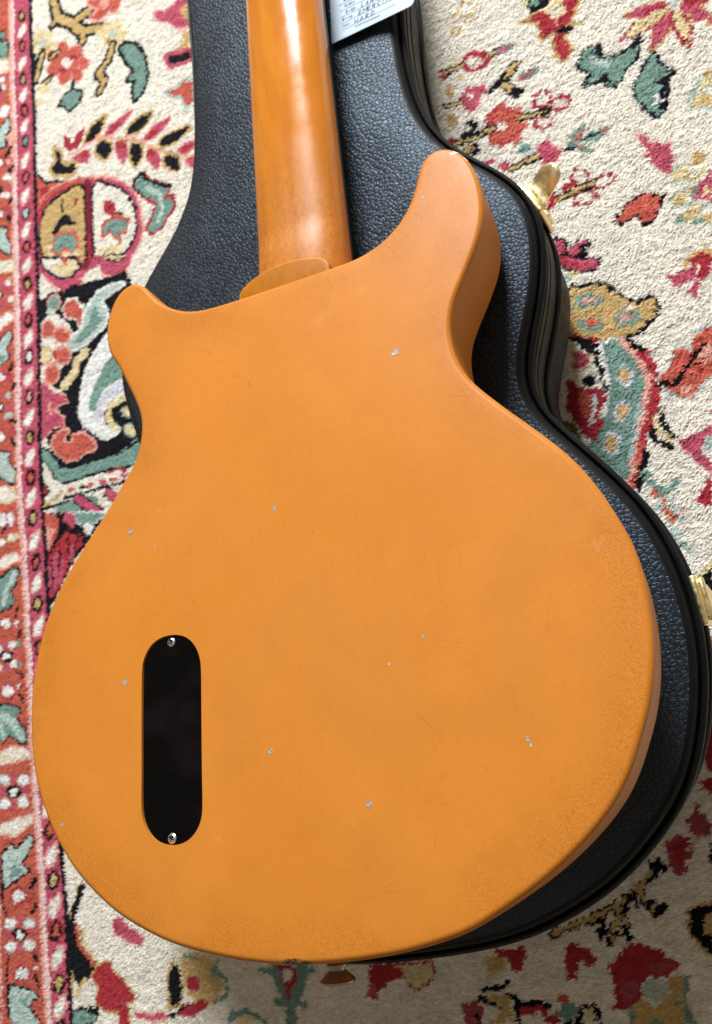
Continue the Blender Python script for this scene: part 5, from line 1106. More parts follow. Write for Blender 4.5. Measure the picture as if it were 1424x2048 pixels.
white|0|-446 723 -447 721 -448 721 -451 722 -454 723 -456 725 -458 728 -459 729 -458 731 -456 731 -454 730 -451 729 -448 727 -447 724
pink|0|-448 730 -449 729 -450 729 -453 730 -456 731 -458 733 -460 736 -461 737 -460 738 -458 739 -456 738 -453 736 -450 734 -448 732
black|0|-453 714 -454 712 -455 711 -456 711 -458 712 -459 713 -460 716 -461 718 -460 719 -459 720 -458 720 -456 719 -454 718 -453 716
white|0|-445 712 -445 710 -447 710 -448 710 -451 711 -452 713 -454 715 -454 717 -454 718 -452 719 -450 719 -448 718 -446 716 -445 714
pink|0|-447 701 -447 700 -449 699 -452 700 -454 701 -457 703 -459 705 -459 708 -459 709 -457 709 -454 709 -451 707 -449 705 -447 703
gold|0|-436 697 -436 696 -437 695 -439 695 -440 696 -441 697 -442 699 -443 700 -442 702 -441 703 -440 703 -438 702 -437 701 -436 699
salmon|3.0|-462 687 -449 692 -439 683 -445 673 -462 679 -462 687
white|0|-462 687 -449 692 -439 683 -445 673 -462 679
lightsalmon|0|-435 673 -437 658 -448 645 -441 627 -435 589 -433 639
black|4.8|-465 658 -447 670 -442 663 -443 654 -452 649 -449 637 -465 639 -465 658
palegreen|0|-465 658 -447 670 -442 663 -443 654 -452 649 -449 637 -465 639
black|4.7|-442 630 -449 623
black|4.6|-438 605 -441 601 -447 603
red|4.1|-454 616 -455 614 -456 614 -458 614 -461 615 -463 617 -464 619 -465 621 -464 623 -463 624 -461 624 -458 623 -456 621 -454 618 -454 616
white|0|-454 616 -455 614 -456 614 -458 614 -461 615 -463 617 -464 619 -465 621 -464 623 -463 624 -461 624 -458 623 -456 621 -454 618
red|3.5|-443 613 -443 612 -444 611 -446 611 -448 612 -450 613 -451 615 -451 616 -451 617 -449 618 -448 618 -446 617 -444 616 -443 614 -443 613
lightsalmon|0|-443 613 -443 612 -444 611 -446 611 -448 612 -450 613 -451 615 -451 616 -451 617 -449 618 -448 618 -446 617 -444 616 -443 614
palegreen|2.3|-440 591 -441 590 -443 589 -446 590 -449 591 -452 594 -454 596 -455 598 -454 599 -452 600 -449 599 -446 598 -443 596 -441 593 -440 591
cream|0|-440 591 -441 590 -443 589 -446 590 -449 591 -452 594 -454 596 -455 598 -454 599 -452 600 -449 599 -446 598 -443 596 -441 593
pink|0|-442 581 -443 580 -445 579 -447 579 -449 580 -451 582 -453 584 -453 586 -453 588 -451 588 -449 588 -446 587 -444 585 -443 583
black|0|-455 584 -456 582 -457 581 -458 580 -460 581 -462 583 -463 585 -463 587 -463 589 -461 591 -460 591 -458 590 -457 588 -456 586
white|0|-444 571 -445 569 -447 569 -450 570 -453 571 -456 573 -458 575 -459 577 -458 579 -456 579 -453 578 -449 577 -446 575 -444 573
black|4.5|-441 565 -444 562
red|4.5|-455 551 -456 549 -457 549 -460 549 -463 550 -465 552 -467 554 -467 556 -467 558 -465 559 -462 559 -460 558 -457 556 -455 553 -455 551
white|0|-455 551 -456 549 -457 549 -460 549 -463 550 -465 552 -467 554 -467 556 -467 558 -465 559 -462 559 -460 558 -457 556 -455 553
red|2.8|-443 550 -444 549 -445 548 -446 548 -447 549 -449 550 -450 551 -450 553 -449 554 -449 555 -447 555 -446 555 -444 553 -444 552 -443 550
pink|0|-443 550 -444 549 -445 548 -446 548 -447 549 -449 550 -450 551 -450 553 -449 554 -449 555 -447 555 -446 555 -444 553 -444 552
black|4.5|-448 545 -443 538
black|4.6|-468 540 -449 531 -453 525 -444 509 -445 499 -454 505 -468 518 -468 540
palegreen|0|-468 540 -449 531 -453 525 -444 509 -445 499 -454 505 -468 518
palegold|3.9|-471 498 -442 489 -440 477 -471 486 -471 498
cream|0|-471 498 -442 489 -440 477 -471 486
black|0|-457 454 -458 452 -460 451 -462 451 -465 452 -467 454 -469 456 -470 459 -469 461 -467 462 -465 462 -462 461 -460 459 -458 457
white|0|-461 456 -461 455 -462 454 -463 454 -464 454 -465 455 -466 456 -466 458 -466 459 -465 459 -464 459 -463 459 -462 458 -461 457
white|0|-444 464 -445 462 -446 461 -448 461 -450 462 -452 464 -453 466 -454 467 -453 469 -452 470 -450 470 -448 469 -446 468 -445 466
white|0|-442 443 -442 441 -444 441 -446 441 -448 442 -450 443 -451 445 -452 446 -451 448 -450 449 -448 448 -445 448 -443 446 -442 444
pink|0|-445 455 -445 453 -447 452 -449 452 -452 453 -454 455 -455 457 -456 459 -455 461 -454 462 -451 462 -449 461 -447 459 -445 457
pink|0|-455 466 -456 465 -457 464 -460 464 -463 465 -465 467 -467 469 -467 471 -467 472 -465 473 -462 473 -460 472 -457 470 -456 468
pink|0|-456 441 -456 440 -458 439 -461 439 -463 440 -466 442 -467 444 -468 445 -467 447 -466 448 -463 448 -460 447 -458 445 -456 443
gold|0|-440 467 -440 466 -442 465 -444 466 -446 466 -448 468 -450 469 -450 470 -450 471 -448 472 -446 472 -444 471 -442 469 -440 468
lightsalmon|4.3|-470 427 -448 430 -442 422 -452 418 -471 414 -470 427
white|0|-470 427 -448 430 -442 422 -452 418 -471 414
black|4.3|-471 398 -449 409 -445 403 -455 390 -452 377 -472 373 -471 398
palegreen|0|-471 398 -449 409 -445 403 -455 390 -452 377 -472 373
green|0|-458 379 -458 377 -460 376 -462 376 -465 377 -467 379 -469 381 -469 383 -469 384 -467 385 -465 385 -462 385 -460 383 -458 381
black|4.5|-446 370 -451 362
red|3.6|-456 357 -457 355 -459 355 -462 355 -465 355 -467 357 -469 359 -470 361 -469 363 -467 364 -464 364 -461 363 -459 361 -457 359 -456 357
white|0|-456 357 -457 355 -459 355 -462 355 -465 355 -467 357 -469 359 -470 361 -469 363 -467 364 -464 364 -461 363 -459 361 -457 359
red|3.1|-447 353 -447 351 -448 351 -450 350 -451 351 -453 352 -454 353 -454 355 -453 356 -452 357 -451 357 -449 357 -448 356 -447 354 -447 353
pink|0|-447 353 -447 351 -448 351 -450 350 -451 351 -453 352 -454 353 -454 355 -453 356 -452 357 -451 357 -449 357 -448 356 -447 354
black|4.4|-444 345 -447 341
palegreen|0|-447 335 -448 333 -449 333 -451 333 -454 333 -456 334 -457 336 -457 338 -457 339 -455 340 -453 340 -451 339 -449 338 -448 336
pink|0|-462 336 -462 334 -463 333 -465 333 -467 333 -468 335 -469 336 -470 338 -469 340 -468 341 -466 342 -465 341 -463 340 -462 338
pink|0|-447 323 -447 321 -449 320 -451 320 -453 321 -456 322 -457 324 -458 326 -457 327 -455 328 -453 328 -451 327 -449 326 -447 324
black|0|-459 323 -460 321 -462 320 -464 319 -466 320 -468 322 -470 324 -470 327 -470 329 -468 330 -466 331 -464 330 -461 328 -460 326
white|0|-463 324 -463 323 -464 323 -465 322 -466 323 -467 323 -467 324 -468 326 -467 327 -467 328 -466 328 -465 328 -464 327 -463 326
palegreen|0|-446 315 -445 313 -446 312 -449 310 -452 310 -455 310 -458 311 -459 313 -460 315 -459 316 -456 317 -453 318 -450 317 -447 316
black|4.0|-452 307 -445 306 -443 302
pink|0|-462 312 -463 311 -464 311 -466 311 -468 311 -470 312 -471 314 -472 315 -471 316 -470 317 -468 317 -466 316 -464 315 -463 314
red|4.0|-458 291 -459 289 -461 288 -463 288 -466 289 -469 290 -471 292 -471 295 -471 297 -469 298 -466 298 -463 297 -461 296 -459 293 -458 291
white|0|-458 291 -459 289 -461 288 -463 288 -466 289 -469 290 -471 292 -471 295 -471 297 -469 298 -466 298 -463 297 -461 296 -459 293
red|3.0|-443 293 -443 292 -444 292 -446 292 -447 292 -449 293 -449 294 -450 295 -449 296 -448 297 -447 297 -445 297 -444 296 -443 295 -443 293
pink|0|-443 293 -443 292 -444 292 -446 292 -447 292 -449 293 -449 294 -450 295 -449 296 -448 297 -447 297 -445 297 -444 296 -443 295
black|4.3|-450 287 -444 280
black|4.6|-476 277 -453 273 -456 263 -445 251 -448 238 -457 243 -476 258 -476 277
palegreen|0|-476 277 -453 273 -456 263 -445 251 -448 238 -457 243 -476 258
palegold|3.0|-477 241 -448 233 -444 223 -452 220 -477 226 -477 241
cream|0|-477 241 -448 233 -444 223 -452 220 -477 226
pink|2.4|-448 200 -449 197 -451 195 -453 194 -455 194 -458 196 -459 199 -459 203 -459 206 -457 208 -455 209 -452 209 -450 207 -449 204 -448 200
white|0|-448 200 -449 197 -451 195 -453 194 -455 194 -458 196 -459 199 -459 203 -459 206 -457 208 -455 209 -452 209 -450 207 -449 204
white|0|-460 203 -461 200 -463 197 -465 196 -468 197 -470 199 -471 202 -472 205 -471 208 -470 211 -467 212 -465 211 -462 209 -461 206
black|4.2|-460 196 -468 190
palegold|2.4|-449 182 -449 180 -451 179 -453 179 -455 180 -457 181 -458 182 -458 184 -458 185 -456 186 -454 186 -452 186 -450 185 -449 183 -449 182
white|0|-449 182 -449 180 -451 179 -453 179 -455 180 -457 181 -458 182 -458 184 -458 185 -456 186 -454 186 -452 186 -450 185 -449 183
pink|0|-454 192 -454 190 -455 188 -456 187 -458 187 -459 188 -460 191 -460 194 -460 196 -459 198 -457 199 -456 199 -455 198 -454 195
white|0|-461 180 -462 178 -464 177 -467 177 -470 178 -473 179 -476 181 -476 182 -475 184 -473 184 -470 185 -467 184 -464 183 -462 181
palegold|0|-441 182 -442 181 -443 180 -445 180 -447 180 -449 181 -450 182 -451 184 -450 185 -449 186 -447 187 -445 186 -443 185 -442 184
lightsalmon|3.9|-479 161 -460 166 -446 165 -443 159 -460 155 -479 154 -479 161
cream|0|-479 161 -460 166 -446 165 -443 159 -460 155 -479 154
black|4.3|-479 140 -451 151 -444 147 -448 136 -457 128 -450 119 -459 113 -480 111 -479 140
green|0|-479 140 -451 151 -444 147 -448 136 -457 128 -450 119 -459 113 -480 111
palegreen|6.2|-449 145 -461 133 -466 119
black|4.0|-446 111 -449 102
red|3.7|-455 97 -456 95 -458 94 -462 93 -465 94 -469 95 -471 97 -471 99 -471 101 -468 102 -465 103 -461 102 -458 101 -456 99 -455 97
white|0|-455 97 -456 95 -458 94 -462 93 -465 94 -469 95 -471 97 -471 99 -471 101 -468 102 -465 103 -461 102 -458 101 -456 99
pink|2.3|-445 96 -445 95 -446 94 -447 93 -449 94 -450 94 -451 95 -451 96 -450 98 -450 98 -448 99 -447 99 -446 98 -445 97 -445 96
white|0|-445 96 -445 95 -446 94 -447 93 -449 94 -450 94 -451 95 -451 96 -450 98 -450 98 -448 99 -447 99 -446 98 -445 97
black|3.9|-442 88 -443 83 -447 82
white|0|-448 75 -449 73 -450 72 -453 72 -455 72 -458 73 -460 75 -460 76 -459 78 -458 79 -455 79 -452 79 -450 78 -448 76
white|0|-467 74 -467 73 -469 71 -471 71 -474 71 -476 72 -477 74 -478 75 -477 77 -476 78 -473 78 -471 78 -469 77 -467 76
green|0|-443 75 -443 74 -444 73 -445 73 -447 73 -448 73 -449 75 -449 76 -449 77 -448 78 -446 79 -445 79 -444 78 -443 77
pink|0|-459 75 -459 73 -461 72 -463 71 -465 72 -468 73 -469 74 -469 76 -469 78 -467 79 -465 80 -463 79 -460 78 -459 77
pink|0|-443 65 -443 64 -445 62 -447 62 -450 62 -452 63 -454 65 -454 66 -453 68 -452 69 -449 69 -447 69 -445 68 -443 67
white|0|-448 57 -448 55 -450 54 -452 54 -455 54 -458 55 -459 56 -460 58 -459 60 -457 61 -455 61 -452 61 -450 60 -448 58
green|0|-442 55 -443 54 -444 53 -445 52 -446 52 -448 53 -449 54 -449 56 -448 57 -448 58 -446 58 -445 58 -444 57 -443 56
pink|0|-457 54 -458 52 -459 51 -462 50 -464 50 -466 51 -468 53 -468 55 -468 56 -466 58 -464 58 -461 58 -459 57 -458 55
white|0|-469 55 -470 54 -471 53 -473 52 -475 53 -477 53 -478 55 -478 56 -478 58 -476 59 -475 60 -473 59 -471 58 -470 57
black|0|-453 64 -454 61 -457 59 -461 59 -465 59 -469 61 -472 63 -473 66 -472 69 -469 71 -465 71 -460 71 -456 69 -454 67
white|0|-457 64 -458 63 -459 62 -461 62 -464 62 -466 63 -467 64 -468 66 -467 67 -466 68 -464 68 -461 68 -459 67 -458 66
black|3.6|-447 48 -441 46 -441 42
red|4.0|-453 31 -454 29 -456 27 -460 26 -463 26 -467 28 -469 30 -470 33 -469 35 -466 37 -463 38 -459 37 -456 36 -454 34 -453 31
white|0|-453 31 -454 29 -456 27 -460 26 -463 26 -467 28 -469 30 -470 33 -469 35 -466 37 -463 38 -459 37 -456 36 -454 34
red|2.6|-442 35 -443 34 -443 33 -444 33 -446 33 -447 33 -448 34 -448 35 -448 36 -447 37 -446 37 -444 37 -443 37 -442 36 -442 35
white|0|-442 35 -443 34 -443 33 -444 33 -446 33 -447 33 -448 34 -448 35 -448 36 -447 37 -446 37 -444 37 -443 37 -442 36
black|3.8|-446 28 -441 19
black|4.6|-482 18 -464 19 -446 13 -453 4 -441 -5 -438 -17 -445 -19 -461 -8 -470 -15 -483 -10 -482 18
green|0|-482 18 -464 19 -446 13 -453 4 -441 -5 -438 -17 -445 -19 -461 -8 -470 -15 -483 -10
palegreen|7.5|-471 10 -457 2 -444 -13
palegreen|4.5|-473 1 -470 -11
lightsalmon|3.1|-483 -30 -461 -21 -438 -24 -433 -32 -483 -37 -483 -30
cream|0|-483 -30 -461 -21 -438 -24 -433 -32 -483 -37
palegold|0|-458 -30 -459 -31 -461 -32 -464 -32 -467 -32 -470 -32 -472 -31 -472 -30 -472 -29 -470 -28 -467 -28 -464 -28 -461 -28 -459 -29
pink|0|-451 -49 -452 -51 -453 -52 -456 -52 -458 -52 -461 -51 -462 -50 -463 -49 -462 -47 -461 -46 -458 -45 -455 -45 -453 -46 -452 -48
pink|0|-452 -74 -452 -75 -454 -76 -456 -77 -459 -77 -461 -76 -463 -75 -464 -73 -463 -72 -461 -71 -459 -70 -456 -70 -454 -71 -452 -72
pink|0|-467 -61 -468 -63 -469 -64 -472 -65 -475 -65 -477 -64 -479 -63 -479 -61 -479 -59 -477 -58 -474 -58 -472 -58 -469 -58 -468 -60
pink|0|-435 -61 -436 -63 -437 -64 -440 -64 -442 -64 -445 -63 -446 -62 -447 -61 -446 -59 -444 -58 -442 -57 -439 -57 -437 -58 -436 -59
palegreen|1.7|-463 -51 -464 -53 -466 -54 -469 -55 -472 -54 -475 -53 -477 -52 -478 -50 -477 -48 -475 -47 -472 -46 -468 -47 -465 -47 -463 -49 -463 -51
white|0|-463 -51 -464 -53 -466 -54 -469 -55 -472 -54 -475 -53 -477 -52 -478 -50 -477 -48 -475 -47 -472 -46 -468 -47 -465 -47 -463 -49
palegreen|1.7|-436 -52 -437 -54 -439 -55 -442 -56 -445 -56 -448 -55 -450 -53 -451 -51 -450 -50 -448 -48 -445 -48 -442 -48 -439 -49 -437 -50 -436 -52
white|0|-436 -52 -437 -54 -439 -55 -442 -56 -445 -56 -448 -55 -450 -53 -451 -51 -450 -50 -448 -48 -445 -48 -442 -48 -439 -49 -437 -50
palegreen|1.7|-463 -72 -464 -74 -466 -75 -469 -76 -473 -76 -475 -75 -478 -74 -478 -72 -477 -70 -475 -69 -472 -68 -469 -68 -466 -69 -464 -70 -463 -72
white|0|-463 -72 -464 -74 -466 -75 -469 -76 -473 -76 -475 -75 -478 -74 -478 -72 -477 -70 -475 -69 -472 -68 -469 -68 -466 -69 -464 -70
palegreen|1.7|-437 -71 -438 -73 -440 -75 -443 -75 -446 -75 -449 -74 -451 -73 -451 -71 -451 -69 -449 -68 -446 -67 -442 -67 -440 -68 -438 -70 -437 -71
white|0|-437 -71 -438 -73 -440 -75 -443 -75 -446 -75 -449 -74 -451 -73 -451 -71 -451 -69 -449 -68 -446 -67 -442 -67 -440 -68 -438 -70
black|0|-447 -62 -448 -65 -451 -67 -455 -68 -460 -68 -464 -67 -467 -64 -468 -61 -467 -59 -464 -56 -459 -55 -455 -56 -451 -57 -448 -59
white|0|-452 -62 -453 -64 -454 -65 -456 -66 -458 -66 -460 -65 -462 -63 -462 -62 -462 -60 -460 -59 -458 -58 -456 -58 -454 -59 -453 -60
pink|0|-446 -174 -446 -175 -448 -176 -450 -177 -453 -177 -455 -177 -457 -176 -457 -174 -457 -173 -455 -171 -453 -171 -450 -171 -448 -171 -446 -172
pink|0|-447 -197 -447 -198 -449 -199 -451 -200 -454 -200 -456 -200 -457 -198 -458 -197 -457 -196 -456 -194 -453 -194 -451 -194 -449 -194 -447 -195
pink|0|-461 -186 -462 -188 -464 -189 -466 -190 -468 -190 -471 -189 -472 -188 -473 -187 -472 -185 -471 -184 -468 -183 -466 -183 -463 -184 -462 -185
pink|0|-431 -184 -431 -185 -433 -186 -435 -187 -438 -187 -440 -187 -441 -185 -442 -184 -441 -183 -440 -181 -437 -181 -435 -181 -433 -181 -431 -182
palegreen|1.6|-457 -176 -458 -178 -460 -179 -463 -180 -466 -180 -469 -180 -471 -178 -471 -177 -471 -175 -469 -174 -466 -173 -463 -173 -460 -173 -458 -175 -457 -176
white|0|-457 -176 -458 -178 -460 -179 -463 -180 -466 -180 -469 -180 -471 -178 -471 -177 -471 -175 -469 -174 -466 -173 -463 -173 -460 -173 -458 -175
palegreen|1.6|-432 -175 -433 -177 -434 -178 -437 -179 -440 -179 -443 -179 -445 -177 -446 -176 -445 -174 -443 -173 -440 -172 -437 -172 -434 -173 -432 -174 -432 -175
white|0|-432 -175 -433 -177 -434 -178 -437 -179 -440 -179 -443 -179 -445 -177 -446 -176 -445 -174 -443 -173 -440 -172 -437 -172 -434 -173 -432 -174
palegreen|1.6|-458 -196 -458 -198 -460 -199 -463 -200 -466 -200 -469 -199 -471 -198 -472 -197 -471 -195 -469 -194 -466 -193 -463 -193 -460 -193 -458 -194 -458 -196
white|0|-458 -196 -458 -198 -460 -199 -463 -200 -466 -200 -469 -199 -471 -198 -472 -197 -471 -195 -469 -194 -466 -193 -463 -193 -460 -193 -458 -194
palegreen|1.6|-432 -193 -433 -195 -435 -196 -438 -197 -441 -197 -444 -197 -446 -196 -446 -194 -445 -192 -444 -191 -441 -190 -438 -190 -435 -191 -433 -192 -432 -193
white|0|-432 -193 -433 -195 -435 -196 -438 -197 -441 -197 -444 -197 -446 -196 -446 -194 -445 -192 -444 -191 -441 -190 -438 -190 -435 -191 -433 -192
black|0|-442 -186 -443 -188 -446 -190 -450 -192 -454 -192 -458 -191 -461 -189 -462 -186 -461 -184 -458 -181 -454 -180 -449 -180 -446 -181 -443 -183
white|0|-447 -186 -448 -187 -449 -189 -451 -190 -453 -190 -455 -189 -456 -188 -457 -186 -456 -184 -455 -183 -453 -182 -451 -182 -449 -183 -448 -184
lightsalmon|3.0|-483 -93 -456 -86 -432 -83 -431 -89 -455 -101 -483 -98 -483 -93
cream|0|-483 -93 -456 -86 -432 -83 -431 -89 -455 -101 -483 -98
black|4.7|-475 -118 -462 -109 -459 -116 -436 -101 -433 -105 -437 -113 -449 -126 -439 -131 -458 -140 -472 -146 -475 -135 -475 -118
palegreen|0|-475 -118 -462 -109 -459 -116 -436 -101 -433 -105 -437 -113 -449 -126 -439 -131 -458 -140 -472 -146 -475 -135
green|0|-463 -127 -444 -130 -458 -138 -465 -138
black|3.1|-475 -121 -476 -147 -475 -160 -469 -171
black|4.9|-430 -139 -436 -145
red|4.5|-443 -153 -444 -156 -447 -157 -451 -158 -455 -159 -458 -158 -461 -156 -462 -154 -461 -151 -458 -149 -454 -148 -450 -148 -447 -149 -444 -151 -443 -153
white|0|-443 -153 -444 -156 -447 -157 -451 -158 -455 -159 -458 -158 -461 -156 -462 -154 -461 -151 -458 -149 -454 -148 -450 -148 -447 -149 -444 -151
red|2.2|-431 -150 -438 -158
black|3.7|-429 -160 -431 -164 -436 -167
black|4.0|-434 -200 -430 -205
red|4.0|-441 -217 -442 -219 -445 -221 -448 -222 -452 -222 -456 -222 -458 -220 -459 -218 -458 -215 -456 -214 -452 -212 -448 -212 -444 -213 -442 -215 -441 -217
white|0|-441 -217 -442 -219 -445 -221 -448 -222 -452 -222 -456 -222 -458 -220 -459 -218 -458 -215 -456 -214 -452 -212 -448 -212 -444 -213 -442 -215
red|2.8|-431 -212 -431 -213 -432 -214 -433 -214 -434 -214 -435 -214 -436 -213 -436 -212 -436 -211 -435 -211 -434 -210 -433 -210 -432 -210 -431 -211 -431 -212
white|0|-431 -212 -431 -213 -432 -214 -433 -214 -434 -214 -435 -214 -436 -213 -436 -212 -436 -211 -435 -211 -434 -210 -433 -210 -432 -210 -431 -211
black|3.0|-468 -203 -471 -212 -471 -235 -470 -255
black|3.9|-434 -220 -428 -227
black|4.5|-467 -228 -451 -230 -436 -232 -433 -235 -445 -243 -428 -258 -465 -261 -468 -245 -467 -228
palegreen|0|-467 -228 -451 -230 -436 -232 -433 -235 -445 -243 -428 -258 -465 -261 -468 -245
green|0|-456 -238 -441 -236 -448 -243
blush|2.2|-478 -162 -480 -194 -479 -225 -479 -262
pink|2.8|-483 -162 -484 -194 -483 -225 -483 -262
black|5.5|-402 850 -402 824 -402 798 -402 772 -402 746 -402 721 -402 696 -402 671 -402 647 -402 623 -403 600 -403 576 -403 553 -403 531 -404 508 -404 486 -404 464 -404 442 -405 420 -405 399 -405 378 -406 357 -406 337 -406 316 -406 296 -407 276 -407 256 -407 237 -407 218 -407 198 -406 179 -405 160 -405 142 -404 123 -403 105 -402 87 -402 69 -402 52 -401 34 -401 17 -400 0 -400 -17 -400 -34 -399 -50 -399 -66 -398 -83 -397 -99 -396 -114 -395 -130 -393 -145 -392 -161 -392 -176 -391 -191 -391 -206 -391 -220 -391 -235 -391 -249 -391 -264 -390 -278 -390 -292"""
def parse(s):
    out = []
    for ln in s.strip().split('\n'):
        c, w_, p = ln.split('|'); out.append((c, float(w_), np.array(p.split(), float).reshape(-1, 2)))
    return out
def axis_lines(a0, a1, lo, hi, fine, coarse):
    """grid lines: fine between a0 and a1, coarser beyond"""
    return np.r_[np.arange(lo, a0, coarse), np.arange(a0, a1, fine), np.arange(a1, hi+.1, coarse)]
gx = axis_lines(-500, 300, -760, 760, 1.5, 4.0); gy = axis_lines(-280, 860, -520, 1160, 1.5, 4.0)
nx, ny = len(gx), len(gy)
rs = np.random.RandomState(3)
def smoothn(a, ky, kx):
    for ax, k in ((0, ky), (1, kx)):
        if k > 1:
            ker = np.ones(k)/k
            a = np.apply_along_axis(lambda v: np.convolve(np.pad(v, (k//2, k-1-k//2), mode='wrap'), ker, 'valid'), ax, a)
    return a/a.std()
GX, GY = np.meshgrid(gx, gy)
# hand-knotted edges: the pattern is sampled with a small ragged offset per knot
JX = GX+.75*smoothn(rs.randn(ny, nx), 2, 3)+.35*rs.randn(ny, nx)+.6*np.sin(GY/37.)
JY = GY+.5*smoothn(rs.randn(ny, nx), 3, 2)
COL = np.empty((ny, nx, 3)); COL[:] = PAL['cream']
def window(p, pad):
    i0, i1 = np.searchsorted(gx, (p[:, 0].min()-pad, p[:, 0].max()+pad)); j0, j1 = np.searchsorted(gy, (p[:, 1].min()-pad, p[:, 1].max()+pad))
    return slice(j0, j1), slice(i0, i1)
def paint(prims, dx=0, dy=0, rot=0.0, s=1.0):
    for c, w_, p in prims:
        if rot or s != 1:
            ca, sa = math.cos(rot)*s, math.sin(rot)*s; p = p@np.array([[ca, sa], [-sa, ca]])
        p = p+np.array([dx, dy])
        ws = window(p, 6+w_)
        X, Y = JX[ws], JY[ws]
        if X.size == 0: continue
        if w_ == 0: k = inside(p, X, Y)
        else:
            k = np.zeros(X.shape, bool); h2 = max(w_*.56, 1.0)**2
            for a, b in zip(p[:-1], p[1:]):
                ab = b-a; L2 = max(ab@ab, 1e-6); t = np.clip(((X-a[0])*ab[0]+(Y-a[1])*ab[1])/L2, 0, 1)
                k |= (X-a[0]-t*ab[0])**2+(Y-a[1]-t*ab[1])**2 < h2
        COL[ws][k] = PAL[c]
rug_prims = parse(RUG); border_prims = parse(BORDER)
# the field beyond the photographed part repeats a few of its own sprays
def circ(c, x, y, r_, w_=0, n=12):
    t = np.linspace(0, 2*PI, n+1)[:-1 if w_ == 0 else None]; return (c, w_, np.stack([x+r_*np.cos(t), y+r_*np.sin(t)], 1))
sprig = [('black', 5.5, np.array([(0, -34), (3, -14), (0, 6)], float)), ('gold', 2.6, np.array([(0, -34), (3, -14), (0, 6)], float))]
sprig += [circ('salmon', 13*math.cos(a), 14+13*math.sin(a), 8) for a in np.arange(6)*PI/3]+[circ('cream', 0, 14, 6), circ('red', -9, 20, 4)]
leafm = [('black', 5, np.array([(-12, -30), (-16, -44), (-30, -50), (-34, -38), (-22, -28), (-12, -30)], float)), ('green', 0, np.array([(-12, -30), (-16, -44), (-30, -50), (-34, -38), (-22, -28)], float))]
bud = [('black', 4, np.array([(-20, 0), (10, 6)], float)), ('pink', 0, np.array([(6, 0), (22, -4), (32, 8), (20, 18), (8, 12)], float)), ('red', 0, np.array([(12, 2), (24, 2), (20, 12)], float))]
for k_ in range(260):
    X0, Y0 = rs.uniform(-330, 760), rs.uniform(-520, 1160)
    if (-390 < X0 < 262) and (-265 < Y0 < 850): continue
    for mtf in ([sprig, leafm, bud][k_ % 3],): paint(mtf, X0, Y0, rs.uniform(0, 6.28), rs.uniform(.8, 1.3))
paint(rug_prims)
paint(border_prims)
wl = np.array(D['white_line'], float); wl = wl[np.argsort(wl[:, 1])]
lx = np.interp(gy, wl[:, 1], wl[:, 0])
for k_, yy in enumerate(np.arange(-500, 1150, 44)):                        # the rest of the wide border
    x_ = np.interp(yy, gy, lx)
    if -270 < yy < 850: x_ -= 75
    for (c, w_, p) in (sprig if k_ % 2 else leafm+bud): paint([(c, w_, p)], x_-70, yy, .4*k_, .9)
tone = 1+.055*rs.randn(ny, nx)+.04*smoothn(rs.randn(ny, nx), 3, 9)
COL = np.clip(COL*tone[..., None], .004, .9)
Z = .22*smoothn(rs.randn(ny, nx), 2, 3)+.06*smoothn(rs.randn(ny, nx), 5, 9)
dark = COL.mean(2) < .05
Z -= .5*dark
Z[[0, 1, -2, -1]] = -6; Z[:, [0, 1, -2, -1]] = -6
me = bpy.data.meshes.new('rug')
V = np.stack([GX, GY, Z], -1).reshape(-1, 3)/1000.
idx = np.arange(nx*ny).reshape(ny, nx)
Q = np.stack([idx[:-1, :-1], idx[:-1, 1:], idx[1:, 1:], idx[1:, :-1]], -1).reshape(-1)
nq = len(Q)//4
me.vertices.add(len(V)); me.vertices.foreach_set('co', V.astype(np.float32).ravel())
me.loops.add(len(Q)); me.loops.foreach_set('vertex_index', Q.astype(np.int32))
me.polygons.add(nq); me.polygons.foreach_set('loop_start', np.arange(0, nq*4, 4, dtype=np.int32)); me.polygons.foreach_set('loop_total', np.full(nq, 4, np.int32))
me.update(calc_edges=True)
ca_ = me.color_attributes.new('pile', 'FLOAT_COLOR', 'POINT')
ca_.data.foreach_set('color', np.concatenate([COL.reshape(-1, 3), np.ones((nx*ny, 1))], 1).astype(np.float32).ravel())
rug = link('rug', me, M['rug'])
tag(rug, 'cream wool rug with pink border and red, green and black flowers lying under the case', 'rug')

# the pile itself: one slanted tuft of wool per knot
fi = np.where((gx > -500) & (gx < 298))[0]; fj = np.where((gy > -278) & (gy < 858))[0]
TX, TY = [a.ravel() for a in np.meshgrid(gx[fi], gy[fj])]
TC = COL[np.ix_(fj, fi)].reshape(-1, 3); TZ = Z[np.ix_(fj, fi)].ravel()
n_t = len(TX)
TX = TX+1.1+rs.uniform(-.75, .75, n_t); TY = TY+rs.uniform(-.75, .75, n_t)
swirl = 7*smoothn(rs.randn(ny, nx), 9, 13)[np.ix_(fj, fi)].ravel()
ang = np.radians(197+swirl+rs.normal(0, 17, n_t)); ln = rs.uniform(1.7, 3.3, n_t); wd_ = rs.uniform(.45, .85, n_t)
cx_, cy_ = np.cos(ang), np.sin(ang); up_ = rs.uniform(.6, 1.35, n_t)
P0 = np.stack([TX, TY, TZ-.3], 1); SD = np.stack([-cy_*wd_*.5, cx_*wd_*.5, rs.uniform(-.15, .15, n_t)], 1)
TP = np.stack([TX+cx_*ln, TY+cy_*ln, TZ+up_], 1)
TV = np.stack([P0-SD, P0+SD, TP+SD*.6, TP-SD*.6], 1).reshape(-1, 3)/1000.
me = bpy.data.meshes.new('wool_pile')
me.vertices.add(n_t*4); me.vertices.foreach_set('co', TV.astype(np.float32).ravel())
me.loops.add(n_t*4); me.loops.foreach_set('vertex_index', np.arange(n_t*4, dtype=np.int32))
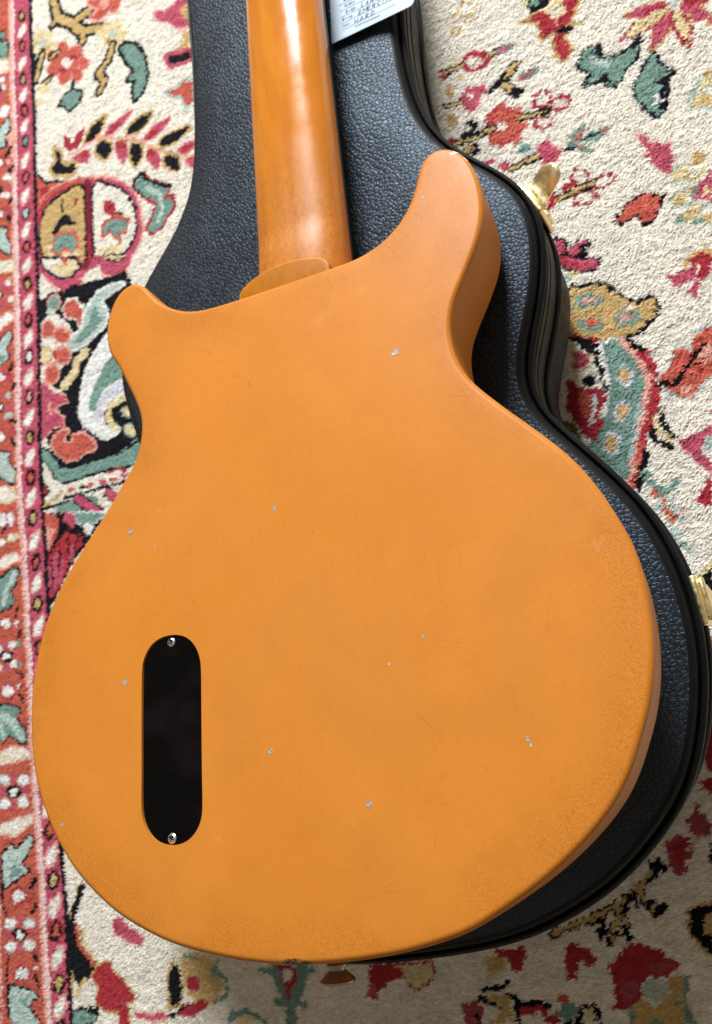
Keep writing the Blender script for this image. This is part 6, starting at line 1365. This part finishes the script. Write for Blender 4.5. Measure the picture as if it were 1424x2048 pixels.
me.polygons.add(n_t); me.polygons.foreach_set('loop_start', np.arange(0, n_t*4, 4, dtype=np.int32)); me.polygons.foreach_set('loop_total', np.full(n_t, 4, np.int32))
me.update(calc_edges=True)
TCv = np.clip(TC*rs.uniform(.86, 1.10, (n_t, 1)), .003, .92)
TCv = np.concatenate([np.repeat(TCv, 4, 0), np.ones((n_t*4, 1))], 1)
ca2 = me.color_attributes.new('pile', 'FLOAT_COLOR', 'POINT'); ca2.data.foreach_set('color', TCv.astype(np.float32).ravel())
pile = link('wool_pile', me, mat_tuft(), rug, False); pile['kind'] = 'stuff'

# ------------------------------------------------------------------ guitar case
case = empty('guitar_case', (0, .05, 0))
tag(case, 'black leather covered guitar case with brass latches lying on the rug', 'guitar case')
def cz(o): o.location = (0, -.05, 0); return o
trace = np.array(D['case'])
top_l, top_r = trace[0], trace[-1]
# trace runs down the left side, round the body and up the right side; close it beyond the neck with a square head end
i_top = 0
head = [(top_r[0]+1, 640), (top_r[0]+6, 720), (top_r[0]+14, 790), (top_r[0]+10, 850), (top_r[0]-14, 872), (top_l[0]+18, 872), (top_l[0]-10, 850), (top_l[0]-12, 790), (top_l[0]-4, 720), (top_l[0]-1, 640)]
loop = np.vstack([trace, np.array(head)])
loop = ccw(spline(loop, 520, True, 22))
nrm = onorm(loop); NL = len(loop)
neckw = np.clip((loop[:, 1]-225)/70, 0, 1); neckw = neckw*neckw*(3-2*neckw)
# the concave corners where neck meets body: the base runs straight past them
def ringpts(off, z, extra=0.0):
    o_ = off - extra*neckw*(nrm[:, 0] > -2)
    return np.column_stack([loop+nrm*o_[:, None], np.full(NL, z)])
def band(name, prof, mat, parent=case, cap=False):
    v = np.vstack([ringpts(*p) for p in prof])/1000.
    o = mesh(name, v, rings_faces(len(prof), NL), mat, parent)
    cz(o); autosmooth(o, 40); return o
# lower shell: rounded bottom, straight wall
band('base_shell', [(-30, 0.5, 10), (-17, 2, 10), (-9, 6.5, 10), (-4, 14, 10), (-1.5, 24, 9), (-1.0, 36, 7), (-1.2, 50, 4), (-1.4, 55, 2), (-3, 56, 1)], M['wall'])
band('seam_bead', [(-3.2, 55, 1.2), (0.2, 55.5, 1), (1.0, 57.2, .6), (.8, 59.2, .3), (-.4, 60.6, 0), (-3.2, 60.8, 0)], M['trim'])
band('lid_wall', [(-3.0, 60.5), (-1.6, 61), (-1.2, 70), (-1.0, 76), (-2.2, 77.2), (-2.2, 78.4), (-.9, 79.4), (-.8, 84), (-2.0, 85), (-2.0, 86), (-.8, 87), (-.6, 90), (-3, 90.4)], M['wall'])
band('edge_piping', [(-3.4, 89.8), (-.6, 90), (.6, 91.2), (.9, 92.8), (.2, 94.4), (-1.2, 95.3), (-2.0, 95), (-2.6, 93.4), (-3.0, 92.6)], M['trim'])
band('rolled_binding', [(-2.8, 92.8), (-3.3, 94.2), (-3.8, 97), (-4.8, 99.2), (-6.4, 100.4), (-8.2, 100.9)], M['band'])
inner = loop-nrm*7.4
# keep the inset loop clean
O2, T2 = fill(inner, 7.0)
de = dist_to(loop, O2)-7.4
def undul(x, y): return 2.1*mnoise.noise(Vector((x/70., y/70., .3)))+.9*mnoise.noise(Vector((x/34., y/34., 4.1)))
zz = np.array([100.75+3.5*(1-math.exp(-max(d_, 0)/16.))+undul(x, y)*min(1, max(d_, 0)/20.) for (x, y), d_ in zip(O2, de)])
lid = mesh('leather_lid', np.column_stack([O2, zz])/1000., T2, M['leather'], case); cz(lid)
def lid_z(x, y):
    k_ = np.argmin((O2[:, 0]-x)**2+(O2[:, 1]-y)**2); return zz[k_]

def frame_at(x, y):
    k_ = np.argmin((loop[:, 0]-x)**2+(loop[:, 1]-y)**2)
    n_ = Vector((nrm[k_, 0], nrm[k_, 1], 0)).normalized(); t_ = Vector((-n_.y, n_.x, 0))
    m_ = Matrix((t_, n_, Vector((0, 0, 1)))).transposed().to_4x4()       # local x along the rim, y outward, z up
    m_.translation = Vector((loop[k_, 0]/1000, loop[k_, 1]/1000-.05, 0)); return m_
def latch(x, y, opened):
    m_ = frame_at(x, y)
    pl = link('latch', rbox(.026, .0036, .030, .0012), M['brass'], case); pl.matrix_local = m_@Matrix.Translation((0, .0012, .072))
    hs = link('hasp', rbox(.017, .0035, .012, .0011), M['brass'], pl); hs.matrix_local = Matrix.Translation((0, .0032, -.009))
    v, f = lathe([(.0, -.011), (.0016, -.011), (.0019, -.0105), (.0019, .0105), (.0016, .011), (.0, .011)], 14, False)
    h = mesh('hinge_pin', v, f, M['brass'], pl); h.matrix_local = Matrix.Translation((0, .0034, .010))@Matrix.Rotation(PI/2, 4, 'Y')
    # lever: a bent tongue with a rounded tip
    prof = [(0, 0, .0088), (.0022, .0010, .0088), (.0046, .0014, .0087), (.0056, .0024, .0086), (.0085, .0054, .0084), (.0118, .0084, .0079), (.0143, .0102, .0068), (.0162, .0110, .0049), (.0170, .0108, .0020)]
    vs = []; nc = 9
    for s_ in (1, -1):
        for (yy, z_, hw_) in prof:
            for i in range(nc):
                u_ = -1+2*i/(nc-1); vs.append((u_*hw_, yy, z_+s_*.0006-.0006*u_*u_+(.0012*(1-u_*u_) if yy > .0115 else 0)))
    ff = []; n0 = len(prof)*nc
    for a_ in range(len(prof)-1):
        for i in range(nc-1):
            q = (a_*nc+i, a_*nc+i+1, (a_+1)*nc+i+1, (a_+1)*nc+i); ff.append(q); ff.append(tuple(n0+z for z in q[::-1]))
    rim_ = [i for i in range(nc)]+[a_*nc+nc-1 for a_ in range(1, len(prof))]+[(len(prof)-1)*nc+i for i in range(nc-2, -1, -1)]+[a_*nc for a_ in range(len(prof)-2, 0, -1)]
    for a_, b_ in zip(rim_, rim_[1:]+rim_[:1]): ff.append((a_, n0+a_, n0+b_, b_))
    lv = mesh('lever', vs, ff, M['brass'], pl); recalc(lv); autosmooth(lv, 50)
    lv.matrix_local = Matrix.Translation((0, .0030, .0120))@(Matrix.Rotation(math.radians(-14), 4, 'X') if opened else Matrix.Rotation(math.radians(-118), 4, 'X'))
    return pl
for (x_, y_), op in zip(D['latch'], (True, False, False)): latch(x_, y_, op)
v, f = lathe([(.0, .0032), (.0014, .0030), (.0026, .0022), (.0032, .0008), (.0034, -.001)], 18, False)
stud = mesh('stud', v, f[:], M['brass'], case); recalc(stud)
mm = frame_at(D['stud'][0]+3, D['stud'][1]); stud.matrix_local = Matrix.Translation((0, 0, 0))@mm@Matrix.Translation((0, -.0070, .038))@Matrix.Rotation(-PI/2, 4, 'X')

# ------------------------------------------------------------------ guitar
g = empty('electric_guitar')
tag(g, 'orange double cutaway electric guitar lying face down on the black case', 'electric guitar')
B = D['gM']['B']; gm = Matrix(((B[0][0], B[0][1], B[0][2]), (B[1][0], B[1][1], B[1][2]), (B[2][0], B[2][1], B[2][2]))).to_4x4()
gm.translation = Vector(D['gM']['loc'])/1000.
g.matrix_world = gm
gi = gm.inverted()
TH = 42.0
out = ccw(spline(np.array(D['body']), 460, True, 6)); on = onorm(out); NB = len(out)
cov = ccw(spline(np.array(D['cover']), 120, True, 2))
def loopz(off, z): return np.column_stack([out+on*off, np.full(NB, z)])
RB, RF = 3.0, 3.0
prof = [(-RF, -TH)]
for k_ in range(1, 7):
    a = PI/2*k_/6; prof.append((-RF*(1-math.sin(a)), -TH+RF*(1-math.cos(a))))
prof += [(0, -30), (0, -18)]
for k_ in range(0, 9):
    a = PI/2*k_/8; prof.append((-RB*(1-math.cos(a)), -RB+RB*math.sin(a)))
rim3 = [loopz(*p) for p in prof]
face_loop = out-on*RB
hole = cov
FO, FT = fill(face_loop, 6.0, [hole])
v = list(np.vstack(rim3)); f = rings_faces(len(rim3), NB)
base = (len(rim3)-1)*NB
off = len(v)
# face points: the first NB are the loop itself
v += [(x, y, 0.0) for x, y in FO]
f += [tuple(int(off+i) for i in t) for t in FT]
# cavity wall
nh = len(hole)
hb = len(v); v += [(x, y, -3.2) for x, y in hole]
hs_ = [off+NB+i for i in range(nh)]
f += [(hs_[(i+1) % nh], hs_[i], hb+i, hb+(i+1) % nh) for i in range(nh)]
fr = len(v); v += [(x, y, -TH) for x, y in (out-on*RF)]
f.append(tuple(range(fr, fr+NB))[::-1])
me = bpy.data.meshes.new('body'); me.from_pydata([tuple(float(c)/1000. for c in p) for p in v], [], f); me.update()
ed = np.full(len(v), 60.0)
for k_, p in enumerate(prof): ed[k_*NB:(k_+1)*NB] = -p[0]-RB if p[1] > -RB-.01 else -RB
ed[off:off+len(FO)] = dist_to(face_loop, FO)
at_ = me.attributes.new('edge', 'FLOAT', 'POINT'); at_.data.foreach_set('value', ed.astype(np.float32))
body = link('body', me, M['paint'], g)
bm = bmesh.new(); bm.from_mesh(me); bmesh.ops.remove_doubles(bm, verts=bm.verts, dist=.00002); bm.to_mesh(me); bm.free()
autosmooth(body, 40)

# control cavity cover, sunk into its recess
cl = cov-onorm(cov)*.55
CO, CT = fill(cl, 3.2)
sc0, sc1 = np.array(D['screws'][0]), np.array(D['screws'][1])
def cov_z(p):
    z_ = -1.0
    for s_, dep in ((sc0, .40), (sc1, .30)):
        d_ = np.linalg.norm(p-s_); z_ -= dep*math.exp(-(d_/9.)**2)
    return z_+.25*mnoise.noise(Vector((p[0]/28., p[1]/38., 2.0)))
nv = len(CO); ncl = len(cl)
v = [(x, y, cov_z(np.array((x, y)))) for x, y in CO]
bb = len(v); v += [(x, y, -3.0) for x, y in cl]
f = [tuple(t) for t in CT]+[((i+1) % ncl, i, bb+i, bb+(i+1) % ncl) for i in range(ncl)]
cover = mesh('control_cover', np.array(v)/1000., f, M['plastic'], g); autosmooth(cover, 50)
bk = mesh('cavity_floor', np.array([(x, y, -2.9) for x, y in cov])/1000., [tuple(range(len(cov)))], M['cavity'], cover, False)
def screw(rad, n=44):
    """pan head with a sunk cross recess, as a height field"""
    v = []; f = []; ringsN, seg = 16, 44
    for a_ in range(ringsN+1):
        rr = rad*a_/ringsN
        for b_ in range(seg):
            t_ = 2*PI*b_/seg; x, y = rr*math.cos(t_), rr*math.sin(t_)
            z_ = .9*(1-(rr/rad)**2.6)
            inx = (abs(x) < .23*rad and abs(y) < .62*rad) or (abs(y) < .23*rad and abs(x) < .62*rad)
            if inx: z_ -= 1.1*(1-.55*rr/rad)
            v.append((x, y, z_))
    for a_ in range(ringsN):
        for b_ in range(seg): f.append((a_*seg+b_, (a_+1)*seg+b_, (a_+1)*seg+(b_+1) % seg, a_*seg+(b_+1) % seg))
    k0 = len(v)
    for b_ in range(seg): t_ = 2*PI*b_/seg; v.append((rad*math.cos(t_), rad*math.sin(t_), -1.2))
    for b_ in range(seg): f.append((ringsN*seg+b_, k0+b_, k0+(b_+1) % seg, ringsN*seg+(b_+1) % seg))
    return v, f
for k_, s_ in enumerate((sc0, sc1)):
    v, f = screw(2.45)
    s = mesh('screw', np.array(v)/1000., f, M['steel'], cover); autosmooth(s, 40)
    s.data.materials.append(M['cavity'])
    for p_ in s.data.polygons:
        x_, y_ = p_.center.x/.00245, p_.center.y/.00245
        if p_.center.z > -.0003 and ((abs(x_) < .19 and abs(y_) < .62) or (abs(y_) < .19 and abs(x_) < .62)): p_.material_index = 1
    s.location = (s_[0]/1000, s_[1]/1000, cov_z(s_)/1000+.0001); s.rotation_euler = (0, 0, .35+.5*k_)

# paint chips: shallow ragged dishes
for k_, (x, y, a, b, rt) in enumerate(D['chips']):
    rr_ = random.Random(k_*13+5); n_ = 14; v = []; rt = math.radians(-rt)
    a, b = max(a, .42), max(b, .42)
    prof_c = ((1.0, .04), (.86, .11), (.6, .05), (.25, .03))
    jit = [rr_.uniform(.72, 1.15) for _ in range(n_)]
    for sc_, z_ in prof_c:
        for i in range(n_):
            t_ = 2*PI*i/n_; q = jit[i]*sc_; px, py = a*q*math.cos(t_), b*q*math.sin(t_)
            v.append((x+px*math.cos(rt)-py*math.sin(rt), y+px*math.sin(rt)+py*math.cos(rt), z_+rr_.uniform(-.015, .02)))
    f = [q[::-1] for q in rings_faces(4, n_)]; f = rings_faces(4, n_)+[tuple(range(3*n_, 4*n_))]
    c_ = mesh('paint_chip', np.array(v)/1000., f, M['chip'], body, False)

# neck: D-shaped section running away over the case
N = D['neck']; (ya, yb), (ca, cb), (ha, hb_) = N['y'], N['c'], N['hw']
def neck_c(y): return ca+(cb-ca)*(y-ya)/(yb-ya)
def neck_h(y): return ha+(hb_-ha)*(y-ya)/(yb-ya)
ysn = [232, 244, 254, 260, 264, 267, 270, 273, 276, 279, 282, 285, 288, 291, 294, 297, 301, 306, 312, 322, 340, 380, 420, 470, 540, 620, 690]
ns = 28; v = []
for y in ysn:
    h = neck_h(y); th = 19.5-(y-260)*.004
    d_ = min(1, max(0, (277-y)/26.)); th += 2.6*d_*d_*(3-2*d_)
    for i in range(ns+1):
        a = PI*i/ns; cx, sx = math.cos(a), math.sin(a)
        v.append((neck_c(y)-h*math.copysign(abs(cx)**.84, cx), y, N['z']+th*abs(sx)**.88))
    v.append((neck_c(y)+h, y, N['z']-1.5)); v.append((neck_c(y)-h, y, N['z']-1.5))
ncs = ns+3
f = [q[::-1] for q in rings_faces(len(ysn), ncs)]+[tuple(range(ncs)), tuple(range((len(ysn)-1)*ncs, len(ysn)*ncs))[::-1]]
v = [tuple(gi@Vector(p/1000.)) for p in np.array(v)]
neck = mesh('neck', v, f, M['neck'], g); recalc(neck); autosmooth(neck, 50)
v = []
for y in (236, 300, 400, 500, 690):
    h = neck_h(y)-.5
    for dx, dz in ((-h, -1.6), (h, -1.6), (h-.3, -6.2), (h*.6, -7.0), (-h*.6, -7.0), (-h+.3, -6.2)): v.append((neck_c(y)+dx, y, N['z']+dz))
f = [q for q in rings_faces(5, 6)]+[(0, 1, 2, 3, 4, 5), tuple(range(24, 30))]
fb = mesh('fretboard', [tuple(gi@Vector(p/1000.)) for p in np.array(v)], f, M['board'], g, False); recalc(fb)
# heel: tenon block with a rounded crest
hl = ccw(spline(np.array(D['heel']), 140, True, 2)); hn = onorm(hl)
pr = [(7.5, -43), (4.5, -36), (2.0, -28), (.5, -18), (0, -8), (0, -3.2), (-.35, -2.1), (-1.0, -1.5), (-1.7, -1.3)]
v = np.vstack([np.column_stack([hl+hn*o_, np.full(len(hl), z_)]) for o_, z_ in pr])
f = rings_faces(len(pr), len(hl))+[tuple(range((len(pr)-1)*len(hl), len(pr)*len(hl)))]
heel = mesh('heel', v/1000., f, M['heel'], g)
ra = heel.data.attributes.new('rim', 'FLOAT', 'POINT'); ra.data.foreach_set('value', np.repeat([0, 0, 0, 0, 0, .1, .8, .8, .0], len(hl)).astype(np.float32))
autosmooth(heel, 60)
# strap button
sx, sy = D['strap']
def button_part(name, prof_, mat, par):
    v, f = lathe(prof_, 40); o = mesh(name, np.array(v)/1000., f, mat, par); recalc(o); autosmooth(o, 30); return o
M['button'] = mat_metal('dull_nickel', (.40, .34, .29), .40)
bt = button_part('strap_button', [(3.7, 0), (3.6, 1.5), (3.6, 1.8), (4.1, 2.3), (7.4, 5.2), (7.9, 5.8), (7.95, 6.3), (7.5, 6.8), (5.5, 7.1), (1.0, 7.2)], M['button'], g)
bt.matrix_local = Matrix.Translation((sx/1000, sy/1000+.0012, -.020))@Matrix.Rotation(PI/2, 4, 'X')@Matrix.Rotation(math.radians(2), 4, 'Y')
ws_ = button_part('washer', [(4.6, -.4), (4.7, 0), (4.6, .5), (3.4, .6)], M['button'], bt)
# the hidden front: what the guitar stands on
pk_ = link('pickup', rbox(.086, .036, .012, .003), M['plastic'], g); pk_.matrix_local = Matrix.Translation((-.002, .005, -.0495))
br_ = link('bridge', rbox(.092, .014, .012, .004), M['steel'], g); br_.matrix_local = Matrix.Translation((-.002, -.020, -.0495))
for x_, y_ in ((-.105, -.055), (-.092, -.100)):
    v, f = lathe([(.011, -.0445), (.0115, -.046), (.0095, -.060), (.0085, -.0610)], 24)
    kb = mesh('control_knob', v, f, M['knob'], g); recalc(kb); kb.location = (x_, y_, 0); autosmooth(kb, 40)

# ------------------------------------------------------------------ spec card
cd = D['card']; ex = Vector((cd['ex'][0], cd['ex'][1], 0)); ey = Vector((-ex.y, ex.x, 0))
W_, H_ = cd['w'], 92.0
o0 = Vector(cd['o'])
def card_z(u_, t_): return 106.5-2.5*max(0, t_)/H_+.5*math.sin(u_/W_*PI)
def cpt(u_, t_, dz=0.0):
    p = o0+ex*u_+ey*t_; return (p.x/1000, p.y/1000, (card_z(u_, t_)+dz)/1000)
rc = 4.0; outline = []
for (cx, cy, a0) in ((W_-rc, rc, -90), (W_-rc, H_-rc, 0), (rc, H_-rc, 90), (rc*.25, rc*.25, 180)):
    rr_ = rc if a0 != 180 else rc*.25
    for k_ in range(7): a = math.radians(a0+15*k_); outline.append((cx+rr_*math.cos(a), cy+rr_*math.sin(a)))
outline = np.array(outline)
KO, KT = fill(outline, 3.5); nk = len(KO); no = len(outline)
v = [cpt(x, y, .2) for x, y in KO]+[cpt(x, y, -.2) for x, y in KO]
f = [tuple(t) for t in KT]+[tuple(nk+i for i in t[::-1]) for t in KT]+[((i+1) % no, i, nk+i, nk+(i+1) % no) for i in range(no)]
card = mesh('spec_card', v, f, M['card']); autosmooth(card, 40)
tag(card, 'white paper card with ruled lines and handwriting lying beside the guitar neck', 'card')
GL = {'N': [[(0, 0), (0, 1), (.6, 0), (.6, 1)]], 'e': [[(.05, .35), (.5, .35), (.45, .6), (.2, .65), (.05, .4), (.1, .1), (.3, 0), (.5, .1)]], 'c': [[(.5, .55), (.25, .65), (.05, .35), (.2, .02), (.5, .1)]], 'k': [[(.05, 0), (.05, 1)], [(.5, .65), (.08, .3), (.5, 0)]], ':': [[(.2, .1), (.2, .16)], [(.2, .5), (.2, .56)]],
      'M': [[(0, 0), (.05, 1), (.4, .3), (.75, 1), (.8, 0)]], 'i': [[(.2, 0), (.2, .62)], [(.2, .85), (.2, .9)]], 'd': [[(.5, 1), (.5, 0)], [(.5, .5), (.25, .65), (.05, .3), (.25, 0), (.5, .15)]], 'l': [[(.2, 0), (.2, 1)]], 'B': [[(.05, 0), (.05, 1), (.45, .9), (.4, .55), (.05, .5), (.5, .4), (.5, .1), (.05, 0)]], 'r': [[(.1, 0), (.1, .65)], [(.1, .4), (.45, .65)]],
      'g': [[(.5, .6), (.5, -.2), (.2, -.3)], [(.5, .5), (.25, .65), (.05, .3), (.25, 0), (.5, .15)]], 'W': [[(0, 1), (.2, 0), (.4, .8), (.6, 0), (.8, 1)]], 'n': [[(.1, 0), (.1, .65)], [(.1, .45), (.35, .65), (.5, .45), (.5, 0)]], 'C': [[(.6, .85), (.3, 1), (.03, .5), (.3, 0), (.6, .12)]], 'a': [[(.5, .65), (.5, 0)], [(.5, .5), (.25, .65), (.05, .3), (.25, 0), (.5, .15)]], 's': [[(.45, .6), (.15, .6), (.15, .38), (.42, .28), (.4, .02), (.05, .05)]],
      'L': [[(.05, 1), (.02, 0), (.5, .02)]], 'O': [[(.3, .7), (.05, .35), (.3, 0), (.55, .35), (.3, .7)]], 'w': [[(0, .65), (.15, 0), (.3, .5), (.45, 0), (.6, .65)]], 'E': [[(.55, 1), (.05, .95), (.02, 0), (.55, .05)], [(.04, .5), (.45, .52)]], 'R': [[(.02, 0), (.05, 1), (.5, .85), (.4, .55), (.05, .5), (.6, 0)]], 'I': [[(.25, 0), (.25, 1)]], 'A': [[(0, 0), (.3, 1), (.6, 0)], [(.12, .38), (.5, .38)]], 'H': [[(.05, 0), (.05, 1)], [(.55, 0), (.55, 1)], [(.05, .5), (.55, .52)]], 'D': [[(.05, 0), (.08, 1), (.5, .8), (.55, .3), (.05, 0)]]}
def ribbon(segs, wd, dz=.40):
    v = []; f = []
    for (a, b) in segs:
        a, b = np.array(a, float), np.array(b, float); d_ = b-a; L_ = np.linalg.norm(d_)
        if L_ < 1e-6: continue
        d_ /= L_; n_ = np.array((-d_[1], d_[0]))*wd/2; a = a-d_*wd*.3; b = b+d_*wd*.3; k0 = len(v); dz_ = dz+(len(v) % 12)*.0015
        for p in (a+n_, a-n_, b-n_, b+n_): v.append(cpt(p[0], p[1], dz_))
        f.append((k0, k0+1, k0+2, k0+3))
    return v, f
def clip_ok(p): return 0 < p[0] < W_-1 and .5 < p[1] < H_-1
for s_, A, Bq, h, wd in D['ctext']:
    A, Bq = np.array(A), np.array(Bq); dirv = Bq-A; L_ = np.linalg.norm(dirv); dirv /= L_; up = np.array((-dirv[1], dirv[0])); segs = []
    adv = L_/len(s_); hand = wd > .3
    for i, ch in enumerate(s_):
        for st in GL[ch]:
            P_ = [A+dirv*(adv*(i+.05)+px*adv*(1.15 if hand else 1.35)+py*h*.18)+up*py*h*(.9 if hand else .8) for px, py in st]
            segs += [(a, b) for a, b in zip(P_[:-1], P_[1:]) if clip_ok(a) and clip_ok(b)]
    v, f = ribbon(segs, wd*1.0)
    if f: mesh('handwriting' if hand else 'printed_word', v, f, M['pen'] if hand else M['ink'], card, False)
for a, b in D['crules']:
    a, b = np.array(a), np.array(b); v, f = ribbon([(a+(b-a)*k_/24, a+(b-a)*(k_+1)/24) for k_ in range(24)], .24, .40); mesh('ruled_line', v, f, M['ink'], card, False)
a, b = np.array(D['csite'][0]), np.array(D['csite'][1]); rr_ = random.Random(4); segs = []; t_ = 0.0
while t_ < 1:
    q = t_+rr_.uniform(.012, .03); segs.append((a+(b-a)*t_+(0, rr_.uniform(0, .35)), a+(b-a)*min(q, 1)+(0, rr_.uniform(0, .35)))); t_ = q+rr_.uniform(.004, .014)
v, f = ribbon(segs, .34); mesh('small_print', v, f, M['ink'], card, False)
